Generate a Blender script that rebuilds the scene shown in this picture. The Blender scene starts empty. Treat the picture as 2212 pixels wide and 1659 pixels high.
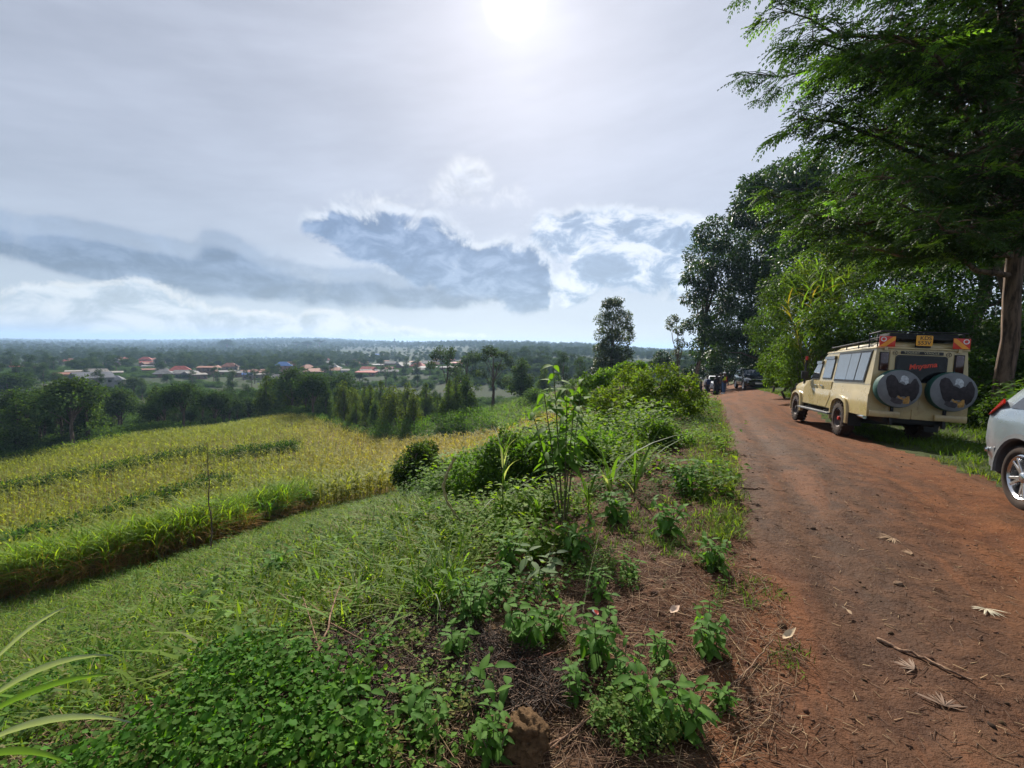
import bpy, bmesh, math, random
import numpy as np
from mathutils import Vector, Matrix, Euler
rad = math.radians
SC = bpy.context.scene
COL = SC.collection
rng = np.random.default_rng(7)
random.seed(7)

# ------------------------------------------------------------------ camera
PITCH, ROLL, FOC = rad(4.7), rad(1.07), 983.0          # focal length in pixels of a 2212 x 1659 frame
EYE = np.array([0.0, 0.0, 1.7])
cF = np.array([0, math.cos(PITCH), -math.sin(PITCH)])
_r0 = np.array([1.0, 0, 0]); _u0 = np.array([0, math.sin(PITCH), math.cos(PITCH)])
cR = math.cos(ROLL) * _r0 + math.sin(ROLL) * _u0
cU = -math.sin(ROLL) * _r0 + math.cos(ROLL) * _u0
cam_d = bpy.data.cameras.new('camera')
cam_d.sensor_width = 36.0; cam_d.lens = FOC / 2212 * 36.0
cam_d.clip_start = 0.05; cam_d.clip_end = 30000
cam = bpy.data.objects.new('camera', cam_d); COL.objects.link(cam)
cam.matrix_world = Matrix(((cR[0], cU[0], -cF[0], EYE[0]), (cR[1], cU[1], -cF[1], EYE[1]), (cR[2], cU[2], -cF[2], EYE[2]), (0, 0, 0, 1)))
SC.camera = cam

def ray(u, v):
    return cF + (u - 1106) / FOC * cR - (v - 829.5) / FOC * cU
def at(u, v, y):
    d = ray(u, v); return EYE + d * (y / d[1])
def proj(P):
    d = np.asarray(P, float) - EYE; z = d @ cF
    z = np.where(z < 0.05, 0.05, z)
    return np.stack([1106 + FOC * (d @ cR) / z, 829.5 - FOC * (d @ cU) / z], -1)

# ------------------------------------------------------------------ node helpers
class S:
    """a node socket with arithmetic"""
    def __init__(s, t, o): s.t, s.o = t, o
    def _m(s, op, *a, clamp=False):
        n = s.t.nodes.new('ShaderNodeMath'); n.operation = op; n.use_clamp = clamp
        for i, x in enumerate((s,) + a):
            if isinstance(x, S): s.t.links.new(x.o, n.inputs[i])
            else: n.inputs[i].default_value = x
        return S(s.t, n.outputs[0])
    def __add__(s, b): return s._m('ADD', b)
    __radd__ = __add__
    def __sub__(s, b): return s._m('SUBTRACT', b)
    def __rsub__(s, b): return (s * -1.0) + b
    def __mul__(s, b): return s._m('MULTIPLY', b)
    __rmul__ = __mul__
    def __truediv__(s, b): return s._m('DIVIDE', b)
    def pow(s, b): return s._m('POWER', b)
    def max(s, b): return s._m('MAXIMUM', b)
    def min(s, b): return s._m('MINIMUM', b)
    def clamp(s): return s._m('ADD', 0.0, clamp=True)
    def f(s, op, *a): return s._m(op, *a)
    def step(s, a, b, c=0.0, d=1.0):
        n = s.t.nodes.new('ShaderNodeMapRange'); n.interpolation_type = 'SMOOTHSTEP'
        s.t.links.new(s.o, n.inputs[0])
        for i, x in zip((1, 2, 3, 4), (a, b, c, d)): n.inputs[i].default_value = x
        return S(s.t, n.outputs[0])
def setin(t, inp, x):
    if isinstance(x, S): t.links.new(x.o, inp)
    else:
        if inp.type == 'RGBA' and len(x) == 3: x = (*x, 1)
        inp.default_value = x
def mixc(t, fac, a, b, mode='MIX'):
    n = t.nodes.new('ShaderNodeMix'); n.data_type = 'RGBA'; n.blend_type = mode
    setin(t, n.inputs[0], fac); setin(t, n.inputs[6], a); setin(t, n.inputs[7], b)
    return S(t, n.outputs[2])
def noise(t, vec, scale, detail=4, rough=0.5, lac=2.0, dist=0.0, col=False):
    n = t.nodes.new('ShaderNodeTexNoise'); n.inputs['Scale'].default_value = scale
    n.inputs['Detail'].default_value = detail; n.inputs['Roughness'].default_value = rough
    n.inputs['Lacunarity'].default_value = lac; n.inputs['Distortion'].default_value = dist
    if vec is not None: t.links.new(vec.o, n.inputs['Vector'])
    return S(t, n.outputs[1 if col else 0])
def vmath(t, op, a, b=None, scale=None):
    n = t.nodes.new('ShaderNodeVectorMath'); n.operation = op
    setin(t, n.inputs[0], a)
    if b is not None: setin(t, n.inputs[1], b)
    if scale is not None: setin(t, n.inputs['Scale'], scale)
    return S(t, n.outputs['Value' if op in ('DOT_PRODUCT', 'LENGTH', 'DISTANCE') else 'Vector'])
def sep(t, v):
    n = t.nodes.new('ShaderNodeSeparateXYZ'); t.links.new(v.o, n.inputs[0])
    return [S(t, o) for o in n.outputs]
def comb(t, x, y, z):
    n = t.nodes.new('ShaderNodeCombineXYZ')
    for i, k in zip(n.inputs, (x, y, z)): setin(t, i, k)
    return S(t, n.outputs[0])

# ------------------------------------------------------------------ sun and sky
SUNV = ray(1110, 2); SUNV = SUNV / np.linalg.norm(SUNV)
SUN_EL = math.asin(SUNV[2]); SUN_AZ = math.atan2(SUNV[0], SUNV[1])
sun_d = bpy.data.lights.new('sun', 'SUN'); sun_d.energy = 5.0; sun_d.angle = rad(1.6); sun_d.color = (1.0, 0.93, 0.82)
sun = bpy.data.objects.new('sun', sun_d); COL.objects.link(sun)
sun.rotation_euler = Vector(SUNV).to_track_quat('Z', 'Y').to_euler()
SC.view_settings.view_transform = 'Standard'; SC.view_settings.look = 'None'
SC.view_settings.exposure = 0.92; SC.view_settings.gamma = 1.0; SC.view_settings.use_curve_mapping = False
SC.cycles.use_denoising = True; SC.cycles.use_adaptive_sampling = True; SC.cycles.adaptive_threshold = 0.02
SC.cycles.max_bounces = 5; SC.cycles.diffuse_bounces = 3; SC.cycles.glossy_bounces = 2
SC.cycles.transmission_bounces = 4; SC.cycles.transparent_max_bounces = 6; SC.cycles.volume_bounces = 0
SC.cycles.sample_clamp_indirect = 6.0
SC.cycles.caustics_reflective = False; SC.cycles.caustics_refractive = False

world = bpy.data.worlds.new('World'); SC.world = world; world.use_nodes = True
wt = world.node_tree; wt.nodes.clear()
SKYK = 0.1                                              # background strength; colours below are divided by it
def azel(u, v):
    d = ray(u, v); return math.atan2(d[0], d[1]), math.atan2(d[2], math.hypot(d[0], d[1]))
_tc = wt.nodes.new('ShaderNodeTexCoord'); D = S(wt, _tc.outputs['Generated'])
sky = wt.nodes.new('ShaderNodeTexSky'); sky.sky_type = 'NISHITA'; sky.sun_disc = False
sky.sun_elevation = SUN_EL; sky.sun_rotation = SUN_AZ; sky.air_density = 1.0; sky.dust_density = 0.4; sky.ozone_density = 1.0
dx, dy, dz = sep(wt, D)
AZ = dx.f('ARCTAN2', dy); EL = dz.f('ARCSINE')
cosang = vmath(wt, 'DOT_PRODUCT', D, tuple(SUNV)); ang = cosang.min(0.999999).f('ARCCOSINE') * (180 / math.pi)
def glow(s): return (ang * (-1.0 / s)).f('EXPONENT')
# smooth high veil with long soft streaks
stv = comb(wt, AZ * 1.1 + EL * 2.2, EL * 5.5 - AZ * 1.2, 0.0)
streak = noise(wt, stv, 1.3, 4, 0.5)
fine = noise(wt, stv, 5.5, 5, 0.55)
left = AZ.step(-1.0, 0.5)                               # the veil is thinner and brighter sunward
vl = streak.step(0.3, 0.72) * 0.10 + fine.step(0.3, 0.75) * 0.04 + 0.385 + left * 0.13 + glow(26.0) * 0.13 + glow(7.0) * 0.17 + glow(2.4) * 0.22 + ang.step(3.4, 0.8) * 0.8
veil = mixc(wt, glow(30.0), (0.89, 0.97, 1.16), (0.985, 0.985, 1.09))
veil = vmath(wt, 'SCALE', veil, scale=vl)
# pale bluish band just above the skyline
hz = (EL * (-1.0 / 0.10)).f('EXPONENT').min(1.0)
hcol = vmath(wt, 'SCALE', mixc(wt, glow(35.0), (0.60, 0.77, 1.0), (0.86, 0.97, 1.08)), scale=glow(40.0) * 0.32 + 0.58)
skyc = mixc(wt, hz * 0.85, veil, hcol)

# ---- cumulus: one density function of (az, el), used twice so that the sunward edges can be told from the shaded bellies
def blobs(name, items, edge_noise, nscale, lo, hi):
    g = bpy.data.node_groups.new(name, 'ShaderNodeTree')
    g.interface.new_socket('V', in_out='INPUT', socket_type='NodeSocketVector')
    g.interface.new_socket('D', in_out='OUTPUT', socket_type='NodeSocketFloat')
    gi = g.nodes.new('NodeGroupInput'); go = g.nodes.new('NodeGroupOutput')
    V = S(g, gi.outputs[0]); tot = None
    for (u, v, su, sv, amp, tilt) in items:
        a, e = azel(u, v)
        m = g.nodes.new('ShaderNodeMapping'); m.vector_type = 'TEXTURE'; g.links.new(V.o, m.inputs[0])
        m.inputs[1].default_value = (a, e, 0); m.inputs[2].default_value = (0, 0, tilt); m.inputs[3].default_value = (su / FOC, sv / FOC, 1)
        q = vmath(g, 'DOT_PRODUCT', S(g, m.outputs[0]), S(g, m.outputs[0]))
        p = g.nodes.new('ShaderNodeMath'); p.operation = 'POWER'; p.inputs[0].default_value = 0.36788; g.links.new(q.o, p.inputs[1])
        b = S(g, p.outputs[0])
        tot = b * amp if tot is None else b.f('MULTIPLY_ADD', amp, tot)
    n = noise(g, V, nscale, 5, 0.60, 2.2, 0.35)
    t1 = tot.min(1.05)
    d = ((n - 0.5) * (t1 * 2.2).min(1.0)).f('MULTIPLY_ADD', edge_noise, t1).step(lo, hi)
    g.links.new(d.o, go.inputs[0])
    return g
def use(g, vec):
    n = wt.nodes.new('ShaderNodeGroup'); n.node_tree = g; wt.links.new(vec.o, n.inputs[0]); return S(wt, n.outputs[0])
P0 = comb(wt, AZ, EL, 0.0)
pv = vmath(wt, 'MULTIPLY', P0, (1.0, 1.7, 1.0))
pn = noise(wt, pv, 13, 4, 0.6, 2.1, 0.4)
puff = pn.step(0.3, 0.7, 0.74, 1.30)
def cloud(base, name, items, en, ns, lo, hi, shade, rim, up, rimk, opac=1.0, inner=0.0, el=(0, 1)):
    g = blobs(name, items, en, ns, lo, hi)
    d0 = use(g, P0); d1 = use(g, vmath(wt, 'ADD', P0, (up[0], up[1], 0)))
    lit = ((1.0 - d1) * rimk).min(1.0)
    if inner: lit = lit.max(pn.step(0.44, 0.64) * inner)
    c = mixc(wt, lit, vmath(wt, 'SCALE', shade, scale=puff), rim)
    w = EL.step(el[0] - .012, el[0] + .012) * EL.step(el[1] + .012, el[1] - .012)
    return lambda base_: mixc(wt, d0 * w * opac, base_, c)
plain = skyc
# wisps by the sun
c_wisp = cloud(None, 'wisps', [(1008, 375, 46, 42, 0.8, 0.3), (840, 460, 90, 26, 0.55, -.1), (900, 420, 140, 24, 0.4, .1), (1110, 430, 80, 30, 0.45, 0)],
               2.6, 11, 0.2, 0.9, (0.70, 0.73, 0.80), (1.0, 1.0, 0.98), (0, 0.01), 1.0, 0.7, 0, (0.27, 0.45))
# soft grey stratus band, left to middle
c_str = cloud(None, 'stratus', [(50, 520, 160, 22, 0.9, -.12), (230, 503, 150, 12, 0.7, -.08), (250, 566, 340, 27, 1.0, -.13), (560, 578, 250, 36, 0.72, -.06), (482, 527, 36, 20, 1.0, -.5), (640, 604, 340, 26, 1.0, -.06), (960, 624, 260, 26, 1.0, 0)],
              2.7, 6.5, 0.16, 0.88, (0.145, 0.200, 0.315), (0.52, 0.58, 0.69), (0.0, 0.03), 0.45, 0.97, 0.12, (0.07, 0.29))
# the big broken cumulus, bright edged: blue-grey in the middle, sunlit and torn to the right
c_brt = cloud(None, 'cumulus_bright', [(1190, 505, 62, 40, .9, .3), (1300, 480, 105, 28, .9, 0), (1440, 498, 105, 34, .95, -.1), (1270, 545, 85, 52, .8, .2), (1370, 560, 120, 58, .76, 0), (1240, 612, 70, 32, .7, 0), (1460, 585, 90, 58, .62, 0), (1230, 645, 50, 22, .55, 0)],
              3.1, 9, 0.22, 0.72, (0.33, 0.43, 0.60), (0.92, 0.93, 0.95), (0.005, 0.012), 0.7, 0.93, 0.85, (0.07, 0.34))
c_cum = cloud(None, 'cumulus', [(728, 490, 52, 40, 1.0, .1), (800, 518, 68, 38, .74, -.2), (900, 532, 95, 52, 1.0, -.3), (970, 560, 90, 46, .8, -.2), (1030, 580, 115, 50, 1.0, -.15), (880, 455, 75, 14, .5, 0), (1140, 582, 70, 66, 1.0, .1), (1140, 648, 40, 34, .85, 0)],
              3.0, 9, 0.22, 0.66, (0.165, 0.245, 0.405), (0.90, 0.92, 0.95), (0.005, 0.014), 0.75, 0.97, 0.14, (0.07, 0.34))
# sunlit heap clouds low on the skyline
c_hea = cloud(None, 'heaps', [(40, 690, 110, 17, .85, 0), (190, 660, 85, 37, .95, 0), (330, 660, 70, 38, .95, 0), (430, 690, 105, 24, .9, 0), (560, 702, 85, 21, .82, 0), (720, 698, 85, 25, .85, 0), (830, 712, 90, 14, .68, 0), (110, 640, 60, 16, .5, 0), (1180, 738, 60, 10, .5, 0), (1000, 725, 90, 8, .45, 0)],
              3.1, 12, 0.28, 0.74, (0.45, 0.53, 0.65), (0.86, 0.84, 0.81), (0.005, 0.010), 0.6, 0.88, 0.5, (0.0, 0.14))
nish = vmath(wt, 'SCALE', S(wt, sky.outputs[0]), scale=SKYK)
SKYMUL = 0.555
def out(c):
    c = mixc(wt, 0.88, nish, vmath(wt, 'SCALE', c, scale=SKYMUL))
    c = mixc(wt, EL.step(-0.02, -0.06), c, (0.07, 0.07, 0.056))     # below the skyline: dull earth
    b = wt.nodes.new('ShaderNodeBackground'); b.inputs[1].default_value = SKYK
    wt.links.new(vmath(wt, 'SCALE', c, scale=1.0 / SKYK).o, b.inputs[0]); return b.outputs[0]
def mixsh(f, a, b):
    ms = wt.nodes.new('ShaderNodeMixShader'); wt.links.new(f.o, ms.inputs[0]); wt.links.new(a, ms.inputs[1]); wt.links.new(b, ms.inputs[2]); return ms.outputs[0]
# each band of elevation only runs the cloud layers that reach into it
sA, sB, sC, sD, sE = out(c_hea(plain)), out(c_hea(c_cum(c_brt(c_str(plain))))), out(c_cum(c_brt(c_str(plain)))), out(c_cum(c_brt(c_wisp(c_str(plain))))), out(c_wisp(plain))
res = mixsh(EL.f('LESS_THAN', 0.055), mixsh(EL.f('LESS_THAN', 0.155), mixsh(EL.f('LESS_THAN', 0.255), mixsh(EL.f('LESS_THAN', 0.355), mixsh(EL.f('LESS_THAN', 0.465), out(plain), sE), sD), sC), sB), mixsh(EL.f('GREATER_THAN', -0.03), out(plain), sA))
wo = wt.nodes.new('ShaderNodeOutputWorld'); wt.links.new(res, wo.inputs[0])
world.cycles.sampling_method = 'MANUAL'; world.cycles.sample_map_resolution = 512

# ------------------------------------------------------------------ scene helpers
def tag(o, label=None, cat=None, group=None, kind=None):
    if label: o['label'] = label
    if cat: o['category'] = cat
    if group: o['group'] = group
    if kind: o['kind'] = kind
    return o
def link(o, parent=None):
    COL.objects.link(o)
    if parent is not None: o.parent = parent
    return o
def empty(name, loc=(0, 0, 0), rot=(0, 0, 0), scale=1.0):
    o = bpy.data.objects.new(name, None); o.empty_display_size = 0.2
    o.location = loc; o.rotation_euler = rot; o.scale = (scale,) * 3
    return link(o)
def copy_tree(o, parent=None):
    c = o.copy(); COL.objects.link(c); c.parent = parent
    for ch in o.children: copy_tree(ch, c)
    return c

def mesh_np(name, V, F, mats, col=None, smooth=False, midx=None):
    """V (n,3); F (m,k) array or a list of such arrays; col (n,3) point colour"""
    V = np.asarray(V, np.float32)
    Fs = [np.asarray(f, np.int32) for f in (F if isinstance(F, list) else [F]) if len(f)]
    me = bpy.data.meshes.new(name)
    me.vertices.add(len(V)); me.vertices.foreach_set('co', V.ravel())
    nl = sum(f.size for f in Fs); npol = sum(len(f) for f in Fs)
    me.loops.add(nl); me.polygons.add(npol)
    me.loops.foreach_set('vertex_index', np.concatenate([f.ravel() for f in Fs]))
    tot = np.concatenate([np.full(len(f), f.shape[1], np.int32) for f in Fs])
    st = np.concatenate([[0], np.cumsum(tot)[:-1]]).astype(np.int32)
    me.polygons.foreach_set('loop_start', st)
    if midx is not None: me.polygons.foreach_set('material_index', np.asarray(midx, np.int32))
    if smooth: me.polygons.foreach_set('use_smooth', np.ones(npol, bool))
    for m in (mats if isinstance(mats, (list, tuple)) else [mats]): me.materials.append(m)
    if col is not None:
        a = me.attributes.new('col', 'FLOAT_COLOR', 'POINT')
        c4 = np.ones((len(V), 4), np.float32); c4[:, :3] = col; a.data.foreach_set('color', c4.ravel())
    me.update(calc_edges=True)
    return me
def obj_np(name, V, F, mats, parent=None, **k):
    return link(bpy.data.objects.new(name, mesh_np(name, V, F, mats, **k)), parent)
def join(parts):
    """[(V, F, col)] of equal face size -> V, F, col"""
    V, F, C, o = [], [], [], 0
    for v, f, c in parts:
        if len(v) == 0: continue
        V.append(v); F.append(np.asarray(f) + o); C.append(c); o += len(v)
    return np.concatenate(V), np.concatenate(F), np.concatenate(C)
def inst(tV, tF, M, T, c):
    """template verts/faces under k 3x3 matrices M, translations T, colours c (k,3)"""
    k, n = len(T), len(tV)
    V = np.einsum('kij,nj->kni', M, tV) + T[:, None, :]
    F = tF[None] + (np.arange(k) * n)[:, None, None]
    return V.reshape(-1, 3), F.reshape(-1, tF.shape[1]), np.repeat(c, n, 0)
def frame(d, roll=None, n=None):
    """k matrices whose columns are (side, dir, normal); d (k,3) unit direction = local +Y"""
    d = d / np.maximum(np.linalg.norm(d, axis=1, keepdims=True), 1e-9)
    up = np.array([0, 0, 1.0]) + 0 * d if n is None else n
    s = np.cross(d, up); l = np.linalg.norm(s, axis=1, keepdims=True)
    s = np.where(l < 1e-3, np.array([1.0, 0, 0]), s / np.maximum(l, 1e-6))
    nn = np.cross(s, d)
    if roll is not None:
        c, q = np.cos(roll)[:, None], np.sin(roll)[:, None]
        s, nn = s * c + nn * q, nn * c - s * q
    return np.stack([s, d, nn], -1)
def sph(az, el):
    return np.stack([np.cos(el) * np.cos(az), np.cos(el) * np.sin(az), np.sin(el)], -1)
def vary(base, k, dv=0.25, dh=0.06, r=None):
    """k colours round a base: brightness and a little hue"""
    r = r or rng
    b = np.asarray(base, float)[None] * (1 + r.uniform(-dv, dv, (k, 1)))
    return np.clip(b * (1 + r.uniform(-dh, dh, (k, 3)) * np.array([1.6, .6, 1.0])), 0.002, 0.9)
def tubes(paths, radii, n=5, caps=False):
    """list of (m,3) paths and (m,) radii -> V, quads"""
    V, F, o = [], [], 0
    for P, R in zip(paths, radii):
        P = np.asarray(P, float); R = np.asarray(R, float); m = len(P)
        t = np.gradient(P, axis=0); tn = np.abs(t / np.maximum(np.linalg.norm(t, axis=1, keepdims=True), 1e-9)).mean(0)
        fr = frame(t, None, np.tile(np.eye(3)[int(np.argmin(tn))], (m, 1)))
        a = np.arange(n) * 2 * math.pi / n
        ring = np.cos(a)[None, :, None] * fr[:, None, :, 0] + np.sin(a)[None, :, None] * fr[:, None, :, 2]
        V.append((P[:, None] + ring * R[:, None, None]).reshape(-1, 3))
        i = np.arange(m - 1)[:, None] * n; j = np.arange(n)[None]; j2 = (j + 1) % n
        F.append((np.stack([i + j, i + j2, i + n + j2, i + n + j], -1).reshape(-1, 4)) + o)
        o += m * n
    return np.concatenate(V), np.concatenate(F)
def blades(base, az, L, lean, droop, w, nseg, col, twist=0.0, rr=None):
    """grass blades as tapering strips. all args (k,) or (k,3)"""
    k = len(base); t = np.linspace(0, 1, nseg + 1)[None, :]
    h = np.stack([np.cos(az), np.sin(az), 0 * az], -1)
    out = (lean[:, None] * t + droop[:, None] * t ** 2) * L[:, None]
    up = np.sqrt(np.maximum(1 - lean ** 2, .05))[:, None] * (t - 0.45 * np.minimum(droop, 1.5)[:, None] * t ** 2.5) * L[:, None]
    c = base[:, None] + h[:, None] * out[..., None]; c[..., 2] += up
    sd = np.stack([-np.sin(az + twist), np.cos(az + twist), 0 * az], -1)
    wt_ = w[:, None] * np.array([0.7, 1.0, 0.9, 0.65, 0.4, .2][:nseg] + [0.02])[None] if nseg <= 6 else None
    l = c - sd[:, None] * wt_[..., None] * 0.5; r = c + sd[:, None] * wt_[..., None] * 0.5
    V = np.stack([l, r], 2).reshape(k, -1, 3)
    n = 2 * (nseg + 1); i = np.arange(nseg) * 2
    q = np.stack([i, i + 1, i + 3, i + 2], -1)
    F = (q[None] + (np.arange(k) * n)[:, None, None]).reshape(-1, 4)
    return V.reshape(-1, 3), F, np.repeat(col, n, 0)

# leaf templates: base at 0, tip at +Y, face up +Z
L4V = np.array([[0, 0, 0], [.5, .42, .10], [0, .5, 0], [-.5, .42, .10], [0, 1, -.12]])
L4F = np.array([[0, 1, 2], [2, 1, 4], [0, 2, 3], [3, 2, 4]])
def leaf_big(w=0.5, curl=-0.25, fold=0.12, heart=0.0, n=5):
    """smooth broad leaf: two halves, n steps along"""
    t = np.linspace(0, 1, n + 1); prof = np.sin(np.pi * np.clip(t, 0, 1) ** 0.75) ** 0.85
    if heart: prof = np.maximum(prof, 0) ; prof[0] = heart; prof[1] = max(prof[1], heart * 1.15)
    mid = np.stack([0 * t, t, curl * t ** 2], -1)
    V = [mid]
    for s in (-1, 1):
        e = mid.copy(); e[:, 0] += s * prof * w * .5; e[:, 2] += fold * prof * w
        if heart: e[0, 1] -= heart * .22
        V.append(e)
    V = np.concatenate(V); m = n + 1; i = np.arange(n)
    F = np.concatenate([np.stack([i, i + 1, i + 1 + m, i + m], -1)[:, ::-1], np.stack([i, i + 1, i + 1 + 2 * m, i + 2 * m], -1)])
    return V, F
def q2t(F): return np.concatenate([F[:, [0, 1, 2]], F[:, [0, 2, 3]]])

# ------------------------------------------------------------------ materials
def new_mat(name):
    m = bpy.data.materials.new(name); m.use_nodes = True; t = m.node_tree; t.nodes.clear()
    o = t.nodes.new('ShaderNodeOutputMaterial'); return m, t, o
def bsdf(t, color, rough=0.6, metal=0.0, spec=0.5, coat=0.0, emit=None, estr=0.0, trans=0.0):
    b = t.nodes.new('ShaderNodeBsdfPrincipled')
    setin(t, b.inputs['Base Color'], color); setin(t, b.inputs['Roughness'], rough); setin(t, b.inputs['Metallic'], metal)
    setin(t, b.inputs['Specular IOR Level'], spec); b.inputs['Coat Weight'].default_value = coat
    if coat: b.inputs['Coat Roughness'].default_value = 0.08
    if trans: b.inputs['Transmission Weight'].default_value = trans
    return b
def bump(t, h, strength, dist):
    n = t.nodes.new('ShaderNodeBump'); n.inputs['Strength'].default_value = strength; n.inputs['Distance'].default_value = dist
    setin(t, n.inputs['Height'], h); return n
def wpos(t):
    return S(t, t.nodes.new('ShaderNodeNewGeometry').outputs['Position'])
def opos(t):
    return S(t, t.nodes.new('ShaderNodeTexCoord').outputs['Object'])
def mat(name, color, rough=0.6, metal=0.0, spec=0.5, coat=0.0, var=0.10, vscale=6.0, dirt=0.0, bmp=0.0):
    """plain paint / plastic / metal with slight uneven tone, roughness and optional road dust on it"""
    m, t, o = new_mat(name); P = opos(t)
    n = noise(t, P, vscale, 4, 0.55)
    c = mixc(t, n.step(0.3, 0.7), tuple(x * (1 - var) for x in color), tuple(min(x * (1 + var), 1) for x in color))
    r = n.step(0.3, 0.7, max(rough - 0.06, 0.02), min(rough + 0.08, 1))
    if dirt:
        z = sep(t, P)[2]
        d = (noise(t, P, 9.0, 5, 0.6) + z * -0.55).step(0.05, 0.45) * dirt
        c = mixc(t, d, c, (0.23, 0.12, 0.065)); r = r + d * 0.5
    b = bsdf(t, c, r, metal, spec, coat)
    if bmp: t.links.new(bump(t, noise(t, P, vscale * 8, 3), bmp, 0.01).outputs[0], b.inputs['Normal'])
    t.links.new(b.outputs[0], o.inputs[0]); return m
def leaf_mat(name, trans=0.35, rough=0.42, spec=0.5, tint=(1.25, 1.35, 0.45)):
    """leaf: colour from the mesh's own 'col', light passes through"""
    m, t, o = new_mat(name)
    a = t.nodes.new('ShaderNodeAttribute'); a.attribute_name = 'col'; c = S(t, a.outputs['Color'])
    b = bsdf(t, c, rough, 0, spec)
    tr = t.nodes.new('ShaderNodeBsdfTranslucent')
    t.links.new(vmath(t, 'MULTIPLY', c, tint).o, tr.inputs[0])
    mx = t.nodes.new('ShaderNodeMixShader'); mx.inputs[0].default_value = trans
    t.links.new(b.outputs[0], mx.inputs[1]); t.links.new(tr.outputs[0], mx.inputs[2]); t.links.new(mx.outputs[0], o.inputs[0])
    return m
def col_mat(name, rough=0.8, spec=0.2, bscale=0, bstr=0.5):
    m, t, o = new_mat(name)
    a = t.nodes.new('ShaderNodeAttribute'); a.attribute_name = 'col'; c = S(t, a.outputs['Color'])
    b = bsdf(t, c, rough, 0, spec)
    if bscale: t.links.new(bump(t, noise(t, opos(t), bscale, 4, .6), bstr, 0.02).outputs[0], b.inputs['Normal'])
    t.links.new(b.outputs[0], o.inputs[0]); return m
M_LEAF = leaf_mat('leaf', 0.48, 0.65, 0.08, (1.75, 1.75, 0.45))
M_GRASS = leaf_mat('grass_blade', 0.50, 0.6, 0.08, (1.8, 1.75, 0.5))
M_DARKLEAF = leaf_mat('tree_leaf', 0.30, 0.5, 0.15, (1.6, 1.7, 0.4))
M_FARLEAF = leaf_mat('far_tree_leaf', 0.32, 0.8, 0.03, (1.6, 1.7, 0.4))
M_STRAW = col_mat('straw', 0.75, 0.25)
M_CLOD = col_mat('clod', 0.95, 0.1)
def bark_mat(name, c0, c1, scale=9.0):
    m, t, o = new_mat(name); P = vmath(t, 'MULTIPLY', opos(t), (1, 1, 0.18))
    n = noise(t, P, scale, 6, 0.62)
    b = bsdf(t, mixc(t, n.step(0.32, 0.66), c0, c1), 0.9, 0, 0.15)
    t.links.new(bump(t, n, 0.7, 0.03).outputs[0], b.inputs['Normal']); t.links.new(b.outputs[0], o.inputs[0]); return m
M_BARK = bark_mat('bark', (0.045, 0.033, 0.026), (0.16, 0.12, 0.09))
M_STEM = bark_mat('plant_stem', (0.05, 0.07, 0.025), (0.13, 0.12, 0.06), 30)

# ------------------------------------------------------------------ terrain
def wr(x, y):
    r = np.sqrt(x * x + y * y) + 1e-6; g = 12 * np.log1p(r / 12) / r
    return np.stack([x * g, y * g], -1)
_cp = [(0, 0, 0), (0, 1.7, 0), (1.2, 2, 0), (2.5, 4.8, 0), (4.6, 9.4, -.16), (6.2, 9.6, -.2), (5.4, 4.7, 0), (8, 5, .2), (3, 0, .02), (8.9, 10.9, -.36), (10.2, 14.2, -.5), (12, 9, .05), (9, 2, .3),
       (14, 13, -.05), (20, 12, 1.2), (18, 18, .2), (30, 20, 3), (26, 30, 1.0), (25, 38, -.5), (36, 60, .2), (60, 60, 6), (60, 20, 7), (30, -10, 3.5), (10, -10, .6),
       (13, 25, -.95), (9.5, 20, -.7), (16.5, 33, -1.35), (19.2, 38, -1.56), (25.5, 52, -2.3), (32, 66, -3.0), (48, 110, -5), (75, 160, -7), (120, 120, 4),
       (0, -6, 0), (-5, -5, -1.4), (-15, -5, -4.6), (-40, -20, -10), (-30, 8, -9.6),
       (-1.5, 2.5, -.22), (-2.6, 2, -.55), (-2, 5, -.75), (-5, 3, -1.7), (-5, 6, -2.0), (-8, 8, -3.4), (-5, 10, -2.7), (-4, 15, -3.7), (0.5, 6, -.35), (0, 10, -1.15), (2.4, 9, -.3), (-1, 14, -2.6), (3, 16, -1.3), (6, 17, -.75), (2, 20, -2.3), (6, 24, -1.9),
       (-10.1, 21, -6.5), (-14.8, 14, -6.5)]
for u, v, y, dz_ in [(870, 1050, 24, -.3), (1050, 960, 31, -1.4), (1180, 905, 40, -1.4), (1260, 865, 52, -1.4), (300, 1000, 40, -1.4), (0, 1100, 29, -1.4), (0, 985, 53, -1.4), (300, 930, 69, -1.4), (600, 893, 88, -1.4),
                     (500, 1000, 38, -1.4), (700, 960, 50, -1.4), (830, 935, 62, -1.4), (1000, 905, 66, -1), (1150, 855, 78, -.5), (1320, 838, 70, 0), (1250, 835, 90, 0), (850, 905, 95, 0), (700, 905, 105, 0),
                     (200, 842, 178, 0), (420, 812, 290, 0), (620, 808, 300, 0), (900, 800, 340, 0), (1100, 785, 300, 0), (300, 772, 640, 0), (100, 800, 300, 0), (1000, 775, 640, 0), (1250, 775, 500, 0),
                     (80, 750, 1500, 0), (600, 757, 1200, 0), (820, 750, 1700, 0), (1000, 744, 1800, 0), (1150, 746, 1900, 0), (1300, 752, 2000, 0), (1430, 762, 2500, 0), (350, 752, 1700, 0),
                     (50, 732, 6000, 0), (400, 735, 6000, 0), (560, 733, 6000, 0), (700, 734, 6000, 0), (850, 742, 6000, 0), (1000, 748, 5500, 0), (1300, 753, 6000, 0), (1500, 757, 6000, 0), (1900, 764, 6000, 0)]:
    p = at(u, v, y); _cp.append((p[0], p[1], p[2] + dz_))
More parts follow.
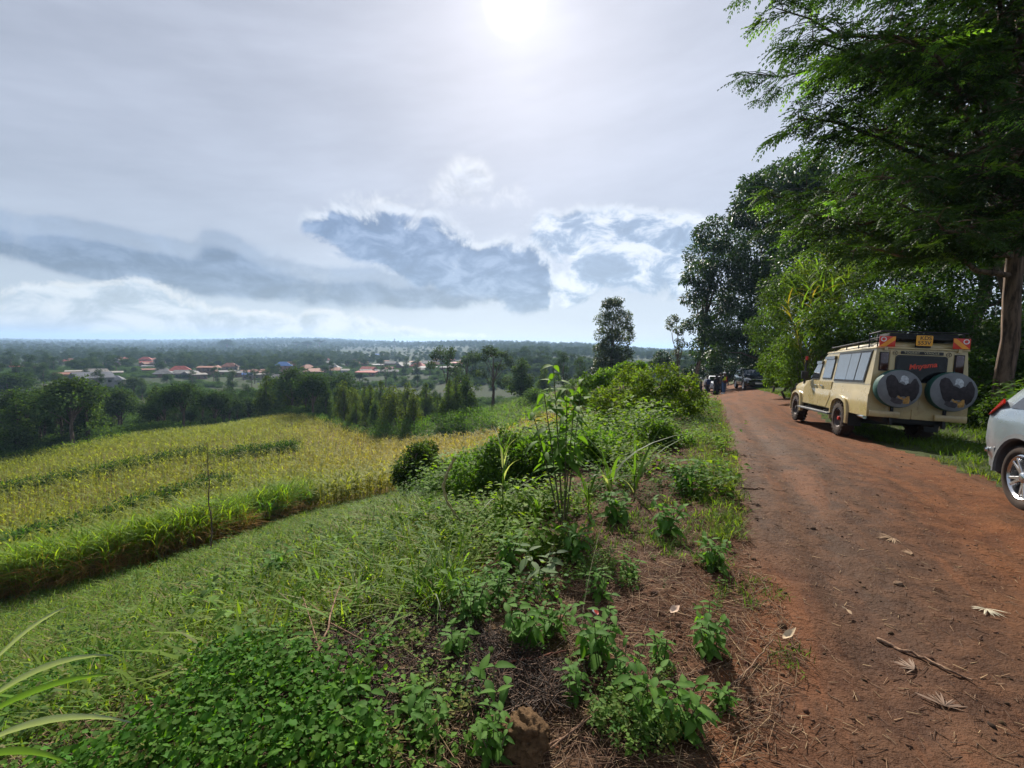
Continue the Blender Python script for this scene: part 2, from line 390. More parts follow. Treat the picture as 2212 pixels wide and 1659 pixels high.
_cp += [(-62, 105, -19.5), (-115, 95, -21), (-25, 128, -20), (25, 135, -15), (5, 165, -19), (-100, 60, -17), (-180, 120, -20), (-70, 140, -20), (-300, 0, -18), (-1500, 0, -20), (0, -300, -5), (0, -3000, 0), (-6000, 0, 0), (6000, 0, 20), (4000, 4000, 20), (300, 0, 25), (300, 250, 12), (90, 250, -12)]
_cp = np.array(_cp); _W = wr(_cp[:, 0], _cp[:, 1])
def _tps(r2): return np.where(r2 > 1e-12, 0.5 * r2 * np.log(np.maximum(r2, 1e-12)), 0)
_A = _tps(((_W[:, None] - _W[None]) ** 2).sum(-1)); n_ = len(_cp)
_K = np.zeros((n_ + 3, n_ + 3)); _K[:n_, :n_] = _A + np.eye(n_) * 0.15; _K[:n_, n_:] = np.c_[np.ones(n_), _W]; _K[n_:, :n_] = _K[:n_, n_:].T
_sol = np.linalg.solve(_K, np.r_[_cp[:, 2], 0, 0, 0])
# value noise for relief
_perm = rng.random((256, 256))
def vn(x, y):
    xi = np.floor(x).astype(int); yi = np.floor(y).astype(int); fx = x - xi; fy = y - yi
    fx = fx * fx * (3 - 2 * fx); fy = fy * fy * (3 - 2 * fy)
    g = lambda a, b: _perm[a & 255, b & 255]
    return (g(xi, yi) * (1 - fx) + g(xi + 1, yi) * fx) * (1 - fy) + (g(xi, yi + 1) * (1 - fx) + g(xi + 1, yi + 1) * fx) * fy
def fbm(x, y, o=4):
    s = 0; a = 0.5
    for i in range(o): s = s + a * (vn(x * 2 ** i + 17.3 * i, y * 2 ** i + 5.1 * i) - 0.5); a *= 0.5
    return s
def H(x, y, relief=True):
    x = np.asarray(x, float); y = np.asarray(y, float); sh = x.shape; x = x.ravel(); y = y.ravel()
    z = np.empty(len(x))
    for i in range(0, len(x), 20000):
        w = wr(x[i:i + 20000], y[i:i + 20000]); r2 = ((w[:, None] - _W[None]) ** 2).sum(-1)
        z[i:i + 20000] = _tps(r2) @ _sol[:n_] + _sol[n_] + w @ _sol[n_ + 1:]
    r = np.hypot(x, y)
    if relief:
        z = z + fbm(x * 0.6, y * 0.6) * 0.16 * np.clip(r / 4, 0, 1) * ~road_in(x, y, 0.3)
        z = z + fbm(x * 0.01, y * 0.01) * 6 * np.clip((r - 250) / 600, 0, 1) + fbm(x / 500, y / 500) * 26 * np.clip((r - 1200) / 2500, 0, 1)
        # wheel ruts and small hollows on the road
        s, d = road_sd(x, y); k = (np.abs(d) < 2.2) & (s > -8) & (s < 80)
        z = z + np.where(k, -0.035 * np.exp(-((np.abs(d + 0.15) - 0.78) / 0.22) ** 2) + fbm(x * 1.7, y * 1.7) * 0.05 + fbm(x * 7, y * 7, 3) * 0.022, fbm(x * 5, y * 5, 3) * 0.045 * (r < 30))
    return z.reshape(sh)
# road: a centre line with a width, wobbling at the edges
RC = np.array([(-1.6, -8, 2.2), (1.0, -2, 2.0), (2.85, 1.7, 1.75), (4.15, 4.8, 1.5), (6.2, 9.4, 1.5), (7.85, 13, 1.5), (11.1, 20, 1.65), (16.1, 33, 1.8), (19.2, 40, 1.85), (24.5, 52, 1.8), (32, 68, 1.8)])
def road_sd(x, y):
    """distance along and signed distance across (left negative) of the road's centre line"""
    best = np.full(len(x), 1e9); S_ = np.zeros(len(x)); Dd = np.full(len(x), 99.0); acc = -8.0
    for a, b in zip(RC[:-1], RC[1:]):
        d = b[:2] - a[:2]; l = np.hypot(*d); d = d / l
        t = np.clip((x - a[0]) * d[0] + (y - a[1]) * d[1], 0, l)
        px, py = x - a[0] - d[0] * t, y - a[1] - d[1] * t
        q = np.hypot(px, py); k = q < best
        best = np.where(k, q, best); S_ = np.where(k, acc + t, S_)
        Dd = np.where(k, np.sign(px * d[1] - py * d[0]) * q / (a[2] + (b[2] - a[2]) * t / l), Dd); acc += l
    return S_, Dd * 1.6
def road_in(x, y, grow=0.0):
    s, d = road_sd(x, y)
    return np.abs(d + fbm(x * 0.9, y * 0.9) * 0.55 + fbm(x * 5, y * 5, 2) * 0.3) < 1.6 + grow
def Hp(x, y): return float(H(np.array([float(x)]), np.array([float(y)]))[0])
def hit(u, v, dz=0.0, near=1.0, far=9000.0):
    """where the line of sight meets the ground raised by dz"""
    d = ray(u, v); t = np.geomspace(near, far, 1500)
    P = EYE + d * t[:, None]; g = P[:, 2] - H(P[:, 0], P[:, 1]) - dz
    cr = np.nonzero((g[:-1] > 0) & (g[1:] <= 0))[0]
    i = int(cr[0]) + 1 if len(cr) else len(t) - 1
    k = g[i - 1] / (g[i - 1] - g[i]) if len(cr) else 0
    tt = t[i - 1] + (t[i] - t[i - 1]) * k
    return EYE + d * tt
def inpoly(U, poly):
    x, y = U[:, 0], U[:, 1]; p = np.asarray(poly, float); r = np.zeros(len(U), bool); j = len(p) - 1
    for i in range(len(p)):
        c = ((p[i, 1] > y) != (p[j, 1] > y)) & (x < (p[j, 0] - p[i, 0]) * (y - p[i, 1]) / (p[j, 1] - p[i, 1] + 1e-12) + p[i, 0]); r ^= c; j = i
    return r
def scatter(n, poly, r0, r1, power=1.0, az=(-55, 55), dz=0.0, r=None):
    """ground points whose place in the view lies in a region (pixels of the 2212 frame); density falls with range"""
    r = r or rng
    a = np.radians(r.uniform(az[0], az[1], n)); q = (r.random(n) * (r1 ** power - r0 ** power) + r0 ** power) ** (1 / power)
    x, y = np.sin(a) * q, np.cos(a) * q; z = H(x, y)
    P = np.stack([x, y, z], -1)
    k = inpoly(proj(P + [0, 0, dz]), poly)
    return P[k]

# ---- one sheet, split along its own grid lines into road, field soil and hillside ground
angs = np.radians(np.concatenate([np.arange(-180, -62, 4.0), np.arange(-62, 62, 0.36), np.arange(62, 180.1, 4.0)])); angs[-1] = math.pi
rads = np.concatenate([[0.0], np.geomspace(0.35, 9500, 270)])
AA, RR = np.meshgrid(angs, rads); GX, GY = np.sin(AA) * RR, np.cos(AA) * RR
GZ = H(GX, GY)
nr, na = GX.shape; idx = np.arange(nr * na).reshape(nr, na)
Q = np.stack([idx[:-1, :-1], idx[1:, :-1], idx[1:, 1:], idx[:-1, 1:]], -1).reshape(-1, 4)[:, ::-1]
GV = np.stack([GX, GY, GZ], -1).reshape(-1, 3)
cen = GV[Q].mean(1); rc = np.hypot(cen[:, 0], cen[:, 1])
is_road = road_in(cen[:, 0], cen[:, 1]) & (cen[:, 1] < 60) & (cen[:, 1] > -8)
FIELD = [(-120, 1285, 13.2), (0, 1232, 14), (120, 1200, 15), (300, 1165, 16.8), (500, 1110, 19), (640, 1075, 21.8), (760, 1068, 22.5), (880, 1040, 24.5), (960, 1000, 27), (1060, 950, 32), (1180, 905, 41), (1300, 850, 60), (1270, 842, 64),
         (1180, 880, 50), (1090, 910, 44), (960, 925, 52), (830, 935, 62), (740, 925, 70), (650, 905, 82), (600, 893, 88), (450, 908, 80), (300, 930, 69), (130, 962, 59), (0, 985, 53), (-120, 1010, 49)]
fpoly = [at(u, v, y)[:2] for u, v, y in FIELD]
is_field = inpoly(cen[:, :2], fpoly) & ~is_road
def sub(name, mask, m, label):
    q = Q[mask]; u, inv = np.unique(q, return_inverse=True)
    o = obj_np(name, GV[u], inv.reshape(-1, 4), m, smooth=True)
    return tag(o, label, kind='structure')

# ground materials
def dirt(t, P, n1, n2, n3, n4):
    """red earth of the road and of the bare verge beside it"""
    px, py, pz = sep(t, P)
    q = (px * 0.92 + py * -0.39 + n1 * 1.3 + n2 * 0.5)               # how far to the right of the road's left edge: the mud lies in that track
    mud = q.step(0.9, 1.7) * q.step(3.7, 2.3) * py.step(26, 7)
    c = mixc(t, n2.step(0.35, 0.66), (0.092, 0.034, 0.0145), (0.145, 0.057, 0.024))
    c = mixc(t, n1.step(0.38, 0.62) * 0.6, c, (0.105, 0.050, 0.025))
    c = mixc(t, mud * 0.7, c, mixc(t, n2.step(0.38, 0.6), (0.028, 0.016, 0.010), (0.066, 0.036, 0.021)))
    tr = noise(t, comb(t, (px * 0.39 + py * 0.92) * 0.35, px * 2.4 + py * -1.0, 0.0), 1.0, 4, 0.6)      # long streaks the wheels leave
    c = mixc(t, tr.step(0.50, 0.62) * 0.5, c, (0.046, 0.026, 0.016))
    c = mixc(t, tr.step(0.46, 0.34) * 0.5, c, (0.145, 0.056, 0.023))
    c = mixc(t, n3.step(0.58, 0.70) * 0.35, c, (0.030, 0.017, 0.011))
    c = mixc(t, n4.step(0.66, 0.76) * 0.3, c, (0.24, 0.14, 0.08))
    return c, mud
m_road, t, o = new_mat('red_dirt_road'); P = wpos(t)
n1 = noise(t, P, 0.55, 4, 0.55); n2 = noise(t, P, 3.5, 5, 0.62); n3 = noise(t, P, 38, 4, 0.65); n4 = noise(t, P, 120, 2, 0.6)
c, mud = dirt(t, P, n1, n2, n3, n4)
b = bsdf(t, c, (mud * -0.20 + n2 * 0.25 + 0.76), 0, 0.08)
t.links.new(bump(t, n3 * 0.4 + n2 * 1.0 + n4 * 0.12, 0.8, 0.05).outputs[0], b.inputs['Normal']); t.links.new(b.outputs[0], o.inputs[0])

m_gnd, t, o = new_mat('hillside_soil'); P = wpos(t)
n1 = noise(t, P, 0.55, 4, 0.55); n2 = noise(t, P, 3.5, 5, 0.62); n3 = noise(t, P, 38, 4, 0.65); n4 = noise(t, P, 120, 2, 0.6); nf = noise(t, P, 0.012, 5, 0.6)
px, py, pz = sep(t, P); rr_ = vmath(t, 'LENGTH', P)
soil, _ = dirt(t, P, n1, n2, n3, n4)
soil = mixc(t, (px * -0.92 + py * 0.39 + n1 * 1.0).step(-0.6, 1.0), soil, mixc(t, n2.step(0.35, 0.65), (0.050, 0.026, 0.016), (0.105, 0.055, 0.032)))
grassy = mixc(t, n2.step(0.35, 0.65), (0.028, 0.042, 0.013), (0.062, 0.075, 0.026))
bank = (px * 0.92 + py * -0.39 + n1 * 0.8).step(3.2, 4.2)
c = mixc(t, (px * -0.16 + n1 * 1.2).step(0.45, 1.15).max(bank), soil, grassy)
far = mixc(t, nf.step(0.35, 0.62), (0.012, 0.024, 0.009), (0.028, 0.044, 0.014))
far = mixc(t, noise(t, P, 0.05, 3, 0.6).step(0.54, 0.68) * 0.6, far, (0.045, 0.034, 0.022))
c = mixc(t, rr_.step(70, 110), c, far)
b = bsdf(t, c, 0.95, 0, 0.1)
t.links.new(bump(t, n3 * 0.7 + n2, 1.0, 0.05).outputs[0], b.inputs['Normal']); t.links.new(b.outputs[0], o.inputs[0])

m_field, t, o = new_mat('field_soil'); P = wpos(t); n2 = noise(t, P, 1.5, 5, 0.6)
b = bsdf(t, mixc(t, n2.step(0.35, 0.65), (0.085, 0.055, 0.022), (0.16, 0.125, 0.045)), 0.95, 0, 0.1)
t.links.new(b.outputs[0], o.inputs[0])
ground = sub('ground', ~is_road & ~is_field, m_gnd, 'green and brown hillside running down to a wide wooded plain')
road = sub('dirt_road', is_road, m_road, 'rutted red dirt road with a damp brown track')
field = sub('field', is_field, m_field, 'sloping field of ripening maize below the road')

# ------------------------------------------------------------------ plants: masses
L2V = np.array([[0, 0, 0], [.5, .45, .08], [0, 1, -.1], [-.5, .45, .08]]); L2F = np.array([[0, 1, 2, 3]])
T3V, T3F = L4V, L4F
def rand_dirs(k, el0=-0.2, el1=1.2, r=None):
    r = r or rng
    return sph(r.uniform(0, 2 * math.pi, k), r.uniform(el0, el1, k))
def leaf_cloud(cen, rad_, n, size, base, r, tmpl=(L2V, L2F), asp=0.55, droop=0.35, dv=0.3, shell=0.55, squash=0.8, out=0.6, bright=None):
    """n leaves spread through lumps (centres, radii): mostly near each lump's skin, tips pointing out and down.
    bright: per-lump tone of the leaves themselves (young / old foliage)"""
    w = rad_ ** 2; i = r.choice(len(cen), n, p=w / w.sum())
    d = r.normal(size=(n, 3)); d /= np.linalg.norm(d, axis=1, keepdims=True)
    q = shell + (1.08 - shell) * r.random(n) ** 0.7
    p = cen[i] + d * (rad_[i] * q)[:, None] * np.array([1, 1, squash])
    ld = d * out + r.normal(size=(n, 3)) * 0.55; ld[:, 2] -= droop
    M = frame(ld, r.uniform(-.9, .9, n)); s = size * r.uniform(0.65, 1.35, n)
    M = M * np.stack([s * asp, s, s], -1)[:, None, :]
    c = vary(base, n, dv, 0.08, r)
    if bright is not None: c = c * bright[i][:, None]
    return inst(tmpl[0], tmpl[1], M, p, c)
def weed_template(r, nl=14, h=0.5, size=0.09):
    """one leafy weed: leaves in pairs up a few bent shoots; unit height h"""
    P, Dr, Sz = [], [], []
    for k in range(3):
        a = r.uniform(0, 6.28); lean = r.uniform(.1, .6)
        for j in range(nl // 3):
            t = (j + 1.0) / (nl // 3); b = np.array([math.cos(a) * lean * t * h, math.sin(a) * lean * t * h, h * t * r.uniform(.85, 1.05)])
            aa = a + j * 1.7 + r.uniform(-.5, .5)
            P.append(b); Dr.append([math.cos(aa), math.sin(aa), r.uniform(-.5, .35)]); Sz.append(size * (1.25 - .5 * t) * r.uniform(.8, 1.3))
    M = frame(np.array(Dr), r.uniform(-.4, .4, len(P))); Sz = np.array(Sz)
    M = M * np.stack([Sz * .62, Sz, Sz], -1)[:, None, :]
    return inst(L4V, L4F, M, np.array(P), np.ones((len(P), 3)))[:2]
WEEDS = [weed_template(np.random.default_rng(i), 15, .5, s) for i, s in zip(range(6), (.085, .11, .07, .13, .09, .06))]
def weeds(P, hs, base, r, dv=0.3, kinds=range(6)):
    parts = []; kinds = list(kinds); w = r.integers(0, len(kinds), len(P))
    for j, kk in enumerate(kinds):
        k = w == j; m = k.sum()
        if not m: continue
        a = r.uniform(0, 6.28, m); z = np.zeros(m); ca, sa = np.cos(a), np.sin(a); s = hs[k] / .5
        M = np.stack([np.stack([ca, -sa, z], -1), np.stack([sa, ca, z], -1), np.stack([z, z, z + 1], -1)], 1) * s[:, None, None]
        parts.append(inst(WEEDS[kk][0], WEEDS[kk][1], M, P[k], vary(base, m, dv, .1, r)))
    return join(parts)
def tuft_grass(P, nb, L, w, base, r, nseg=3, lean=(.1, .7), droop=(0, .9), dv=.3, spread=.06):
    k = len(P) * nb; b = np.repeat(P, nb, 0) + r.normal(size=(k, 3)) * [spread, spread, 0]
    l = L * r.uniform(.5, 1.3, k)
    return blades(b, r.uniform(0, 6.28, k), l, r.uniform(*lean, k), r.uniform(*droop, k), w * r.uniform(.6, 1.3, k), nseg, vary(base, k, dv, .1, r), twist=r.uniform(-.6, .6, k))
def stuff(name, parts, m, label, cat):
    V, F, C = join(parts)
    return tag(obj_np(name, V, F, m, col=C), label, None, kind='stuff')
r3 = np.random.default_rng(33)
def keep_off_road(P, g=0.0):
    return P[~road_in(P[:, 0], P[:, 1], g)]

# cut grass on the slope
SLOPE = [(-80, 1300), (100, 1270), (400, 1195), (640, 1110), (760, 1075), (900, 1060), (985, 1130), (1010, 1230), (960, 1330), (800, 1360), (560, 1450), (250, 1560), (-80, 1700)]
P = keep_off_road(scatter(13500, SLOPE, 2.6, 26, 0.9, (-58, 4), r=r3))
g1 = tuft_grass(P, 6, 0.18, 0.016, (0.118, 0.180, 0.028), r3, 2, spread=.10)
k = (r3.random(len(P)) < .35) | (fbm(P[:, 0] * .5, P[:, 1] * .5) > .10)
g2 = tuft_grass(P[k], 3, 0.22, 0.016, (0.21, 0.19, 0.09), r3, 2, (.3, .9), (.3, 1.0))
k = r3.random(len(P)) < .22
g3 = tuft_grass(P[k], 4, 0.30, 0.020, (0.125, 0.205, 0.032), r3, 3, (.1, .5), (.5, 1.3))
V, F, C = join([g1, g2, g3]); tag(obj_np('grass', V, F, M_GRASS, col=C), 'short mown grass and young shoots over the slope below the verge', kind='stuff')
k = r3.random(len(P)) < .26
V, F, C = weeds(P[k], r3.uniform(.12, .30, k.sum()), (0.075, 0.13, 0.032), r3, kinds=(0, 2, 5)); tag(obj_np('weeds', V, F, M_LEAF, col=C), 'small leafy weeds among the mown grass of the slope', kind='stuff')

# creeping vine with rounded leaves, lower left
VINE = [(-80, 1420), (150, 1450), (420, 1440), (640, 1360), (760, 1340), (1010, 1420), (1000, 1500), (1080, 1560), (960, 1700), (-80, 1800)]
VINE2 = [(900, 1180), (1050, 1190), (1300, 1290), (1420, 1400), (1560, 1480), (1560, 1600), (1330, 1640), (1150, 1500), (960, 1420)]
hV, hF = leaf_big(.95, -.12, .10, .55, 2); hF = q2t(hF)
def vine(P, hh, size, base, r):
    k = len(P); p = P + np.stack([r.normal(size=k) * .04, r.normal(size=k) * .04, hh * r.random(k) ** .8 + .015], -1)
    a = r.uniform(0, 6.28, k); M = frame(np.stack([np.cos(a), np.sin(a), r.uniform(-.75, .15, k)], -1), r.uniform(-.5, .5, k))
    s = size * r.uniform(.5, 1.3, k)
    return inst(hV, hF, M * s[:, None, None], p, vary(base, k, .3, .1, r))
P1 = scatter(60000, VINE, 1.6, 5.5, 1.0, (-58, 0), r=r3); P1 = P1[fbm(P1[:, 0] * 1.3 + 9, P1[:, 1] * 1.3) > 0.015 + .06 * (proj(P1)[:, 0] > 560)][:21000]
P2 = scatter(14000, VINE2, 1.6, 5.5, 1.0, (-20, 35), r=r3); P2 = P2[fbm(P2[:, 0] * 1.6, P2[:, 1] * 1.6) > .05][:2600]
V, F, C = join([vine(P1[::2], .22, .033, (0.060, 0.145, 0.020), r3), vine(P1[1::2], .16, .027, (0.090, 0.185, 0.028), r3), vine(P2, .12, .030, (0.085, 0.165, 0.040), r3)])
tag(obj_np('creeping_vine', V, F, M_LEAF, col=C), 'creeping vine with rounded bright green leaves over the near slope', kind='stuff')

# leafy undergrowth along the verge, thicker and taller away from the camera
UNDER = [(850, 1060), (900, 990), (1000, 950), (1100, 900), (1250, 850), (1545, 850), (1560, 930), (1580, 1010), (1590, 1110), (1520, 1180), (1420, 1200), (1280, 1225), (1060, 1250), (980, 1200)]
P = keep_off_road(scatter(9500, UNDER, 3.6, 24, 0.75, (-22, 32), r=r3), .12)
rr = np.hypot(P[:, 0], P[:, 1]); k = fbm(P[:, 0] * .9, P[:, 1] * .9) > -.11 + .045 * (rr < 9); P = P[k]; rr = rr[k]
hgt = np.clip(.20 + (rr - 4.2) * .045, .14, .75) * (1 + 2.2 * fbm(P[:, 0] * .8 + 40, P[:, 1] * .8)) * r3.uniform(.6, 1.25, len(P))
uu = proj(P)[:, 0]; hgt = hgt * np.where((uu > 1440) & (rr > 9), .5, 1.0)
sp = fbm(P[:, 0] * .55 + 3, P[:, 1] * .55, 3) + r3.normal(size=len(P)) * .05; hgt = np.maximum(hgt, .1)
ka, kb = sp > .05, sp < -.05; kc = ~ka & ~kb
V, F, C = join([weeds(P[ka], hgt[ka] * 1.15, (0.110, 0.185, 0.022), r3, .35, (1, 3, 0)), weeds(P[kb], hgt[kb] * .9, (0.045, 0.095, 0.016), r3, .35, (2, 5, 4)), weeds(P[kc], hgt[kc], (0.075, 0.145, 0.020), r3, .35, (0, 1, 4))])
tag(obj_np('undergrowth', V, F, M_LEAF, col=C), 'tangled leafy green undergrowth along the verge of the road', kind='stuff')

# napier grass strip along the foot of the slope: green tops on a skirt of dead brown leaves
def along(px, n, dz=0.0, near=4.0, far=400.0, jit=0.0, r=None):
    """n ground points along a line of pixels"""
    r = r or rng
    W = np.array([hit(u, v, dz, near, far) for u, v in px]); L = np.r_[0, np.cumsum(np.hypot(*np.diff(W[:, :2], axis=0).T))]
    s = r.uniform(0, L[-1], n); P = np.stack([np.interp(s, L, W[:, 0]), np.interp(s, L, W[:, 1])], -1)
    P = P + r.normal(size=P.shape) * jit
    return np.c_[P, H(P[:, 0], P[:, 1])]
NAP = [(-80, 1312), (100, 1272), (250, 1237), (400, 1195), (520, 1150), (655, 1103)]
P = along(NAP, 1150, 0, 6, 80, .38, r3)
pp = P + [0, .0, 0]
h_ = r3.uniform(.95, 1.5, len(P))
def stem_leaves(P, h, nl, L, w, base, r, lean=(.15, .5), droop=(.3, 1.2), nseg=3, low=.25, dv=.25):
    k = len(P) * nl; t = r.uniform(low, 1.0, k); hh = np.repeat(h, nl)
    b = np.repeat(P, nl, 0) + np.c_[r.normal(size=(k, 2)) * .05, t * hh]
    return blades(b, r.uniform(0, 6.28, k), L * r.uniform(.6, 1.25, k), r.uniform(*lean, k), r.uniform(*droop, k), w * r.uniform(.7, 1.3, k), nseg, vary(base, k, dv, .1, r), twist=r.uniform(-.5, .5, k))
n1_ = stem_leaves(P, h_, 9, .75, .032, (0.135, 0.215, 0.022), r3, low=.15)
n2_ = stem_leaves(P, h_ * .6, 8, .55, .026, (0.27, 0.165, 0.055), r3, (.2, .7), (.6, 1.6), 3, .1, .4)
n3_ = stem_leaves(along(NAP[-2:], 60, 0, 6, 80, .5, r3), np.full(60, .9), 10, .8, .035, (0.07, 0.16, 0.02), r3, low=.3)
n4_ = stem_leaves(along([(-80, 1240), (0, 1215), (110, 1190)], 160, 0, 6, 80, .6, r3), np.full(160, 1.0), 9, .8, .035, (0.06, 0.14, 0.02), r3, low=.3)
stems = blades(P, r3.uniform(0, 6.28, len(P)), h_ * 1.1, r3.uniform(0, .15, len(P)), 0 * h_, np.full(len(P), .018), 4, vary((0.15, 0.10, 0.035), len(P), .3, .1, r3))
V, F, C = join([n1_, n2_, n3_, n4_, stems]); tag(obj_np('napier_grass', V, F, M_GRASS, col=C), 'strip of tall bright green napier grass with brown dead lower leaves below the slope', kind='stuff')

# maize
def field_points(n, r):
    lo = np.min(fpoly, 0); hi = np.max(fpoly, 0)
    a = np.radians(r.uniform(-52, 15, n)); q = np.exp(r.uniform(math.log(14), math.log(118), n)) ; q = (r.random(n) * (118 ** 1.15 - 14 ** 1.15) + 14 ** 1.15) ** (1 / 1.15)
    x, y = np.sin(a) * q, np.cos(a) * q
    # rows run across the slope
    d = np.array([0.86, 0.51]); c = x * -d[1] + y * d[0]; s = x * d[0] + y * d[1]
    c = np.round(c / 0.85) * 0.85 + r.normal(size=n) * .08
    x = s * d[0] - c * d[1]; y = s * d[1] + c * d[0]
    k = inpoly(np.stack([x, y], -1), fpoly)
    return np.stack([x[k], y[k], H(x[k], y[k])], -1)
P = field_points(39000, r3)
U = proj(P); gold = np.clip((U[:, 0] - 560) / 420, 0, 1) * .60 + .15 * fbm(P[:, 0] * .08, P[:, 1] * .08) * 4
q = np.hypot(P[:, 0], P[:, 1]); near_ = q < 30
def maize(P, gold, nl, nseg, r):
    k = len(P); h = r.uniform(1.0, 1.5, k); kk = k * nl
    t = np.tile(np.linspace(.25, .9, nl), k) + r.uniform(-.08, .08, kk)
    b = np.repeat(P, nl, 0); b[:, 2] += t * np.repeat(h, nl)
    g = np.clip(np.repeat(gold, nl) + r.normal(size=kk) * .10, 0, 1)[:, None]
    c = (np.array([[0.165, 0.205, 0.042]]) * (1 - g) + np.array([[0.285, 0.225, 0.070]]) * g) * r.uniform(.8, 1.2, (kk, 1))
    lv = blades(b, r.uniform(0, 6.28, kk), r.uniform(.30, .52, kk), r.uniform(.3, .7, kk), r.uniform(.3, 1.3, kk), r.uniform(.05, .085, kk), nseg, c)
    gs = np.clip(gold, 0, 1)[:, None]
    cs = (np.array([[0.13, 0.14, 0.03]]) * (1 - gs) + np.array([[0.27, 0.18, 0.06]]) * gs) * r.uniform(.8, 1.2, (k, 1))
    st = blades(P, r.uniform(0, 6.28, k), h * 1.12, r.uniform(0, .1, k), np.zeros(k), np.full(k, .035), 2, cs)
    return [lv, st]
V, F, C = join(maize(P[near_], gold[near_], 7, 3, r3) + maize(P[~near_], gold[~near_], 4, 2, r3))
tag(obj_np('maize_crop', V, F, M_GRASS, col=C), 'ripening maize, yellow-green turning golden, filling the sloping field', kind='stuff')
# green pasture patch beyond the bushes
GREENF = [(1040, 905), (1060, 862), (1180, 848), (1290, 850), (1300, 868), (1180, 890), (1090, 925)]
P = scatter(26000, GREENF, 38, 110, 1.0, (-8, 18), dz=.8, r=r3)[:2600]
V, F, C = stem_leaves(P, np.full(len(P), .9), 6, .8, .06, (0.095, 0.175, 0.03), r3, nseg=2)
tag(obj_np('fodder_grass', V, F, M_GRASS, col=C), 'patch of tall bright green fodder grass behind the maize', kind='stuff')

# ragged low weeds and creepers over the bare verge, several kinds mixed
RAG = [(900, 1230), (1060, 1200), (1250, 1210), (1420, 1190), (1560, 1180), (1640, 1290), (1580, 1330), (1480, 1340), (1560, 1420), (1560, 1560), (1500, 1640), (1180, 1659), (1000, 1640), (900, 1500), (960, 1400)]
P = keep_off_road(scatter(15000, RAG, 1.7, 7, .9, (-14, 34), r=r3), .1); P = P[fbm(P[:, 0] * 1.5 + 20, P[:, 1] * 1.5) + r3.normal(size=len(P)) * .05 > .035][:1900]
h0_ = r3.uniform(.05, .17, len(P)); k = r3.integers(0, 4, len(P))
V, F, C = join([weeds(P[k == 0], h0_[k == 0], (0.10, 0.18, 0.03), r3, .35, (3, 1)), weeds(P[k == 1], h0_[k == 1], (0.06, 0.125, 0.03), r3, .35, (2, 5)), weeds(P[k == 2], h0_[k == 2] * .8, (0.125, 0.175, 0.05), r3, .35, (0, 4)), weeds(P[k == 3], h0_[k == 3] * .7, (0.15, 0.13, 0.04), r3, .4, (2, 0))])
tag(obj_np('verge_weeds', V, F, M_LEAF, col=C), 'ragged low weeds scattered over the bare brown verge', kind='stuff')

# taller weed clumps, dead patches and mixed herbs that break up the slope and the vine carpet
P = scatter(3000, SLOPE, 2.6, 24, .8, (-58, 4), r=r3)[:330]; k = r3.integers(0, 3, len(P)); hh_ = r3.uniform(.2, .5, len(P))
PV = scatter(3000, VINE, 1.6, 5.5, 1.0, (-58, 0), r=r3); PV = PV[fbm(PV[:, 0] * 1.3 + 9, PV[:, 1] * 1.3) < .05][:420]; hv = r3.uniform(.06, .2, len(PV)); kv = r3.integers(0, 3, len(PV))
V, F, C = join([weeds(P[k == 0], hh_[k == 0], (0.045, 0.095, 0.018), r3, .3, (0, 2)), weeds(P[k == 1], hh_[k == 1] * .8, (0.12, 0.19, 0.05), r3, .3, (1, 3)), weeds(P[k == 2], hh_[k == 2] * .7, (0.14, 0.16, 0.06), r3, .3, (4, 5)),
                weeds(PV[kv == 0], hv[kv == 0], (0.10, 0.19, 0.03), r3, .3, (1, 3)), weeds(PV[kv == 1], hv[kv == 1], (0.045, 0.10, 0.02), r3, .3, (2, 5)), weeds(PV[kv == 2], hv[kv == 2], (0.15, 0.17, 0.05), r3, .35, (0, 4))])
tag(obj_np('mixed_herbs', V, F, M_LEAF, col=C), 'mixed taller herbs dotted over the slope and among the creeping vine', kind='stuff')

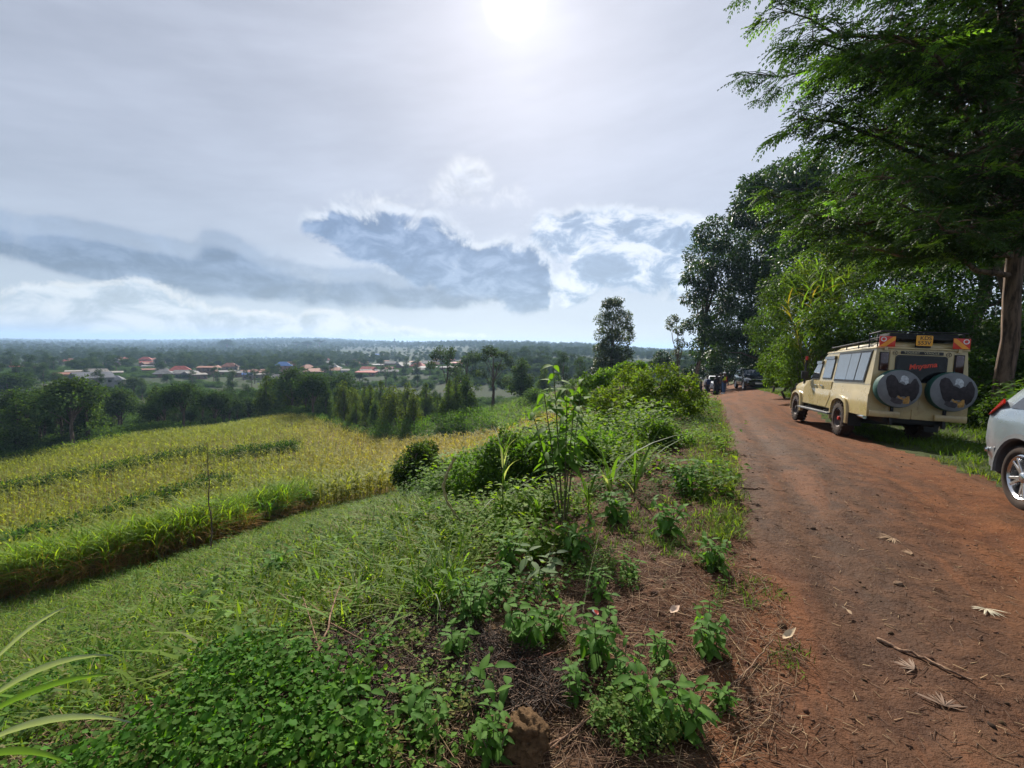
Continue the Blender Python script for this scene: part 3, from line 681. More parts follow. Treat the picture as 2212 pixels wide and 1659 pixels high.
# ------------------------------------------------------------------ bushes and trees
r4 = np.random.default_rng(44)
def plant(name, base, label, cat, group, stems, leaf, lm=None, sm=None, crown='crown', trunk='trunk'):
    """thing > trunk, crown.  stems = (V, F) or None, leaf = (V, F, C), both in world space; origin at the base"""
    e = empty(name, base); tag(e, label, cat, group); b = np.array(base)
    if stems is not None: obj_np(trunk, stems[0] - b, stems[1], sm or M_BARK, e, smooth=True)
    obj_np(crown, leaf[0] - b, leaf[1], lm or M_DARKLEAF, e, col=leaf[2])
    return e
def limb(a, b, sag=0.0, n=6, wob=0.0, r=None):
    t = np.linspace(0, 1, n)[:, None]; P = np.asarray(a) * (1 - t) + np.asarray(b) * t
    P[:, 2] += (sag * 4 * t * (1 - t))[:, 0]
    if wob: P[1:-1] += (r or rng).normal(size=(n - 2, 3)) * wob
    return P
def lump_tree(name, u0, y0, lumps, label, cat='tree', group=None, n=9500, size=.27, base=(0.028, 0.055, 0.018), r=None, depth=3.0, trunk_r=.28, asp=.5, dv=.35, lm=None, droop=.35, shell=.5, kids=3, sub=.55):
    """a tree or bush whose crown is a heap of leaf lumps; lumps = (u, v, radius_px) seen at range y0, spread in depth"""
    r = r or r4
    cs, rs = [], []
    for (u, v, rp) in lumps:
        y = y0 + r.uniform(-depth, depth); c = at(u, v, y); R = rp / FOC * y
        cs.append(c); rs.append(R)
        for _ in range(kids):                              # smaller lumps on the skin break the outline
            d = r.normal(size=3); d /= np.linalg.norm(d); cs.append(c + d * R * .8); rs.append(R * r.uniform(.3, sub))
    cs = np.array(cs); rs = np.array(rs)
    x0 = at(u0, 800, y0)[0]; b0 = np.array([x0, y0, Hp(x0, y0) - .05])
    leaf = leaf_cloud(cs, rs, n, size, base, r, asp=asp, dv=dv, droop=droop, shell=shell, bright=r.uniform(.75, 1.35, len(cs)))
    top = cs[:, 2].max(); tp = np.array([np.average(cs[:, 0], weights=rs), np.average(cs[:, 1], weights=rs), b0[2] + (top - b0[2]) * .8])
    paths = [limb(b0, tp, 0, 8, .12, r)]; rads_ = [np.linspace(trunk_r, trunk_r * .25, 8)]
    main = np.arange(0, len(cs), kids + 1)
    for i in main:
        f = r.uniform(.2, .7); s = b0 * (1 - f) + tp * f
        if cs[i][2] < s[2]: s = b0 + (tp - b0) * .12
        paths.append(limb(s, cs[i], r.uniform(-.2, .4), 5, .08, r)); rads_.append(np.linspace(trunk_r * .4, trunk_r * .08, 5))
    return plant(name, b0, label, cat, group, tubes(paths, rads_, 6), leaf, lm or M_DARKLEAF)

# ---- tall dark trees beyond the parked vehicles
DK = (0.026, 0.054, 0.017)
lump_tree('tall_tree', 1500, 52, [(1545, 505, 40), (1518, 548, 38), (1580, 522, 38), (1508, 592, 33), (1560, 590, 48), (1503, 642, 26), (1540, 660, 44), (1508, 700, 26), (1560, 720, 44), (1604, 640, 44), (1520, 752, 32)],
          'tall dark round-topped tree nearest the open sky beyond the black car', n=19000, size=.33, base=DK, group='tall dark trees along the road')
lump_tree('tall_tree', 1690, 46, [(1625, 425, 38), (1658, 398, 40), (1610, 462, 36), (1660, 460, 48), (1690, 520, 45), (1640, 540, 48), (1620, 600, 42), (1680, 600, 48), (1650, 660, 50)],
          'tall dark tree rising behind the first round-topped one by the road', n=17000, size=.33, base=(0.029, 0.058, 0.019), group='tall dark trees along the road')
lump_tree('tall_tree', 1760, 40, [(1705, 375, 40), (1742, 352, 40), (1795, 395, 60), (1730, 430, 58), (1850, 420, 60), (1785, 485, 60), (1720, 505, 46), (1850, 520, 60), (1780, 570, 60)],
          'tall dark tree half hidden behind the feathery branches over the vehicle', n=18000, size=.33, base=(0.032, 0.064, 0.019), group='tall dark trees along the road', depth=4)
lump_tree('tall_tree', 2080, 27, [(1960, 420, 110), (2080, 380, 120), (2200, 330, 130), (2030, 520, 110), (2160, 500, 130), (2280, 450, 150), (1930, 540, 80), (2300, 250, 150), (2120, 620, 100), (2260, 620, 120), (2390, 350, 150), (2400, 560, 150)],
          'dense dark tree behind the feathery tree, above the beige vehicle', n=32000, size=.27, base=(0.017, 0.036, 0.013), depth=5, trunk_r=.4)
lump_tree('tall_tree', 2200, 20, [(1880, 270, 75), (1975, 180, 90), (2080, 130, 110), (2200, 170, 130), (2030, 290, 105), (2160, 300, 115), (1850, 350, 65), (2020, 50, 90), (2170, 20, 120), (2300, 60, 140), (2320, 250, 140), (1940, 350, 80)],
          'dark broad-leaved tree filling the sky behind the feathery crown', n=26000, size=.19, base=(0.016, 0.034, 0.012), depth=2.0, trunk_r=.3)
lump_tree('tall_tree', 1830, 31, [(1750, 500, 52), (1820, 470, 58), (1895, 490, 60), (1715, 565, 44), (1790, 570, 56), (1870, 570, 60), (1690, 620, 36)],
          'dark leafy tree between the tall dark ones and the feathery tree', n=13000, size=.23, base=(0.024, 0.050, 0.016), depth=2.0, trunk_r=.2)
lump_tree('roadside_tree', 1672, 44, [(1560, 728, 30), (1592, 702, 38), (1605, 752, 36), (1550, 765, 24), (1640, 785, 28), (1640, 740, 36), (1660, 700, 36)],
          'low rounded green tree overhanging the black car', n=9500, size=.27, base=(0.034, 0.068, 0.020))
lump_tree('slender_tree', 1468, 52, [(1452, 692, 13), (1466, 712, 12), (1446, 705, 8), (1472, 742, 13), (1462, 762, 10), (1482, 700, 9)],
          'slender airy tree left of the tall dark roadside trees', n=1500, size=.22, base=(0.055, 0.075, 0.035), depth=1, trunk_r=.12, shell=.3, kids=2)
lump_tree('round_tree', 1430, 75, [(1430, 772, 17), (1420, 785, 16), (1442, 785, 16)],
          'small round dark tree at the far bend of the road', n=2500, size=.3, base=(0.03, 0.058, 0.02), depth=1.2, trunk_r=.18)

lump_tree('thicket', 1575, 62, [(1500, 806, 20), (1530, 800, 24), (1560, 795, 26), (1595, 795, 28), (1630, 795, 28), (1660, 800, 26), (1480, 812, 16)],
          'dark thicket closing the end of the road behind the people', 'thicket', None, 7000, .34, (0.022, 0.046, 0.015), r4, 1.5, .1)
# ---- bank of shrubs on the right of the road
SH = [  # u, v, lumps (du, dv, r), range, colour, leaf size, count, label
    (1700, 812, [(-18, 0, 26), (10, -14, 34), (34, 12, 32)], 23, (0.070, 0.125, 0.020), .11, 5000, 'low bright green shrub at the road edge just past the beige vehicle'),
    (1672, 700, [(-20, 10, 40), (20, -25, 44), (30, 30, 40), (-6, 50, 34)], 28, (0.034, 0.066, 0.018), .13, 6500, 'dark green shrub between the black car and the cane clump'),
    (1722, 772, [(-30, 5, 44), (10, -20, 46), (45, 12, 44), (0, 40, 38)], 21, (0.062, 0.112, 0.018), .11, 7000, 'bright yellow-green shrub above the bonnet of the beige vehicle'),
    (1735, 640, [(-40, 10, 50), (10, -30, 52), (45, 25, 50), (-10, 55, 44)], 23, (0.045, 0.082, 0.018), .13, 7500, 'tall light green shrub under the cane clump'),
    (1820, 700, [(-40, 0, 52), (20, -30, 50), (50, 20, 50), (0, 45, 46)], 18.5, (0.042, 0.080, 0.018), .12, 7500, 'deep green shrub above the windscreen of the beige vehicle'),
    (1850, 590, [(-60, 10, 62), (0, -35, 60), (60, 15, 60), (-20, 55, 55)], 23, (0.058, 0.098, 0.022), .14, 8000, 'broad light green shrub beneath the lowest branches of the feathery tree'),
    (1930, 690, [(-50, 0, 58), (10, -30, 56), (60, 20, 56)], 17.5, (0.036, 0.074, 0.018), .12, 7000, 'dark glossy shrub over the roof rack of the beige vehicle'),
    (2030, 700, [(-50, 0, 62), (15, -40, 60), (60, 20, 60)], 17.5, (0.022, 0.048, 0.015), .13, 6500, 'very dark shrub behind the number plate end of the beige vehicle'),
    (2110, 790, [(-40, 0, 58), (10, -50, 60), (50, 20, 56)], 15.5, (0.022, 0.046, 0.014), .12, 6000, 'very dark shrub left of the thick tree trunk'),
    (2235, 760, [(-20, 0, 60), (30, -60, 66), (20, 60, 60), (90, 0, 70)], 15, (0.030, 0.070, 0.020), .12, 7000, 'dark green shrub right of the thick tree trunk'),
    (2150, 905, [(-35, 8, 30), (10, -8, 34), (50, 10, 34), (95, 0, 40)], 11.6, (0.034, 0.064, 0.020), .09, 5500, 'low dark shrub at the foot of the thick tree trunk'),
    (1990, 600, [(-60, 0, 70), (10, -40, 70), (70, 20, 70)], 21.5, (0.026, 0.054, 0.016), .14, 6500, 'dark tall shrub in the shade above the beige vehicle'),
]
SH = [(u, v, lp, y, tuple(1.12 * q for q in c), ls, n, lab) for (u, v, lp, y, c, ls, n, lab) in SH]
for (u, v, lp, y, c, ls, n, lab) in SH:
    lump_tree('shrub', u, y, [(u + a, v + b, q) for a, b, q in lp], lab, 'shrub', 'shrubs on the bank beside the road', n, ls, c, depth=1.0, trunk_r=.07, asp=.55, lm=M_LEAF, kids=4, sub=.6)

# ---- clump of giant cane leaning out of the bank
P = at(1772, 720, 19.5); x0, y0 = P[0], P[1]; z0 = Hp(x0, y0)
e = tag(empty('giant_cane', (x0, y0, z0)), 'clump of yellow-green giant cane with long arching leaves on the bank', 'cane')
cb = np.array([x0, y0, z0]); cu = [(1700, 655), (1720, 630), (1745, 600), (1765, 570), (1790, 560), (1815, 545), (1840, 580), (1710, 690), (1755, 640), (1800, 610), (1828, 640), (1735, 575)]
for j, (u, v) in enumerate(cu):
    tip = at(u, v, 19.3 + r4.uniform(-1.2, .6)) ; s = cb + [r4.uniform(-1, 1), r4.uniform(-.5, .5), 0]
    pth = limb(s, tip, .25, 8); V, F = tubes([pth], [np.linspace(.022, .008, 8)], 5)
    obj_np('stalk', V - cb, F, M_STEM, e, smooth=True)
    nl = 24; t = np.linspace(.35, 1, nl); b = np.stack([np.interp(t, np.linspace(0, 1, 8), pth[:, i]) for i in range(3)], -1)
    lv = blades(b, r4.uniform(0, 6.28, nl), r4.uniform(.6, 1.05, nl), r4.uniform(.2, .7, nl), r4.uniform(.3, 1.3, nl), np.full(nl, .05), 4, vary((0.095, 0.165, 0.028) if j % 4 else (0.17, 0.16, 0.04), nl, .3, .1, r4))
    obj_np('leaves', lv[0] - cb, lv[1], M_GRASS, e, col=lv[2])

# ---- the big feathery tree that overhangs the vehicle
def frond_template(n=5):
    V, F = [], []
    for i in range(n):
        t = (i + .6) / n; y = t; z = -.22 * t * t; l = .30 * (1 - .55 * t)
        for s in (-1, 1):
            o = len(V); a = .75 - .25 * t; dx_, dy_ = s * math.sin(a) * l, math.cos(a) * l; w = .050
            V += [(0, y, z), (dx_ * .5 - s * w * .4, dy_ * .5 + y + w, z + .01), (dx_, dy_ + y, z - .06), (dx_ * .5 + s * w * .4, dy_ * .5 + y - w, z + .01)]
            F.append((o, o + 1, o + 2, o + 3))
    o = len(V); V += [(-.008, 0, 0), (.008, 0, 0), (.004, 1, -.22), (-.004, 1, -.22)]; F.append((o, o + 1, o + 2, o + 3))
    return np.array(V, float), np.array(F)
FRV, FRF = frond_template()
def feathery_tree(base, label, limbs, r, H_=15.0, tr=.26, lean=(0, 0), flen=.46, colr=(0.024, 0.052, 0.016)):
    b = np.array(base, float); top = b + [lean[0], lean[1], H_]
    tp = limb(b, top, 0, 14, .05, r); paths = [tp]; rd = [np.interp(np.linspace(0, 1, 14), [0, .06, .35, 1], [tr * 1.45, tr, tr * .85, .05])]
    FP, FD, FC = [], [], []
    for (h, az, L, rise, sub_n, br) in limbs:
        f = h / H_; s = b + (top - b) * f; d = np.array([math.cos(az), math.sin(az), 0])
        m = s + d * L * .5 + [0, 0, rise * .7]; e_ = s + d * L + [0, 0, rise]
        t = np.linspace(0, 1, 9)[:, None]; P = (1 - t) ** 2 * s + 2 * t * (1 - t) * (m + [0, 0, rise * .15]) + t * t * e_
        P[1:-1] += r.normal(size=(7, 3)) * .10
        paths.append(P); rd.append(np.linspace(max(.028, L * .0125), .012, 9))
        for q in range(sub_n):
            tt = .22 + .78 * (q + r.random()) / sub_n; p0 = np.array([np.interp(tt, t[:, 0], P[:, i]) for i in range(3)])
            sg = 1 if q % 2 else -1; aa = az + sg * r.uniform(.35, 1.15); l2 = (1.75 - .9 * tt) * r.uniform(.7, 1.25)
            p1 = p0 + np.array([math.cos(aa), math.sin(aa), 0]) * l2 + [0, 0, r.uniform(-.45, .45) - .1]
            S2 = limb(p0, p1, .10, 5); paths.append(S2); rd.append(np.linspace(.014, .004, 5))
            nf = int(13 * l2 / 1.2) + 3; ft = r.uniform(.15, 1.02, nf)
            fp = p0 + (p1 - p0) * ft[:, None]; fa = aa + r.choice([-1, 1], nf) * r.uniform(.2, 1.3, nf)
            FP.append(fp); FD.append(np.stack([np.cos(fa), np.sin(fa), r.uniform(-.75, .25, nf)], -1))
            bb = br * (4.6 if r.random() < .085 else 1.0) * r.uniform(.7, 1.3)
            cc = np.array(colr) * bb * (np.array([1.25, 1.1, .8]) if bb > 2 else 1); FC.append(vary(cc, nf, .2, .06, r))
    FP = np.concatenate(FP); FD = np.concatenate(FD); FC = np.concatenate(FC); k = len(FP)
    M = frame(FD, r.uniform(-.5, .5, k)); s = flen * r.uniform(.7, 1.3, k)
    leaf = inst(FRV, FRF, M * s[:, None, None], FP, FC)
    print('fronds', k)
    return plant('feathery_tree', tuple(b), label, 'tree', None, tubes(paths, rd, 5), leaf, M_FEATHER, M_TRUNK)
M_FEATHER = leaf_mat('feathery_leaf', 0.42, 0.5, 0.15, (1.7, 1.75, 0.4))
M_TRUNK = bark_mat('feathery_tree_bark', (0.040, 0.027, 0.020), (0.17, 0.115, 0.080), 11)
rt = np.random.default_rng(5)
limbs = []
for i in range(20):                                        # limbs that reach out over the road and the vehicle
    h = 4.9 + i * .47; az = rad(rt.uniform(158, 232)); L = np.interp(h, [4.5, 6, 8, 10, 14], [5.4, 7.0, 7.9, 8.2, 6.0]) * rt.uniform(.86, 1.0)
    limbs.append((h, az, L, rt.uniform(.2, 1.5), 30, rt.uniform(.8, 1.25)))
for i in range(15):                                        # the rest of the crown, all round
    h = 4.9 + i * .62; az = rad(rt.uniform(232, 500)); limbs.append((h, az, rt.uniform(3.5, 6.0), rt.uniform(0, 1.5), 20, rt.uniform(.75, 1.1)))
limbs += [(4.7, rad(200), 6.6, -.5, 20, 1.1), (5.1, rad(214), 6.8, -.6, 20, 1.2), (5.5, rad(190), 6.6, -.2, 20, 1.0), (5.0, rad(228), 5.6, -.6, 18, 1.3), (6.0, rad(206), 7.2, -.5, 20, 1.2), (4.1, rad(186), 6.4, 1.1, 20, 1.0), (4.6, rad(205), 6.0, .6, 22, 1.1), (5.6, rad(240), 5.2, .2, 22, 1.5), (7.2, rad(246), 5.5, .4, 22, 1.7), (9.2, rad(238), 6.0, .6, 22, 1.4), (6.2, rad(225), 6.6, .3, 24, 1.6)]
B_ = np.array([14.15, 13.0, 0.0])
for i, (h, az, L, rise, sn, br) in enumerate(limbs):            # no limb reaches out past the edge of the road
    while L > 3 and proj(B_ + [math.cos(az) * L, math.sin(az) * L, h + rise])[0] < 1655: L -= .2
    limbs[i] = (h, az, L, rise, sn, br)
feathery_tree((14.15, 13.0, Hp(14.15, 13.0) - .1), 'large feathery-leaved tree with a bare brown trunk, leaning over the beige vehicle', limbs, rt, 15.5, .225, (-.3, .4))

# ------------------------------------------------------------------ vehicles: helpers
def obj_bm(name, bm, mats, parent=None, smooth=30):
    me = bpy.data.meshes.new(name); bm.to_mesh(me); bm.free()
    for m in (mats if isinstance(mats, (list, tuple)) else [mats]): me.materials.append(m)
    if smooth:
        me.polygons.foreach_set('use_smooth', np.ones(len(me.polygons), bool)); me.set_sharp_from_angle(angle=rad(smooth))
    return link(bpy.data.objects.new(name, me), parent)
def bx(bm, c, s, rot=None, bev=0.0, seg=2):
    """box centre c, size s (bevelled), optional rotation matrix"""
    g = bmesh.ops.create_cube(bm, size=1.0); vs = g['verts']
    M = Matrix.Translation(c) @ (rot.to_4x4() if rot else Matrix()) @ Matrix.Diagonal((*s, 1)); bmesh.ops.transform(bm, matrix=M, verts=vs)
    if bev: bmesh.ops.bevel(bm, geom=list({e for v in vs for e in v.link_edges}), offset=bev, segments=seg, affect='EDGES', profile=.6)
    return vs
def hexa(bm, P, bev=0.0, seg=2):
    """8 corners: bottom 4 (ccw), top 4"""
    v = [bm.verts.new(p) for p in P]
    for f in ((3, 2, 1, 0), (4, 5, 6, 7), (0, 1, 5, 4), (1, 2, 6, 5), (2, 3, 7, 6), (3, 0, 4, 7)): bm.faces.new([v[i] for i in f])
    if bev: bmesh.ops.bevel(bm, geom=list({e for x in v for e in x.link_edges}), offset=bev, segments=seg, affect='EDGES', profile=.6)
def pipe(bm, pts, r, n=8):
    V, F = tubes([np.array(pts, float)], [np.full(len(pts), r)], n); vs = [bm.verts.new(p) for p in V]
    for f in F: bm.faces.new([vs[i] for i in f])
    bm.faces.new(vs[:n][::-1]); bm.faces.new(vs[-n:])
def lathe(bm, prof, n=32, axis='y', c=(0, 0, 0), close=False):
    """profile [(radius, along)] spun round an axis"""
    rings = []
    for (r_, a_) in prof:
        ring = []
        for i in range(n):
            t = 2 * math.pi * i / n; p = (r_ * math.cos(t), a_, r_ * math.sin(t)) if axis == 'y' else (a_, r_ * math.cos(t), r_ * math.sin(t))
            ring.append(bm.verts.new((p[0] + c[0], p[1] + c[1], p[2] + c[2])))
        rings.append(ring)
    for a, b in zip(rings[:-1], rings[1:]):
        for i in range(n): bm.faces.new((a[i], a[(i + 1) % n], b[(i + 1) % n], b[i]))
    if close: bm.faces.new(rings[0][::-1]); bm.faces.new(rings[-1])
def plate_poly(bm, pts, nrm, th):
    """flat polygon (3d points) given thickness along nrm"""
    a = [bm.verts.new(p) for p in pts]; b = [bm.verts.new(Vector(p) + Vector(nrm) * th) for p in pts]; n = len(a)
    bm.faces.new(a[::-1]); bm.faces.new(b)
    for i in range(n): bm.faces.new((a[i], a[(i + 1) % n], b[(i + 1) % n], b[i]))
    bmesh.ops.recalc_face_normals(bm, faces=bm.faces)
def rrect(w, h, r, n=4):
    pts = []
    for cx, cy, a0 in ((w / 2 - r, h / 2 - r, 0), (-w / 2 + r, h / 2 - r, 90), (-w / 2 + r, -h / 2 + r, 180), (w / 2 - r, -h / 2 + r, 270)):
        for i in range(n + 1): a = rad(a0 + 90 * i / n); pts.append((cx + r * math.cos(a), cy + r * math.sin(a)))
    return pts
def cut_wheels(o, cutters):
    cs = []
    for (x, y0, y1, z, R) in cutters:
        bm = bmesh.new(); lathe(bm, [(R, y0), (R, y1)], 40, 'y', (x, 0, z), True); bmesh.ops.recalc_face_normals(bm, faces=bm.faces)
        c = obj_bm('cutter', bm, [], None, 0); cs.append(c)
        m = o.modifiers.new('b', 'BOOLEAN'); m.operation = 'DIFFERENCE'; m.object = c; m.solver = 'EXACT'
    par = o.parent; o.parent = None; o.matrix_basis = Matrix()
    bpy.context.view_layer.update()
    me = bpy.data.meshes.new_from_object(o.evaluated_get(bpy.context.evaluated_depsgraph_get())); o.modifiers.clear()
    o.data = me; o.parent = par; o.matrix_parent_inverse = Matrix()
    for c in cs: bpy.data.objects.remove(c)
    me.polygons.foreach_set('use_smooth', np.ones(len(me.polygons), bool)); me.set_sharp_from_angle(angle=rad(32))
def text_obj(s, size, m, parent, M4, th=0.002, name='lettering', bold=0.0, shear=0.0, spacing=1.0):
    cu = bpy.data.curves.new('t', 'FONT'); cu.body = s; cu.size = size; cu.align_x = 'CENTER'; cu.align_y = 'CENTER'; cu.extrude = th; cu.offset = bold; cu.shear = shear; cu.space_character = spacing
    cu.space_line = .85
    o = bpy.data.objects.new('t', cu); COL.objects.link(o); bpy.context.view_layer.update()
    me = bpy.data.meshes.new_from_object(o.evaluated_get(bpy.context.evaluated_depsgraph_get())); bpy.data.objects.remove(o)
    me.materials.clear(); me.materials.append(m); me.transform(M4)
    return link(bpy.data.objects.new(name, me), parent)

M_BEIGE = mat('beige_paint', (0.43, 0.335, 0.155), 0.30, 0, 0.5, 0.5, 0.05, 2.0, 0.55)
M_BLACK = mat('black_plastic', (0.012, 0.012, 0.013), 0.5, 0, 0.4, 0, .2)
M_RUBBER = mat('tyre_rubber', (0.022, 0.020, 0.019), 0.85, 0, 0.2, 0, .3, 12, 0.12)
M_STEEL = mat('dark_steel_rim', (0.06, 0.06, 0.062), 0.45, 0.7, .5, 0, .2, 8, .12)
M_CHROME = mat('chrome', (0.75, 0.76, 0.78), 0.16, 1.0, .5, 0, .04)
M_ALLOY = mat('alloy', (0.62, 0.63, 0.65), 0.28, 1.0, .5, 0, .05)
M_RED = mat('red_paint', (0.45, 0.02, 0.015), 0.4)
M_SILVER = mat('silver_paint', (0.30, 0.35, 0.39), 0.28, 0.55, .5, 0.7, .03, 2.0, .4)
M_BLKPAINT = mat('black_paint', (0.010, 0.011, 0.013), 0.18, 0, .5, 0.8, .1, 2, .1)
M_WHITEPAINT = mat('white_paint', (0.62, 0.63, 0.64), 0.3, 0, .5, .5, .04, 2, .2)
M_GREYPL = mat('grey_plastic', (0.085, 0.088, 0.092), 0.55, 0, .4)
def glass_mat(name, tint, refl=0.5):
    m, t, o = new_mat(name)
    b = bsdf(t, tint, 0.03, 0, refl); b.inputs['IOR'].default_value = 1.75
    t.links.new(bump(t, noise(t, opos(t), 1.4, 2), 0.06, 0.05).outputs[0], b.inputs['Normal']); t.links.new(b.outputs[0], o.inputs[0]); return m
M_GLASS = glass_mat('tinted_glass', (0.010, 0.012, 0.014), 0.9)
M_SIDEGLASS = glass_mat('side_glass', (0.03, 0.034, 0.040), 1.0); M_SIDEGLASS.node_tree.nodes['Principled BSDF'].inputs['IOR'].default_value = 2.3
def lamp_mat(name, c):
    m, t, o = new_mat(name); P = opos(t)
    w = t.nodes.new('ShaderNodeTexWave'); w.inputs['Scale'].default_value = 30; t.links.new(P.o, w.inputs[0])
    b = bsdf(t, mixc(t, S(t, w.outputs[1]).step(.3, .7), c, tuple(x * .6 for x in c)), .12, 0, .6, .6); t.links.new(b.outputs[0], o.inputs[0]); return m
M_TAIL = lamp_mat('red_lamp', (0.42, 0.015, 0.010)); M_DKTAIL = lamp_mat('dark_red_lamp', (0.06, 0.010, 0.010)); M_HEADL = lamp_mat('headlamp_glass', (0.6, 0.62, 0.64)); M_AMBER = lamp_mat('amber_lamp', (0.5, 0.16, 0.01))
M_REFRED = mat('reflective_red', (0.62, 0.035, 0.015), .35); M_REFYEL = mat('reflective_yellow', (0.80, 0.30, 0.01), .35); M_PLATEY = mat('plate_yellow', (0.75, 0.34, 0.015), .4); M_WHITE = mat('white_print', (0.75, 0.72, 0.7), .5); M_INK = mat('black_print', (0.012, 0.012, 0.012), .5); M_REDINK = mat('red_print', (0.60, 0.045, 0.012), .5)

def wheel(parent, name, x, y, z, R, W, side, tm, rm, lugs=0, kind='steel', hub=None, spin=.2):
    """wheel > tyre, rim, hub_cap.  side = +1: outer face towards +y"""
    e = bpy.data.objects.new(name, None); link(e, parent); e.location = (x, y, z); e.rotation_euler = (0, spin, 0 if side > 0 else math.pi)
    h = W / 2; ri = R * .60 if kind == 'steel' else R * .70
    bm = bmesh.new()
    lathe(bm, [(ri, h * .80), (ri + .02, h * .95), (R * .86, h), (R * .965, h * .86), (R, h * .55), (R, -h * .55), (R * .965, -h * .86), (R * .86, -h), (ri, -h * .8), (ri, h * .8)], 40)
    for i in range(lugs):
        a = 2 * math.pi * i / lugs
        for s in (-1, 1):
            aa = a + (s > 0) * math.pi / lugs
            bx(bm, (math.cos(aa) * R * .985, s * h * .68, math.sin(aa) * R * .985), (.05, h * .62, R * .10), Matrix.Rotation(-aa, 3, 'Y'), .006, 1)
    bmesh.ops.recalc_face_normals(bm, faces=bm.faces); obj_bm('tyre', bm, tm, e, 40)
    bm = bmesh.new()
    if kind == 'steel':
        lathe(bm, [(ri + .004, -h * .6), (ri + .004, h * .80), (ri - .02, h * .84), (ri - .035, h * .5), (ri * .72, h * .30), (ri * .40, h * .42), (ri * .22, h * .55), (.001, h * .55)], 40)
        for i in range(8):
            a = i * math.pi / 4; lathe(bm, [(.028, 0), (.028, .012), (.001, .012)], 10, 'y', (math.cos(a) * ri * .74, h * .32, math.sin(a) * ri * .74))
    else:
        lathe(bm, [(ri + .003, -h * .6), (ri + .003, h * .82), (ri - .012, h * .88), (ri - .03, h * .70), (ri - .04, -h * .4)], 44)
        for i in range(5):
            for dq in (-.17, .17):
                a = 2 * math.pi * i / 5 + dq; c, s_ = math.cos(a), math.sin(a); a0 = 2 * math.pi * i / 5 + dq * .35; c0, s0 = math.cos(a0), math.sin(a0)
                P0, P1 = Vector((c0 * ri * .16, h * .70, s0 * ri * .16)), Vector((c * (ri - .012), h * .80, s_ * (ri - .012))); tg = Vector((-s_, 0, c)); yv = Vector((0, 1, 0))
                hexa(bm, [P0 - tg * .026 - yv * .04, P1 - tg * .020 - yv * .05, P1 + tg * .020 - yv * .05, P0 + tg * .026 - yv * .04, P0 - tg * .020, P1 - tg * .013, P1 + tg * .013, P0 + tg * .020], .004, 1)
        lathe(bm, [(ri * .24, h * .3), (ri * .24, h * .72), (ri * .18, h * .78), (.001, h * .78)], 24)
        bb = bmesh.new(); lathe(bb, [(ri - .045, -h * .2), (.001, -h * .2)], 28); obj_bm('brake_disc', bb, M_STEEL, e)
    bmesh.ops.recalc_face_normals(bm, faces=bm.faces); obj_bm('rim', bm, rm, e)
    bm = bmesh.new(); lathe(bm, [(ri * .20, h * .5), (ri * .20, h * .80), (ri * .15, h * .86), (.001, h * .86)], 16); obj_bm('hub_cap', bm, hub or rm, e)
    return e

# ------------------------------------------------------------------ beige safari 4x4
fx = np.array([0.29759, 0.95366, -0.04430]); lf = np.array([-0.95384, 0.29897, 0.02842]); up = np.array([0.04035, 0.03380, 0.99861])
vp = np.array([8.940, 10.928, -0.347])
car = empty('safari_vehicle', vp); car.matrix_world = Matrix(((fx[0], lf[0], up[0], vp[0]), (fx[1], lf[1], up[1], vp[1]), (fx[2], lf[2], up[2], vp[2]), (0, 0, 0, 1)))
tag(car, 'beige safari four-wheel drive with two covered spare wheels on its back, parked under the trees', 'vehicle')
def Wz(z): return float(np.interp(z, [0, 1.08, 1.32, 2.1], [.872, .872, .848, .785]))
# lower body
bm = bmesh.new()
xs = [-1.48, -.6, .55, 1.6, 2.52, 3.3, 3.86, 3.98]
prof = {x: [(z, Wz(z)) for z in (.60, .80, 1.07, 1.09, 1.30)] for x in xs}
ring = []
for x in xs:
    top = float(np.interp(x, [-1.5, 2.52, 3.3, 3.86, 3.98], [1.31, 1.31, 1.26, 1.17, 1.10])); k = float(np.interp(x, [2.5, 3.9, 3.98], [1, .965, .93]))
    zs = [.60, .80, min(1.07, top - .05), min(1.095, top - .03), top]
    half = [(0, .60)] + [(Wz(z) * k - (.012 if i >= 3 else 0) - (.05 if (i == 4 and x > 2.6) else 0), z) for i, z in enumerate(zs)] + [(.55 * k, top + (.03 if x > 2.6 else 0))]
    ring.append([(x, y, z) for y, z in half] + [(x, -y, z) for y, z in half[::-1] if y > 0])
vv = [[bm.verts.new(p) for p in r_] for r_ in ring]; n = len(vv[0])
for a, b in zip(vv[:-1], vv[1:]):
    for i in range(n): bm.faces.new((a[i], a[(i + 1) % n], b[(i + 1) % n], b[i]))
bm.faces.new(vv[0]); bm.faces.new(vv[-1][::-1]); bmesh.ops.recalc_face_normals(bm, faces=bm.faces)
body = obj_bm('body', bm, M_BEIGE, car, 25)
cut_wheels(body, [(0.02, .45, 1.2, .42, .50), (0.02, -1.2, -.45, .42, .50), (3.55, .45, 1.2, .42, .49), (3.55, -1.2, -.45, .42, .49)])
# cabin
bm = bmesh.new()
rr_ = []
for z, x0, x1 in ((1.29, -1.478, 2.56), (1.36, -1.478, 2.50), (1.98, -1.470, 1.62), (2.08, -1.465, 1.42)):
    y = Wz(z) - .004; rr_.append([bm.verts.new(p) for p in ((x0, y, z), (x0, -y, z), (x1 - .12, -y, z), (x1, -y * .84, z), (x1 + .02, 0, z), (x1, y * .84, z), (x1 - .12, y, z))])
for a, b in zip(rr_[:-1], rr_[1:]):
    for i in range(7): bm.faces.new((a[i], a[(i + 1) % 7], b[(i + 1) % 7], b[i]))
bm.faces.new(rr_[0][::-1]); bm.faces.new(rr_[-1]); bmesh.ops.recalc_face_normals(bm, faces=bm.faces); obj_bm('cabin', bm, M_BEIGE, car, 25)
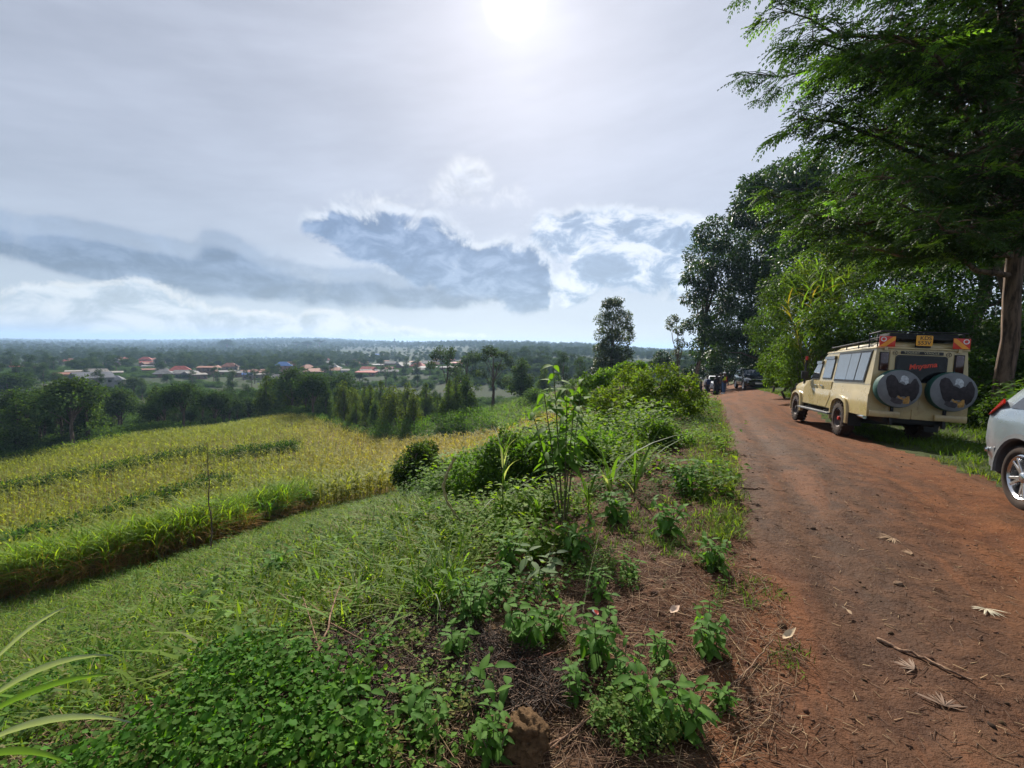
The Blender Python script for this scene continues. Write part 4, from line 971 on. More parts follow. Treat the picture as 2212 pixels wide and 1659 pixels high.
# raised roof with gutter lip
bm = bmesh.new()
hexa(bm, [(-1.50, -.815, 2.075), (1.46, -.80, 2.055), (1.46, .80, 2.055), (-1.50, .815, 2.075), (-1.50, -.80, 2.115), (1.40, -.78, 2.10), (1.40, .78, 2.10), (-1.50, .80, 2.115)], .012)
roof_ = obj_bm('roof', bm, M_BEIGE, car)
bm = bmesh.new(); hexa(bm, [(-1.44, -.74, 2.11), (1.30, -.70, 2.09), (1.30, .70, 2.09), (-1.44, .74, 2.11), (-1.38, -.66, 2.24), (1.0, -.62, 2.20), (1.0, .62, 2.20), (-1.38, .66, 2.24)], .05, 3); obj_bm('pop_top', bm, M_BEIGE, car)
def side_poly(pts, s, off):
    return [(x, s * (Wz(z) + off), z) for x, z in pts]
def shrink(pts, d):
    c = np.mean(pts, 0); return [tuple(np.array(p) + (c - np.array(p)) / np.maximum(np.abs(c - np.array(p)), 1e-6) * d) for p in pts]
DOORS = {'door': [(1.70, .62), (2.92, .62), (2.92, 1.06), (2.50, 1.29), (1.62, 1.29), (1.62, .62)], 'rear_door': [(.72, .92), (.98, .62), (1.60, .62), (1.60, 1.29), (.72, 1.29)]}
WIN = {'front': [(2.44, 1.345), (1.74, 1.345), (1.58, 1.86), (1.90, 1.86)], 'rear': [(1.46, 1.365), (.80, 1.365), (.70, 1.97), (1.36, 1.97)], 'cargo': [(.62, 1.325), (-1.16, 1.325), (-1.32, 2.04), (.52, 2.04)]}
for s in (1, -1):
    nv = (0, s, 0)
    for k, pts in DOORS.items():
        bm = bmesh.new(); plate_poly(bm, side_poly(pts, s, -.004), nv, .012); d = obj_bm('door', bm, M_BEIGE, car)
        bm = bmesh.new(); hx = pts[2][0] - .22 if k == 'rear_door' else 1.86
        bx(bm, (hx - .0, s * (Wz(1.17) + .022), 1.17), (.16, .028, .035), None, .008); obj_bm('handle', bm, M_CHROME, d)
    for k, pts in WIN.items():
        bm = bmesh.new(); plate_poly(bm, side_poly(pts, s, -.002), nv, .014); fr = obj_bm('window', bm, M_BLACK, car)
        inner = shrink(pts, .045 if k == 'cargo' else .03)
        cols_ = [0, 1] if k != 'cargo' else [0, .42, .72, 1.0]
        A, B_, C_, D_ = [np.array(q) for q in inner]
        for a, b in zip(cols_[:-1], cols_[1:]):
            a += .006 if a else 0; b -= .006 if b < 1 else 0
            q = [A + (B_ - A) * a, A + (B_ - A) * b, D_ + (C_ - D_) * b, D_ + (C_ - D_) * a]
            bm = bmesh.new(); plate_poly(bm, side_poly(q, s, .013), nv, .004); obj_bm('pane', bm, M_SIDEGLASS, fr)
        if k == 'cargo':
            bm = bmesh.new(); q = [A + (B_ - A) * .715, A + (B_ - A) * .725, D_ + (C_ - D_) * .725, D_ + (C_ - D_) * .715]; plate_poly(bm, side_poly(q, s, .012), nv, .012); obj_bm('glazing_bar', bm, M_BLACK, fr)
        else:
            bm = bmesh.new(); q = [D_ + (C_ - D_) * 0 + np.array([.06, -.05]), D_ + (C_ - D_) * 1 + np.array([-.02, -.05]), C_ + np.array([-.03, .03]), D_ + np.array([.06, .03])]
            plate_poly(bm, side_poly([tuple(z) for z in q], s, .014), nv, .035); obj_bm('wind_deflector', bm, M_GLASS, fr)
    # wheel arches
    for xc, R0, R1 in ((0.02, .48, .555), (3.55, .47, .54)):
        bm = bmesh.new(); n = 18; a = []
        for i in range(n + 1):
            t_ = math.pi * (i / n * 1.10 - .05); q = max(abs(math.cos(t_)), abs(math.sin(t_))) ** -.35
            a.append([bm.verts.new((xc + math.cos(t_) * R * q, s * y, .42 + math.sin(t_) * R * q)) for R, y in ((R0, .80), (R0, .925), (R1, .915), (R1 + .01, .85))])
        for p, q in zip(a[:-1], a[1:]):
            for i in range(3): bm.faces.new((p[i], p[i + 1], q[i + 1], q[i]))
        bmesh.ops.recalc_face_normals(bm, faces=bm.faces); obj_bm('wheel_arch', bm, M_BEIGE, car, 40)
    # side step, mud flap
    bm = bmesh.new(); bx(bm, (1.76, s * .90, .47), (2.55, .17, .05), None, .018); bx(bm, (1.0, s * .7, .50), (.06, .4, .05)); bx(bm, (2.5, s * .7, .50), (.06, .4, .05)); obj_bm('side_step', bm, M_GREYPL, car)
    bm = bmesh.new(); bx(bm, (-.55, s * .74, .46), (.015, .26, .34)); obj_bm('mud_flap', bm, M_BLACK, car)
    # rear lamps, reflector boards
    bm = bmesh.new(); bx(bm, (-1.492, s * .648, 1.80), (.045, .135, .37), None, .012); lm_ = obj_bm('tail_lamp', bm, M_DKTAIL, car)
    bm = bmesh.new(); bx(bm, (-1.486, s * .648, 1.80), (.030, .165, .40), None, .01); obj_bm('housing', bm, M_BLACK, lm_)
    # chevron board
    yc, zc = s * .635, 2.225
    bm = bmesh.new(); bx(bm, (-1.53, yc, zc), (.008, .285, .215), None, .003); bd = obj_bm('reflector_board', bm, M_REFRED, car)
    bm = bmesh.new(); w, h_ = .285, .215
    band = [(-.02, -.105), (.075, -.105), (-.138, .105 - .105), (-.138, .03 + .04)]
    q = [(-.140, -.105), (-.02, -.105), (.140, .035), (.140, .105), (.10, .105)]     # a = towards the outside of the vehicle is -
    plate_poly(bm, [(-1.536, yc - s * a_, zc + b_) for a_, b_ in q], (-1, 0, 0), .003); obj_bm('yellow_band', bm, M_REFYEL, bd)
    bm = bmesh.new(); lathe(bm, [(.052, -.006), (.052, 0), (.034, 0), (.034, -.006)], 24, 'x', (-1.537, yc + s * .07, zc + .045)); bmesh.ops.recalc_face_normals(bm, faces=bm.faces); obj_bm('reflector_ring', bm, M_WHITE, bd)
    bm = bmesh.new(); bx(bm, (-1.50, yc, 2.14), (.03, .06, .20)); obj_bm('board_bracket', bm, M_BEIGE, bd)
    # mirror
    bm = bmesh.new(); bx(bm, (2.52, s * 1.00, 1.44), (.07, .17, .24), None, .02); pipe(bm, [(2.50, s * .85, 1.36), (2.52, s * .98, 1.38)], .012); obj_bm('mirror', bm, M_BLACK, car)
    # headlamp, indicator
    bm = bmesh.new(); lathe(bm, [(.095, 0), (.09, .02), (.05, .035), (.001, .04)], 24, 'x', (3.97, s * .58, .93)); obj_bm('headlamp', bm, M_HEADL, car)
    bm = bmesh.new(); bx(bm, (3.93, s * .76, .93), (.08, .12, .13), None, .02); obj_bm('indicator', bm, M_AMBER, car)
# wheels
for x in (0.02, 3.55):
    for s in (1, -1): wheel(car, 'wheel', x, s * .775, .405, .405, .27, s, M_RUBBER, M_STEEL, 22, 'steel', M_RED if x < 1 else M_STEEL, .3 + x)
# windscreen, tail window, back doors
bm = bmesh.new(); plate_poly(bm, [(2.515, -.68, 1.375), (2.515, .68, 1.375), (1.72, .62, 1.93), (1.72, -.62, 1.93)], (.57, 0, .82), .006); obj_bm('windscreen', bm, M_GLASS, car)
RX = -1.482
def rear_poly(pts, x=RX): return [(x, -a, b) for a, b in pts]
for y0, y1 in ((-.545, -.03), (-.025, .545)):
    bm = bmesh.new(); plate_poly(bm, [(RX, y0, .66), (RX, y1, .66), (RX + .006, y1, 2.05), (RX + .006, y0, 2.05)], (-1, 0, 0), .012); obj_bm('back_door', bm, M_BEIGE, car)
RD = RX - .0125
bm = bmesh.new(); plate_poly(bm, [(RD, a, b + 1.665) for a, b in rrect(.90, .57, .06)], (-1, 0, 0), .008); tw = obj_bm('tail_window', bm, M_BLACK, car)
bm = bmesh.new(); plate_poly(bm, [(RD - .0085, a, b + 1.665) for a, b in rrect(.84, .52, .05)], (-1, 0, 0), .003); obj_bm('pane', bm, mat('dark_glass', (0.004, 0.004, 0.005), .08, 0, .3), tw)
def RM(y, z, x, rot=0.0): return Matrix.Translation((x, y, z)) @ Matrix(((0, 0, -1, 0), (-1, 0, 0, 0), (0, 1, 0, 0), (0, 0, 0, 1))) @ Matrix.Rotation(rot, 4, 'Z')
text_obj('Mnyama', .145, M_REDINK, tw, RM(-.03, 1.735, RD - .013, rad(10)), .001, 'window_lettering', .004, .25)
bm = bmesh.new(); bx(bm, (RD - .006, 0, 2.005), (.012, .735, .066), None, .006); sg = obj_bm('sign_board', bm, M_INK, car)
M_SIGN = mat('sign_paint', (0.42, 0.38, 0.24), .6)
for word, yy in (('TOURIST', .175), ('VEHICLE', -.165)): text_obj(word, .062, M_SIGN, sg, RM(yy, 2.003, RD - .0135), .001, 'sign_lettering', .001, 0, 1.12)
for s in (1, -1):
    bm = bmesh.new(); lathe(bm, [(.046, -.004), (.046, 0), (.040, 0), (.040, -.004)], 24, 'x', (RD, s * .46, 1.99))
    for i in range(3): bx(bm, (RD - .002, s * .46 + .02 * math.cos(i * 2.09), 1.99 + .02 * math.sin(i * 2.09)), (.003, .008, .040), Matrix.Rotation(i * 2.09 + 1.57, 3, 'X'))
    bmesh.ops.recalc_face_normals(bm, faces=bm.faces); obj_bm('round_badge', bm, M_INK, car)
bm = bmesh.new(); plate_poly(bm, [(-1.545, a, b + 2.262) for a, b in rrect(.285, .215, .02)], (-1, 0, 0), .004); npl = obj_bm('number_plate', bm, M_PLATEY, car)
text_obj('KDS', .108, M_INK, npl, RM(-.02, 2.312, -1.5505), .0008, 'plate_lettering', .001)
text_obj('553V', .108, M_INK, npl, RM(0, 2.212, -1.5505), .0008, 'plate_lettering', .001)
bm = bmesh.new(); bx(bm, (-1.50, 0, 2.17), (.06, .25, .10)); obj_bm('plate_bracket', bm, M_BLACK, npl)
# roof rack: low rail at the front, high basket at the back
bm = bmesh.new()
for s in (1, -1):
    pipe(bm, [(1.42, s * .73, 2.10), (1.30, s * .73, 2.21), (-.95, s * .74, 2.27), (-.95, s * .74, 2.42), (-1.50, s * .74, 2.44)], .016)
    for x in (1.0, .3, -.4, -.95, -1.36): pipe(bm, [(x, s * .74, 2.10), (x - .02, s * .74, np.interp(x, [-1.5, -.95, -.94, 1.3], [2.44, 2.42, 2.26, 2.21]))], .013)
    pipe(bm, [(-.95, s * .74, 2.30), (-1.50, s * .74, 2.31)], .011)
for x in (1.28, .6, -.1, -.8): pipe(bm, [(x, -.73, 2.235), (x, .73, 2.235)], .012)
for z in (2.30, 2.44): pipe(bm, [(-1.50, -.74, z), (-1.50, .74, z)], .015)
for y in np.linspace(-.7, .7, 9): pipe(bm, [(-1.5, y, 2.28), (-.8, y, 2.28)], .009)
obj_bm('roof_rack', bm, M_BLACK, car)
bm = bmesh.new(); bx(bm, (-1.15, -.02, 2.345), (.62, 1.2, .15), None, .03); obj_bm('rack_load', bm, mat('black_tarp', (0.012, 0.013, 0.013), .75, bmp=.6, vscale=3), car)
# rear bumper, chassis, exhaust, snorkel, bull bar
for y0, y1 in ((.30, .845), (-.845, -.30)):
    bm = bmesh.new(); bx(bm, (-1.525, (y0 + y1) / 2, .675), (.07, y1 - y0, .13), None, .02); obj_bm('rear_bumper', bm, M_BEIGE, car)
bm = bmesh.new(); bx(bm, (-1.50, -.05, .71), (.02, .26, .20)); obj_bm('tow_panel', bm, M_BEIGE, car)
bm = bmesh.new(); bx(bm, (1.2, .42, .52), (5.2, .09, .14)); bx(bm, (1.2, -.42, .52), (5.2, .09, .14)); bx(bm, (.02, 0, .40), (.13, 1.4, .13), None, .04); bx(bm, (3.55, 0, .40), (.13, 1.4, .13), None, .04); bx(bm, (-1.1, 0, .58), (.6, 1.1, .18), None, .03); obj_bm('chassis', bm, M_BLACK, car)
bm = bmesh.new(); pipe(bm, [(-.55, .72, .56), (-1.1, .84, .57), (-1.38, .86, .57)], .04, 12); obj_bm('exhaust', bm, M_CHROME, car)
bm = bmesh.new(); pipe(bm, [(2.95, -.86, 1.16), (2.62, -.88, 1.34), (2.30, -.86, 1.80), (2.26, -.86, 2.0)], .04, 10); obj_bm('snorkel', bm, M_BLACK, car)
bm = bmesh.new(); pipe(bm, [(3.2, .80, 1.18), (3.16, .80, 2.02)], .03, 10); an = obj_bm('aerial', bm, M_BLACK, car)
bm = bmesh.new(); pipe(bm, [(3.163, .80, 1.92), (3.16, .80, 2.04)], .034, 10); obj_bm('red_tip', bm, M_RED, an)
bm = bmesh.new(); bx(bm, (4.10, 0, .68), (.20, 1.62, .20), None, .03)
for s in (1, -1): pipe(bm, [(4.12, s * .40, .70), (4.16, s * .40, 1.12), (4.10, s * .46, 1.20), (4.06, s * .78, 1.14), (4.02, s * .82, .72)], .032, 10)
pipe(bm, [(4.10, -.46, 1.20), (4.10, .46, 1.20)], .032, 10); pipe(bm, [(4.16, -.40, .95), (4.16, .40, .95)], .028, 10); obj_bm('bull_bar', bm, M_BLACK, car)
bm = bmesh.new(); bx(bm, (3.985, 0, .95), (.02, 1.0, .24), None, .01)
for z in (.88, .94, 1.0): bx(bm, (3.998, 0, z), (.012, .96, .018))
obj_bm('grille', bm, M_GREYPL, car)
# rolling spare wheel covers with the printed eagle
M_COVER = mat('green_cover', (0.018, 0.075, 0.060), .6, 0, .3, 0, .15, 5, bmp=.3); M_CGREY = mat('grey_print', (0.135, 0.145, 0.155), .5, 0, .4, 0, .15, 6); M_EAG = mat('eagle_brown_print', (0.022, 0.017, 0.020), .55, 0, .3, 0, .5, 14); M_EAGW = mat('eagle_white_print', (0.42, 0.45, 0.47), .55, 0, .3, 0, .25, 25); M_EAGY = mat('eagle_yellow_print', (0.42, 0.24, 0.07), .55, 0, .3, 0, .35, 20); M_ROCK = mat('rock_print', (0.055, 0.048, 0.055), .55, 0, .3, 0, .3, 14)
EAG = [('eagle_wing_print', M_EAG, [(-.66, .66), (-.48, .80), (-.30, .74), (-.16, .50), (-.06, .20), (-.08, -.30), (-.18, -.56), (-.34, -.62), (-.52, -.40), (-.64, -.05), (-.72, .38)], 1),
       ('eagle_wing_print', M_EAG, [(.28, .36), (.44, .32), (.62, .62), (.74, .64), (.92, .25), (.92, -.15), (.80, -.50), (.60, -.70), (.42, -.45), (.32, .0)], 1),
       ('eagle_body_print', M_EAG, [(-.12, .36), (.06, .30), (.18, .22), (.32, .30), (.42, .10), (.46, -.25), (.38, -.50), (.20, -.42), (.02, -.45), (-.12, -.35), (-.16, .0)], 2),
       ('eagle_head_print', M_EAGW, [(-.03, .62), (.02, .74), (.14, .78), (.28, .72), (.36, .60), (.35, .34), (.22, .26), (.16, .40), (.06, .44), (-.06, .40), (.0, .50)], 3),
       ('rock_print', M_ROCK, [(-.35, -.52), (-.15, -.56), (.10, -.58), (.20, -.75), (.10, -.90), (-.20, -.86), (-.42, -.72)], 2),
       ('talon_print', M_EAGY, [(-.14, -.44), (-.04, -.40), (.02, -.50), (.12, -.46), (.18, -.56), (.30, -.50), (.36, -.40), (.46, -.40), (.50, -.62), (.50, -.82), (.22, -.86), (.18, -.72), (.22, -.64), (.08, -.60), (.0, -.58)], 3)]
for (yc, zc) in ((.435, 1.235), (-.475, 1.235)):
    bm = bmesh.new(); prof = [(.30, -1.50), (.385, -1.53), (.402, -1.60), (.402, -1.70), (.388, -1.745)]; lathe(bm, prof, 48, 'x', (0, yc, zc)); bmesh.ops.recalc_face_normals(bm, faces=bm.faces)
    sp = obj_bm('spare_wheel', bm, M_COVER, car)
    dome = lambda r_: -1.745 - .055 * (1 - (r_ / .388) ** 2)
    bm = bmesh.new(); lathe(bm, [(.388, -1.745)] + [(r_, dome(r_)) for r_ in (.36, .31, .25, .18, .1, .002)], 48, 'x', (0, yc, zc)); bmesh.ops.recalc_face_normals(bm, faces=bm.faces); obj_bm('cover_face', bm, M_CGREY, sp)
    for nm, mm, pts, lay in EAG:
        bm = bmesh.new(); f = bm.faces.new([bm.verts.new((0, -a * .36, b * .36)) for a, b in pts]); bmesh.ops.triangulate(bm, faces=[f]); bmesh.ops.subdivide_edges(bm, edges=bm.edges[:], cuts=3, use_grid_fill=True)
        for v in bm.verts: v.co.x = dome(math.hypot(v.co.y, v.co.z)) - .0012 * lay - .001; v.co.y += yc; v.co.z += zc
        obj_bm(nm, bm, mm, sp, 0)
    bm = bmesh.new(); bx(bm, (-1.49, yc, zc), (.10, .14, .14)); bx(bm, (-1.50, yc, .80), (.06, .05, .70)); obj_bm('carrier', bm, M_BLACK, sp)

# ------------------------------------------------------------------ the three cars
def loft_car(name, loc, yaw, pitch_, label, paint, st, R, wb, track, alloy, wheel_w=.22, detail=True):
    """st: stations (x, z_bottom, w_sill, z_mid, w_mid, z_belt, w_belt, z_edge, w_edge, z_top).  x forward from the rear axle"""
    e = tag(empty(name, loc, (0, 0, 0)), label, 'car')
    f = np.array([math.sin(yaw) * math.cos(pitch_), math.cos(yaw) * math.cos(pitch_), math.sin(pitch_)]); l_ = np.cross([0, 0, 1], f); l_ /= np.linalg.norm(l_); u_ = np.cross(f, l_)
    e.matrix_world = Matrix(((f[0], l_[0], u_[0], loc[0]), (f[1], l_[1], u_[1], loc[1]), (f[2], l_[2], u_[2], loc[2]), (0, 0, 0, 1)))
    bm = bmesh.new(); rings = []
    for (x, zb, ws, zm, wm, zl, wl, ze, we, zt) in st:
        h = [(0, zb), (ws, zb), (ws + (wm - ws) * .7, zb + (zm - zb) * .35), (wm, zm), (wm * .4 + wl * .6 + .008, zm + (zl - zm) * .6), (wl, zl), (wl + (we - wl) * .5 + .012, zl + (ze - zl) * .5), (we, ze), (we * .72, ze + (zt - ze) * .72), (0, zt)]
        rings.append([bm.verts.new((x, y, z)) for y, z in h] + [bm.verts.new((x, -y, z)) for y, z in h[-2:0:-1]])
    n = len(rings[0])
    for a, b in zip(rings[:-1], rings[1:]):
        for i in range(n): bm.faces.new((a[i], a[(i + 1) % n], b[(i + 1) % n], b[i]))
    bm.faces.new(rings[0]); bm.faces.new(rings[-1][::-1]); bmesh.ops.recalc_face_normals(bm, faces=bm.faces)
    body = obj_bm('body', bm, paint, e, 35)
    RA = R + .055
    cut_wheels(body, [(x, s * (track - .24), s * 1.3, R + .01, RA) if s > 0 else (x, -1.3, -(track - .24), R + .01, RA) for x in (0, wb) for s in (1, -1)])
    for s in (1, -1):
        for x in (0, wb):
            wheel(e, 'wheel', x, s * (track - .02), R, R, wheel_w, s, M_RUBBER, alloy, 0, 'alloy', None, .4 + x)
            bm = bmesh.new(); A = []
            for i in range(17):                                # dark cladding round the arch, and the well behind the wheel
                t_ = math.pi * (i / 16 * 1.06 - .03); A.append([bm.verts.new((x + math.cos(t_) * q, s * y, R + .01 + math.sin(t_) * q)) for q, y in ((RA - .012, track - .22), (RA - .012, track + .10), (RA + .005, track + .118), (RA + .055, track + .108))])
            for p, q in zip(A[:-1], A[1:]):
                for i in range(3): bm.faces.new((p[i], p[i + 1], q[i + 1], q[i]))
            bmesh.ops.recalc_face_normals(bm, faces=bm.faces); obj_bm('arch_cladding', bm, M_GREYPL, e, 40)
    bm = bmesh.new(); bx(bm, (wb / 2, 0, .30), (wb + 1.1, track * 1.3, .12), None, .02); bx(bm, (0, 0, R), (.10, track * 1.8, .10)); obj_bm('underbody', bm, M_BLACK, e)
    S_ = lambda x, k: float(np.interp(x, [q[0] for q in st], [q[k] for q in st]))
    def side(xa, xb, t0, t1, s, off):
        """point list on the glasshouse side between two x, from belt (0) to roof edge (1)"""
        def p(x, t):
            return (x, s * (S_(x, 6) + (S_(x, 8) - S_(x, 6)) * t + .012 * 4 * t * (1 - t) + off), S_(x, 5) + (S_(x, 7) - S_(x, 5)) * t)
        m = (t0 + t1) / 2
        return [p(xa[0], t0), p(xb[0], t0), p((xb[0] + xb[1]) / 2, m), p(xb[1], t1), p(xa[1], t1), p((xa[0] + xa[1]) / 2, m)]
    return e, side, S_
def car_glass(e, side, wins, mat_=None):
    for s in (1, -1):
        for (xa, xb, t0, t1) in wins:
            bm = bmesh.new(); plate_poly(bm, side(xa, xb, t0, t1, s, .002), (0, s, .2), .006); obj_bm('window', bm, mat_ or M_GLASS, e, 0)

# ---- silver crossover, only its tail is in the frame
st = [(-.86, .52, .52, .66, .60, .84, .62, .90, .55, .92), (-.80, .38, .68, .66, .80, .96, .76, 1.06, .66, 1.08), (-.66, .33, .76, .66, .885, .98, .86, 1.12, .72, 1.16), (-.46, .30, .78, .66, .895, 1.02, .875, 1.28, .69, 1.33),
      (-.1, .28, .78, .64, .90, 1.03, .88, 1.48, .67, 1.54), (.9, .27, .78, .62, .90, 1.00, .88, 1.60, .66, 1.67), (1.45, .27, .78, .62, .90, .98, .88, 1.52, .65, 1.58), (2.25, .27, .78, .62, .89, .98, .86, 1.02, .72, 1.05),
      (2.9, .28, .78, .62, .88, .92, .82, .95, .64, .98), (3.25, .32, .72, .60, .82, .80, .74, .83, .56, .86), (3.38, .42, .58, .58, .68, .70, .60, .72, .46, .73)]
yw = rad(180 + 22); fw = np.array([math.sin(yw), math.cos(yw)]); ly = np.array([fw[1] * -1, fw[0]]) * 1.0
rx_, ry_ = np.array([5.49, 4.72]) + np.array([math.cos(-rad(22)), math.sin(-rad(22))]) * .80
sil, sd, Sx = loft_car('silver_car', (rx_, ry_, Hp(rx_, ry_) + .01), yw, 0.0, 'silver crossover car at the road edge, its tail lamp and rear alloy wheel showing', M_SILVER, st, .345, 2.62, .80, M_ALLOY, .215)
car_glass(sil, sd, [((-.30, -.05), (.30, .30), .10, .84), ((.36, .36), (1.02, 1.02), .10, .88), ((1.10, 1.10), (2.0, 1.42), .10, .86)])
for s in (1, -1):
    bm = bmesh.new(); plate_poly(bm, [(-.80, s * .76, .90), (-.62, s * .885, .94), (-.38, s * .875, 1.10), (-.50, s * .82, 1.14), (-.72, s * .72, 1.08)], Vector((-.6, s * .8, .1)), .016); obj_bm('tail_lamp', bm, M_TAIL, sil, 0)
    bm = bmesh.new(); plate_poly(bm, [(3.2, s * .70, .70), (3.33, s * .55, .66), (3.25, s * .52, .80), (2.95, s * .78, .86)], Vector((.6, s * .6, .4)), .02); obj_bm('headlamp', bm, M_HEADL, sil, 0)
    bm = bmesh.new(); bx(bm, (1.95, s * .98, 1.06), (.10, .20, .14), None, .04); obj_bm('mirror', bm, M_SILVER, sil)
    bm = bmesh.new(); bx(bm, (1.25, s * .865, .30), (1.75, .09, .14), None, .03); obj_bm('sill_cladding', bm, M_GREYPL, sil)
    bm = bmesh.new(); bx(bm, (-.70, s * .852, .52), (.16, .03, .05), Matrix.Rotation(s * .36, 3, 'Z'), .012); obj_bm('rear_reflector', bm, M_CHROME, sil)
bm = bmesh.new(); hexa(bm, [(-.92, -.72, .27), (-.44, -.86, .27), (-.44, .86, .27), (-.92, .72, .27), (-.91, -.74, .60), (-.44, -.915, .60), (-.44, .915, .60), (-.91, .74, .60)], .05, 3); bp = obj_bm('rear_bumper', bm, M_GREYPL, sil)
bm = bmesh.new(); plate_poly(bm, [(-.60, -.60, 1.20), (-.60, .60, 1.20), (-.16, .58, 1.53), (-.16, -.58, 1.53)], (-.6, 0, .8), .03); obj_bm('rear_window', bm, M_GLASS, sil)
bm = bmesh.new(); plate_poly(bm, [(2.16, -.60, 1.075), (2.16, .60, 1.075), (1.50, .50, 1.585), (1.50, -.50, 1.585)], (.6, 0, .8), .03); obj_bm('windscreen', bm, M_GLASS, sil)
bm = bmesh.new(); plate_poly(bm, [(-.885, a, b + .74) for a, b in rrect(.52, .12, .01)], (-1, 0, 0), .01); obj_bm('number_plate', bm, M_PLATEY, sil)

# ---- black SUV further up, facing the camera
st = [(-.92, .50, .60, .70, .72, .98, .66, 1.05, .52, 1.08), (-.80, .40, .74, .70, .88, 1.04, .82, 1.30, .62, 1.34), (-.45, .30, .80, .68, .92, 1.08, .88, 1.58, .62, 1.63), (.2, .28, .80, .66, .93, 1.05, .90, 1.64, .65, 1.70), (1.1, .27, .80, .64, .93, 1.03, .90, 1.62, .66, 1.69), (1.55, .27, .80, .64, .93, 1.02, .90, 1.52, .66, 1.60),
      (2.35, .27, .80, .64, .92, 1.02, .89, 1.06, .76, 1.10), (3.1, .30, .80, .64, .91, .96, .86, 1.00, .70, 1.04), (3.5, .34, .78, .60, .86, .84, .80, .92, .62, .96), (3.66, .42, .66, .58, .74, .74, .68, .80, .55, .82)]
def put(u, v, y):
    p = at(u, v, y); return (p[0], p[1], Hp(p[0], p[1]))
bp_ = put(1612, 838, 38.8)
blk, sd, _ = loft_car('black_suv', (bp_[0], bp_[1], bp_[2] + .02), rad(180 + 14), .04, 'glossy black SUV with a silver grille bar, parked facing the camera', M_BLKPAINT, st, .36, 2.72, .81, M_ALLOY)
car_glass(blk, sd, [((-.42, -.25), (.35, .35), .12, .86), ((.42, .42), (1.15, 1.15), .10, .88), ((1.22, 1.22), (2.1, 1.5), .10, .86)])
bm = bmesh.new(); plate_poly(bm, [(2.28, -.76, 1.13), (2.28, .76, 1.13), (1.60, .62, 1.58), (1.60, -.62, 1.58)], (.6, 0, .8), .03); obj_bm('windscreen', bm, glass_mat('bright_windscreen', (0.05, 0.07, 0.09), 1.0), blk)
for s in (1, -1):
    bm = bmesh.new(); plate_poly(bm, [(3.52, s * .80, .86), (3.66, s * .56, .78), (3.66, s * .54, .88), (3.40, s * .82, .98)], Vector((.9, s * .5, .2)), .03); obj_bm('headlamp', bm, M_HEADL, blk, 0)
    bm = bmesh.new(); bx(bm, (2.1, s * 1.04, 1.12), (.11, .22, .15), None, .04); obj_bm('mirror', bm, M_BLKPAINT, blk)
    bm = bmesh.new(); bx(bm, (3.60, s * .62, .50), (.08, .22, .03), None, .01); obj_bm('fog_lamp_trim', bm, M_CHROME, blk)
bm = bmesh.new(); bx(bm, (3.675, 0, .855), (.03, 1.10, .05), None, .012); obj_bm('grille_bar', bm, M_CHROME, blk)
bm = bmesh.new(); bx(bm, (3.67, 0, .60), (.03, 1.0, .18), None, .012); obj_bm('grille', bm, M_BLACK, blk)
bm = bmesh.new(); bx(bm, (3.70, 0, .56), (.012, .52, .115), None, .004); npb = obj_bm('number_plate', bm, M_WHITE, blk)

# ---- white car behind the people
wp = put(1541, 826, 52.0)
st2 = [tuple(q) for q in st]
whi, sd, _ = loft_car('white_car', (wp[0], wp[1], wp[2] + .02), rad(180 + 16), .04, 'white car half hidden by the people standing in the road', M_WHITEPAINT, st2, .34, 2.72, .80, M_ALLOY)
car_glass(whi, sd, [((-.42, -.25), (.35, .35), .12, .86), ((.42, .42), (1.15, 1.15), .10, .88), ((1.22, 1.22), (2.1, 1.5), .10, .86)])
bm = bmesh.new(); plate_poly(bm, [(2.28, -.76, 1.13), (2.28, .76, 1.13), (1.60, .62, 1.58), (1.60, -.62, 1.58)], (.6, 0, .8), .03); obj_bm('windscreen', bm, M_GLASS, whi)
for s in (1, -1):
    bm = bmesh.new(); plate_poly(bm, [(3.52, s * .80, .86), (3.66, s * .56, .78), (3.66, s * .54, .88), (3.40, s * .82, .98)], Vector((.9, s * .5, .2)), .03); obj_bm('headlamp', bm, M_HEADL, whi, 0)
bm = bmesh.new(); bx(bm, (3.67, 0, .72), (.03, 1.0, .22), None, .012); obj_bm('grille', bm, M_GREYPL, whi)

# ------------------------------------------------------------------ people standing by the cars
M_SKIN = mat('dark_skin', (0.075, 0.040, 0.026), .55, 0, .4); M_HAIR = mat('black_hair', (0.008, 0.007, 0.006), .8)
def skin_mesh(name, verts, edges, radii, m, parent, sub=1):
    me = bpy.data.meshes.new(name); me.from_pydata(verts, edges, []); o = bpy.data.objects.new(name, me); COL.objects.link(o)
    o.modifiers.new('s', 'SKIN'); sk = me.skin_vertices[0].data
    for i, r_ in enumerate(radii): sk[i].radius = (r_, r_) if not isinstance(r_, tuple) else r_
    sk[0].use_root = True
    sb = o.modifiers.new('d', 'SUBSURF'); sb.levels = sub; sb.render_levels = sub
    bpy.context.view_layer.update(); nm = bpy.data.meshes.new_from_object(o.evaluated_get(bpy.context.evaluated_depsgraph_get())); bpy.data.objects.remove(o)
    nm.materials.clear(); nm.materials.append(m); nm.polygons.foreach_set('use_smooth', np.ones(len(nm.polygons), bool))
    return link(bpy.data.objects.new(name, nm), parent)
